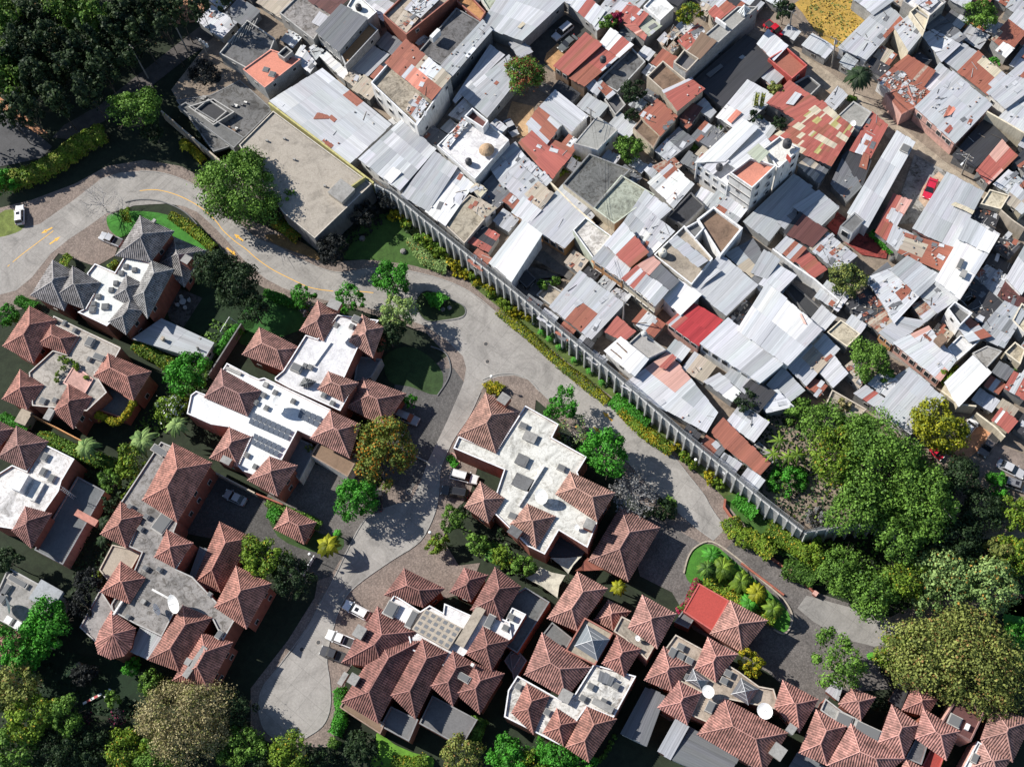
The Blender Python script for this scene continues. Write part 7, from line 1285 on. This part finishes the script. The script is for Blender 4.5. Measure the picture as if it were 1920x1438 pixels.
for x, y, r, l in ((1800, 925, 22, 'white branched dead tree in the shaded woods'), (1790, 1060, 30, 'twiggy brown tree inside the pale grove'), (1520, 945, 22, 'fallen brown branches behind the wall bend'), (1565, 755, 22, 'bare twiggy tree beside the tan terrace')): bare_tree(x, y, r, 5, l, 0 if y > 900 else SZ, (.5, .47, .42) if 'white' in l else (.3, .24, .18), n=6)
bush(1582, 760, 14, 'reddish brown bush growing on the tan terrace', 't', SZ + 2)
# settlement trees
tree(985, 138, 44, 8.5, 'g', 'dense tree half green half dark red beside the red roofs', SZ, lobes=50, accent=((.22, .07, .03), .35)); tree(1290, 22, 27, 7, 'y', 'yellow green tree at the top beside a white terrace', SZ, accent=((.10, .17, .03), .5)); tree(1190, 168, 28, 7, 'd', 'dark tree in the walled garden', SZ); tree(1182, 215, 15, 4, 'd', 'smaller dark tree in the walled garden', SZ); tree(1180, 277, 30, 6, 'g', 'round mid green tree beside the mottled dark roof', SZ, lobes=30)
tree(1138, 40, 20, 5, 'g', 'green tree beside the magenta bougainvillea', SZ); bush(1155, 33, 14, 'magenta bougainvillea over a wall at the top', 'r', SZ + 2.5); palm(1612, 140, 30, 8, 'd', 'dark feathery tree leaning over the dusty street', SZ, n=34, wid=.14); tree(1612, 142, 22, 7, 'd', 'dark leafy mass within the feathery street tree', SZ, sparse=.6)
tree(1415, 218, 15, 5, 'd', 'dark bush tree at the foot of the tall cactus', SZ); tree(1461, 231, 16, 5, 'd', 'round dark tree beside the patterned roof', SZ); tree(1455, 168, 18, 4.5, 'o', 'brown orange shrub at the end of the striped roof', SZ); tree(1470, 18, 24, 6, 'd', 'dark green tree beside the dry field', SZ); tree(1840, 25, 34, 8, 'g', 'green tree at the top right over orange dirt', SZ, lobes=30); tree(1864, 117, 14, 3.5, 'b', 'bright bush between weathered roofs', SZ)
tree(1590, 522, 36, 7, 'o', 'olive brown tree by the alley lamp', SZ, lobes=36, accent=((.05, .09, .03), .4)); tree(1632, 672, 38, 7, 'g', 'dense green tree in the lower courtyard', SZ, lobes=40); tree(1660, 700, 18, 4.5, 'g', 'smaller tree attached to the lower courtyard tree', SZ); tree(1775, 700, 16, 4, 'yg', 'yellow green hedge tree beside the clean white roof', SZ); tree(1402, 752, 26, 4.5, 'd', 'dusty dark green tree beyond the fence end', SZ, sparse=.7)
def cactus(x, y, label):
    c = P(x, y, SZ + 5); root = thing('cactus', label, 'cactus', (c.x, c.y, SZ)); mb = MB()
    for k in range(260):
        z = random.uniform(.5, 7); a = random.uniform(0, 6.28); q = Vector((c.x + math.cos(a) * .3, c.y + math.sin(a) * .3, SZ + z)); mb.quad([q, q + Vector((math.cos(a) * .3, math.sin(a) * .3, .1)), q + Vector((math.cos(a + .6) * .25, math.sin(a + .6) * .25, .35))], 'f', vary((.30, .32, .05), .3))
    mb.tube([Vector((c.x, c.y, SZ)), Vector((c.x, c.y, SZ + 7))], .22, 'f', (.15, .18, .04), 7); mb.build('stem', root)
cactus(1417, 187, 'tall yellow green column cactus, left of two'); cactus(1428, 188, 'tall yellow green column cactus, right of two')
for x, y, r, s, l in ((1180, 18, 8, 'g', 'plant tuft on the wall near the yellow green tree'), (1072, 300, 14, 'yg', 'plants behind the cream garden wall, upper clump'), (1055, 322, 12, 'yg', 'plants behind the cream garden wall, lower clump'), (1300, 275, 10, 'g', 'small bush below the white barked tree'), (1350, 240, 8, 'g', 'potted bush beside the bright metal roof'), (1018, 535, 12, 'g', 'green clump on the wall of the weedy yard'), (1040, 528, 11, 'g', 'second green clump on the wall of the weedy yard'), (880, 388, 9, 'yg', 'potted plants on the pinkish terrace, lower'), (868, 372, 9, 'g', 'potted plants on the pinkish terrace, upper'), (1112, 632, 10, 'd', 'vine clump on the faded striped roof'), (1900, 700, 10, 'g', 'green bush at the right edge'), (1750, 232, 10, 'yg', 'weeds on the street wall of the patchwork house'), (1596, 185, 10, 'g', 'hedge bit at the foot of the feathery tree')): bush(x, y, r, l, s, SZ)
hedge('1635,432 1655,452 1675,470', 1.2, 1.2, 'b', 'bright green hedge across the red painted yard', SZ + .2); hedge('1765,715 1780,700 1795,685', 1.4, 1.6, 'yg', 'hedge between the pink striped and the clean white roof', SZ)
# community hedges
hedge('-10,330 40,322 85,302 115,282 140,262 165,248 190,238', 3.6, 4.2, 'yg', 'thick tall clipped hedge along the shaded road', leaf=.34, accent=((.22, .24, .04), .3))
hedge('30,558 50,568 66,575', 2.0, 1.6, 'b', 'short bright hedge left of the grey roofed house'); hedge('0,780 25,790 50,805', 1.8, 1.4, 'b', 'bright clipped hedge in front of the left edge house'); hedge('70,815 110,830 150,850 190,862 215,870', 2.4, 2.0, 'g', 'mixed hedge between two left houses', accent=((.3, .25, .02), .1))
hedge('250,640 290,665 330,690', 2.4, 2.2, 'yg', 'flowering hedge below the long grey metal annex'); hedge('405,660 425,630 445,610', 1.8, 2.6, 'b', 'bright climbing hedge beside the football goal'); hedge('495,545 530,560 555,570', 1.6, 1.4, 'b', 'strip of bright ground cover along the lane'); hedge('500,938 520,952 560,965 600,985', 1.6, 1.6, 'g', 'green hedge above the gatehouse pavilion'); hedge('505,955 520,968', 2.2, 2.2, 'b', 'rounded bush at the left of the gatehouse pavilion')
hedge('180,775 215,790 235,775 250,750', 1.2, 1.0, 'y', 'yellow green creeper along the dark terrace edge', 3.2); hedge('230,935 245,915 258,890', 1.2, 1.2, 'yg', 'creeper along the edge of the stained roof'); hedge('180,1070 175,1090', 1.4, 1.4, 'yg', 'creeper below the pale porch')
hedge('318,400 350,420 380,445 400,462', 1.8, 1.8, 'yg', 'yellow green shrubs along the inner bend', accent=((.3, .3, .03), .3)); hedge('225,400 240,396', 2.6, 2.6, 'yg', 'clipped light shrub on the grass by the bare tree'); hedge('112,487 128,492', 3.2, 2.0, 'yg', 'rounded bush in the cobbled corner of the grey roofed house'); hedge('205,500 218,488', 1.4, 1.4, 'yg', 'small bush against the white terrace')
hedge('512,405 535,425 560,445', 2.2, 1.8, 'yg', 'autumn toned shrub bed under the slab wall', accent=((.4, .25, .03), .3)); hedge('800,560 815,555 832,565', 2.6, 2.0, 'b', 'round clipped bush inside the traffic island')
hedge('340,262 360,278 380,300', 1.6, 1.6, 'y', 'yellow fern bed beside the weathered wall'); palm(345, 272, 14, 2.4, 'y', 'small yellow palm by the weathered wall', n=10)
hedge('635,1290 640,1320 635,1350 625,1375', 2.2, 2.2, 'b', 'bright creeper hedge left of the dark red house'); hedge('628,1385 620,1400', 1.6, 1.8, 'g', 'end tuft of the creeper hedge'); hedge('870,1395 890,1370 900,1345', 2.4, 3.0, 'g', 'leafy hedge between the two dark roofed terraces'); hedge('735,1425 765,1432 800,1425', 2.2, 1.8, 'yg', 'hedge at the foot of the bright lawn'); hedge('840,855 855,872', .9, .6, 'b', 'small grass bed by the white jeep')
hedge('910,728 925,722 940,730', 2.2, 1.6, 'y', 'yellow green shrub at the cobbled corner'); hedge('1262,935 1245,950', 2.2, 2.0, 'g', 'rounded shrub by the garage wing'); hedge('1270,1145 1290,1130 1300,1105 1310,1085', 1.2, 1.8, 'r', 'magenta flowering creeper beside the bright red flat roof', accent=((.08, .18, .03), .35)); hedge('1370,970 1385,1000 1420,1010 1450,1040', 3.0, 2.6, 'yg', 'planted bed behind the low red brick wall', accent=((.3, .3, .03), .2)); hedge('1380,930 1400,945 1420,960', 2.6, 2.2, 'b', 'bright shrubs at the foot of the last buttresses'); hedge('1440,985 1480,1010 1520,1040', 3.0, 2.4, 'yg', 'yellow green planting along the end of the wall'); hedge('1470,1060 1500,1070 1530,1085', 3.0, 2.4, 'g', 'low green planting behind the brick piers')
for i, (x, y, r, s, l) in enumerate(((1335, 1040, 22, 'b', 'upper palm of the island bed'), (1355, 1065, 26, 'yg', 'largest bright palm of the island bed'), (1325, 1065, 18, 'g', 'left palm of the island bed'), (1390, 1090, 24, 'yg', 'palm in the middle of the island bed'), (1420, 1110, 22, 'y', 'yellow palm of the island bed'), (1450, 1140, 20, 'yg', 'lowest palm of the island bed'), (1405, 1130, 20, 'b', 'palm beside the red flat roof'), (1160, 1100, 16, 'y', 'yellow palm below the garage wing'))): palm(x, y, r, 3.0 + (i % 3) * .6, s, l, n=14, wid=.2)
hedge('1320,1085 1350,1095 1390,1120 1430,1145 1455,1155', 3.4, 1.6, 'yg', 'dense flowering ground planting of the island bed', accent=((.45, .35, .03), .2))
# bed below the buttressed wall: yellow flowering strip, shrubs, slim cypresses and agaves
hedge('935,580 985,622 1040,672 1090,712 1140,752', 1.7, .8, 'y', 'yellow flowering ground strip below the buttressed wall', leaf=.22, accent=((.10, .17, .03), .35)); hedge('1150,745 1185,772 1215,795', 2.6, 1.5, 'b', 'bright green clipped strip below the buttressed wall'); hedge('1165,765 1200,800 1235,825 1262,845', 2.0, 1.5, 'yg', 'yellow green shrub strip further down the buttressed wall', accent=((.35, .28, .02), .35)); hedge('770,445 795,478 812,492 838,498', 2.6, 1.2, 'p', 'pale clipped bed at the lawn edge')
SH = 'yellow green shrub in the bed along the buttressed wall'
for x, y, r, s in ((738, 405, 13, 'y'), (752, 402, 12, 'y'), (760, 418, 15, 'yg'), (768, 430, 10, 'd'), (785, 445, 14, 'g'), (800, 452, 16, 'yg'), (812, 465, 14, 'yg'), (825, 475, 15, 'yg'), (822, 458, 12, 'g'), (851, 492, 15, 'y'), (856, 507, 12, 'y'), (872, 512, 12, 'y'), (888, 518, 11, 'yg'), (895, 530, 9, 'y'), (916, 540, 12, 'y'), (920, 550, 11, 'yg'), (945, 568, 13, 'yg'), (955, 578, 12, 'yg'), (966, 582, 12, 'y'), (985, 592, 13, 'y'), (1285, 855, 13, 'yg'), (1276, 830, 12, 'y'), (1335, 890, 15, 'y'), (1345, 905, 13, 'yg'), (1300, 872, 10, 'yg')): bush(x, y, r, SH, s, group='shrubs along the buttressed wall')
for x, y in ((1003, 597), (1038, 627), (1066, 648), (1093, 668), (1121, 690), (1142, 712)): tree(x, y, 6, 4.6, 'd', 'slim dark cypress standing against the buttressed wall', kind='cone', fl=3, group='slim cypresses along the buttressed wall', sparse=2.5, leaf=.22, lobes=12)
for x, y in ((1014, 622), (1030, 634), (1048, 650), (1077, 674), (1105, 695), (1128, 716)): palm(x, y, 9, .9, 'b', 'blue green agave rosette in the yellow strip', n=12, name='agave', cat='agave', group='agaves in the yellow strip', wid=.13)
for x, y in ((1152, 1380), (1147, 1392), (1142, 1402), (1137, 1407), (1133, 1417), (1123, 1425), (1130, 1419)): bush(x, y, 5, 'small round clipped bush in the row beside the dark wall', 'g', group='row of round clipped bushes')
# bottom left garden and lower edge
for x, y, r, h, s, l in ((88, 1170, 42, 9, 'b', 'vivid green tree over the grey flat roofed house, upper'), (38, 1212, 44, 8.5, 'b', 'vivid green tree at the left edge, lower'), (25, 1285, 48, 9, 'o', 'olive brown tree at the left edge'), (55, 1345, 46, 9, 'yg', 'mottled green tree in the bottom left'), (118, 1338, 34, 8, 'g', 'dark green tree in the bottom left garden'), (20, 1405, 46, 8, 'g', 'shaded tree in the bottom left corner'), (100, 1400, 42, 7, 'd', 'dark tree at the bottom left'), (170, 1400, 36, 6, 'd', 'dark tree left of the big tan one'), (345, 1348, 94, 10, 't', 'very large tan crowned tree in the bottom garden'), (232, 1412, 42, 6, 'yg', 'yellow green tree left under the tan crown'), (290, 1420, 40, 6, 'g', 'green tree at the foot of the tan crown'), (450, 1400, 40, 6.5, 'g', 'green tree right of the tan crown'), (440, 1330, 34, 7, 'd', 'dark tree between tan crown and turning circle'), (545, 1412, 40, 7, 'yg', 'green tree below the turning circle'), (490, 1425, 28, 5, 'd', 'dark tree at the bottom edge'), (675, 1400, 30, 5, 'd', 'dark tree in the stone garden'), (590, 1425, 22, 5, 'd', 'small dark tree at the bottom'), (865, 1415, 34, 6, 'o', 'hazy olive tree below the dark red house'), (958, 1425, 38, 7, 'b', 'bright green tree at the bottom centre, left'), (1040, 1415, 34, 7, 'b', 'bright green tree at the bottom centre, middle'), (1085, 1432, 26, 6, 'b', 'bright green tree at the bottom centre, right'), (1000, 1440, 30, 6, 'yg', 'yellow green tree on the bottom edge'), (10, 590, 22, 6, 'b', 'bright tree at the left edge beside the red tiled house'), (5, 340, 30, 5, 'b', 'bright tree at the end of the tall hedge'), (12, 1050, 26, 7, 'd', 'dark tree at the left edge below the mast house'), (165, 1090, 28, 6, 'w', 'nearly black tree left of the pale porch'), (150, 1130, 26, 6, 'w', 'nearly black tree beside the vivid green one'), (160, 1345, 12, 4, 'w', 'pink flecked small tree in the dark garden'), (218, 1345, 16, 4.5, 'w', 'dull purple flecked small tree in the dark garden'), (155, 1265, 24, 4, 'w', 'gnarled dark tree in the middle of the dark garden'), (280, 1275, 24, 4, 'g', 'ferny tree below the octagonal roof'), (245, 1250, 16, 3, 'b', 'bright fern bush below the octagonal roof'), (425, 855, 10, 3, 'g', 'small tree in the court corner'), (582, 840, 11, 3.4, 'o', 'olive potted tree in the court of the solar house'), (770, 752, 14, 3, 'b', 'round bush beside the grey car'), (1900, 1360, 24, 6, 'd', 'dark tree at the lower right edge'), (210, 1310, 16, 3, 'g', 'low bush on the dark lawn'), (1755, 1430, 12, 3, 'y', 'yellow creeper tree at the bottom right'), (1650, 1320, 14, 3, 'd', 'dark shrub in the gap between bottom right houses'), (715, 738, 10, 2.5, 'y', 'yellow fern beside the tiled carport')):
    tree(x, y, r, h, s, l, lobes=int(10 + r * (1.6 if s == 't' else .8)), leaf=.22 if s == 't' else None, accent=((.22, .03, .08), .25) if 'flecked' in l else None, sparse=.8 if s == 't' else 1.0, ry=70 if s == 't' else None)
# stones in the lawns and island
for x, y in ((679, 447), (756, 471)): c = P(x, y, .3); mb = MB(); mb.lathe(c - Vector((0, 0, .3)), ((.6, 0), (.62, .3), (.4, .55), (0, .62)), 'c', (.3, .29, .28), 8); tag(mb.build('boulder', None, c), 'boulder on the dark lawn' if x < 700 else 'boulder at the lit edge of the lawn', 'boulder')
for x, y in ((812, 563), (830, 580), (843, 577), (832, 562)): c = P(x, y, .2); mb = MB(); mb.lathe(c - Vector((0, 0, .2)), ((.45, 0), (.46, .25), (.3, .42), (0, .46)), 'c', (.34, .33, .31), 8); tag(mb.build('island_stone', None, c), 'round stone lying in the dark traffic island', 'stone', 'stones in the traffic island')
def person(x, y, label, shirt, z0):
    c = P(x, y, z0 + .9); c = Vector((c.x, c.y, z0)); b = bpy.data.meshes.new('person'); J = [(0, 0, .95), (0, 0, 1.2), (0, 0, 1.45), (0, 0, 1.55), (.0, .02, 1.72), (.11, 0, .88), (.13, .1, .48), (.13, .02, .06), (-.11, 0, .88), (-.12, -.12, .48), (-.12, -.2, .06), (.2, 0, 1.42), (.27, -.06, 1.14), (.24, -.14, .9), (-.2, 0, 1.42), (-.28, .08, 1.14), (-.24, .18, .92), (.13, .16, .04), (-.12, -.05, .04)]
    E = [(0, 1), (1, 2), (2, 3), (3, 4), (0, 5), (5, 6), (6, 7), (0, 8), (8, 9), (9, 10), (2, 11), (11, 12), (12, 13), (2, 14), (14, 15), (15, 16), (7, 17), (10, 18)]; Rd = [.14, .13, .15, .06, .11, .09, .06, .045, .09, .06, .045, .06, .045, .035, .06, .045, .035, .04, .04]
    b.from_pydata([Vector(j) for j in J], E, []); o = bpy.data.objects.new('person', b); COL.objects.link(o); o.location = c; o.rotation_euler.z = random.uniform(0, 6); m = o.modifiers.new('skin', 'SKIN'); o.modifiers.new('sub', 'SUBSURF').levels = 1
    sv = b.skin_vertices[0].data
    for v, r_ in zip(sv, Rd): v.radius = (r_, r_ * .8)
    sv[0].use_root = True; mm = bpy.data.materials.new('clothes'); mm.use_nodes = True; mm.node_tree.nodes['Principled BSDF'].inputs[0].default_value = (*shirt, 1); b.materials.append(mm); return tag(o, label, 'person')
person(1435, 52, 'person in dark clothes walking beside the red pickup', (.05, .04, .05), SZ + .15)

undergrowth('-30,-30 470,-30 470,-10 330,62 240,118 165,170 100,215 60,215 0,190 -30,180', 1.2, 'e', 'dark undergrowth beneath the grove at the top left', dens=2.2, accent=((.30, .16, .06), .06))
undergrowth('1370,800 1440,770 1520,760 1700,840 1800,880 1790,1000 1690,1015 1640,985 1560,990 1500,985 1430,930 1350,870', 1.6, 'd', 'dense dark weeds and ground cover outside the fence end', SZ, 4.5, accent=((.15, .22, .03), .12))
undergrowth('1440,950 1500,1022 1640,1010 1690,1035 1940,1000 1940,1110 1860,1085 1760,1110 1690,1150 1600,1130 1530,1100 1440,1020', 1.3, 'g', 'mixed green ground cover in the lower woods', 0.0, 4.5, accent=((.02, .04, .012), .35))
undergrowth('-30,1240 60,1210 200,1330 300,1290 430,1290 480,1380 620,1400 650,1450 -30,1450', .8, 'd', 'shaded plants covering the floor of the bottom left garden', 0.0, 3.5)
undergrowth('60,820 180,850 260,880 215,960 190,1100 130,1130 150,1010 200,920 120,860', .9, 'd', 'plants filling the narrow garden between the left houses', 0.0, 4)
undergrowth('250,640 345,670 400,600 450,610 400,690 380,720 330,800 280,830 250,800 330,720', .8, 'g', 'plants around the tree ferns beside the solar house', 0.0, 4)
undergrowth('860,985 960,1025 1000,1060 960,1080 880,1035', .6, 'g', 'planting under the small trees of the corner garden', 0.0, 5)
undergrowth('640,1380 700,1370 720,1440 600,1450', .6, 'd', 'ground plants of the stone garden', 0.0, 4)
undergrowth('600,395 640,370 700,352 735,400 700,440 640,470 610,440', .5, 'w', 'dark plants in the shaded corner below the slab', 0.0, 4)

undergrowth('1500,0 1640,-20 1655,10 1625,55 1575,88 1545,72 1505,28', .5, 'o', 'dry golden grass of the field at the top', SZ + .1, 5, .3, 'dry_grass', 'dry grass', ((.42, .28, .05), .5))
for x, y, w_ in ((115, 672, 8), (128, 677, 8), (140, 682, 8), (118, 690, 6), (108, 700, 6), (106, 712, 6), (145, 690, 6), (162, 708, 6)): bush(x, y, w_, 'potted plant in the row on the roof garden of the red tiled house', 'yg', 6.1, 'potted_plant', 'potted plant', 'potted plants on the roof garden')
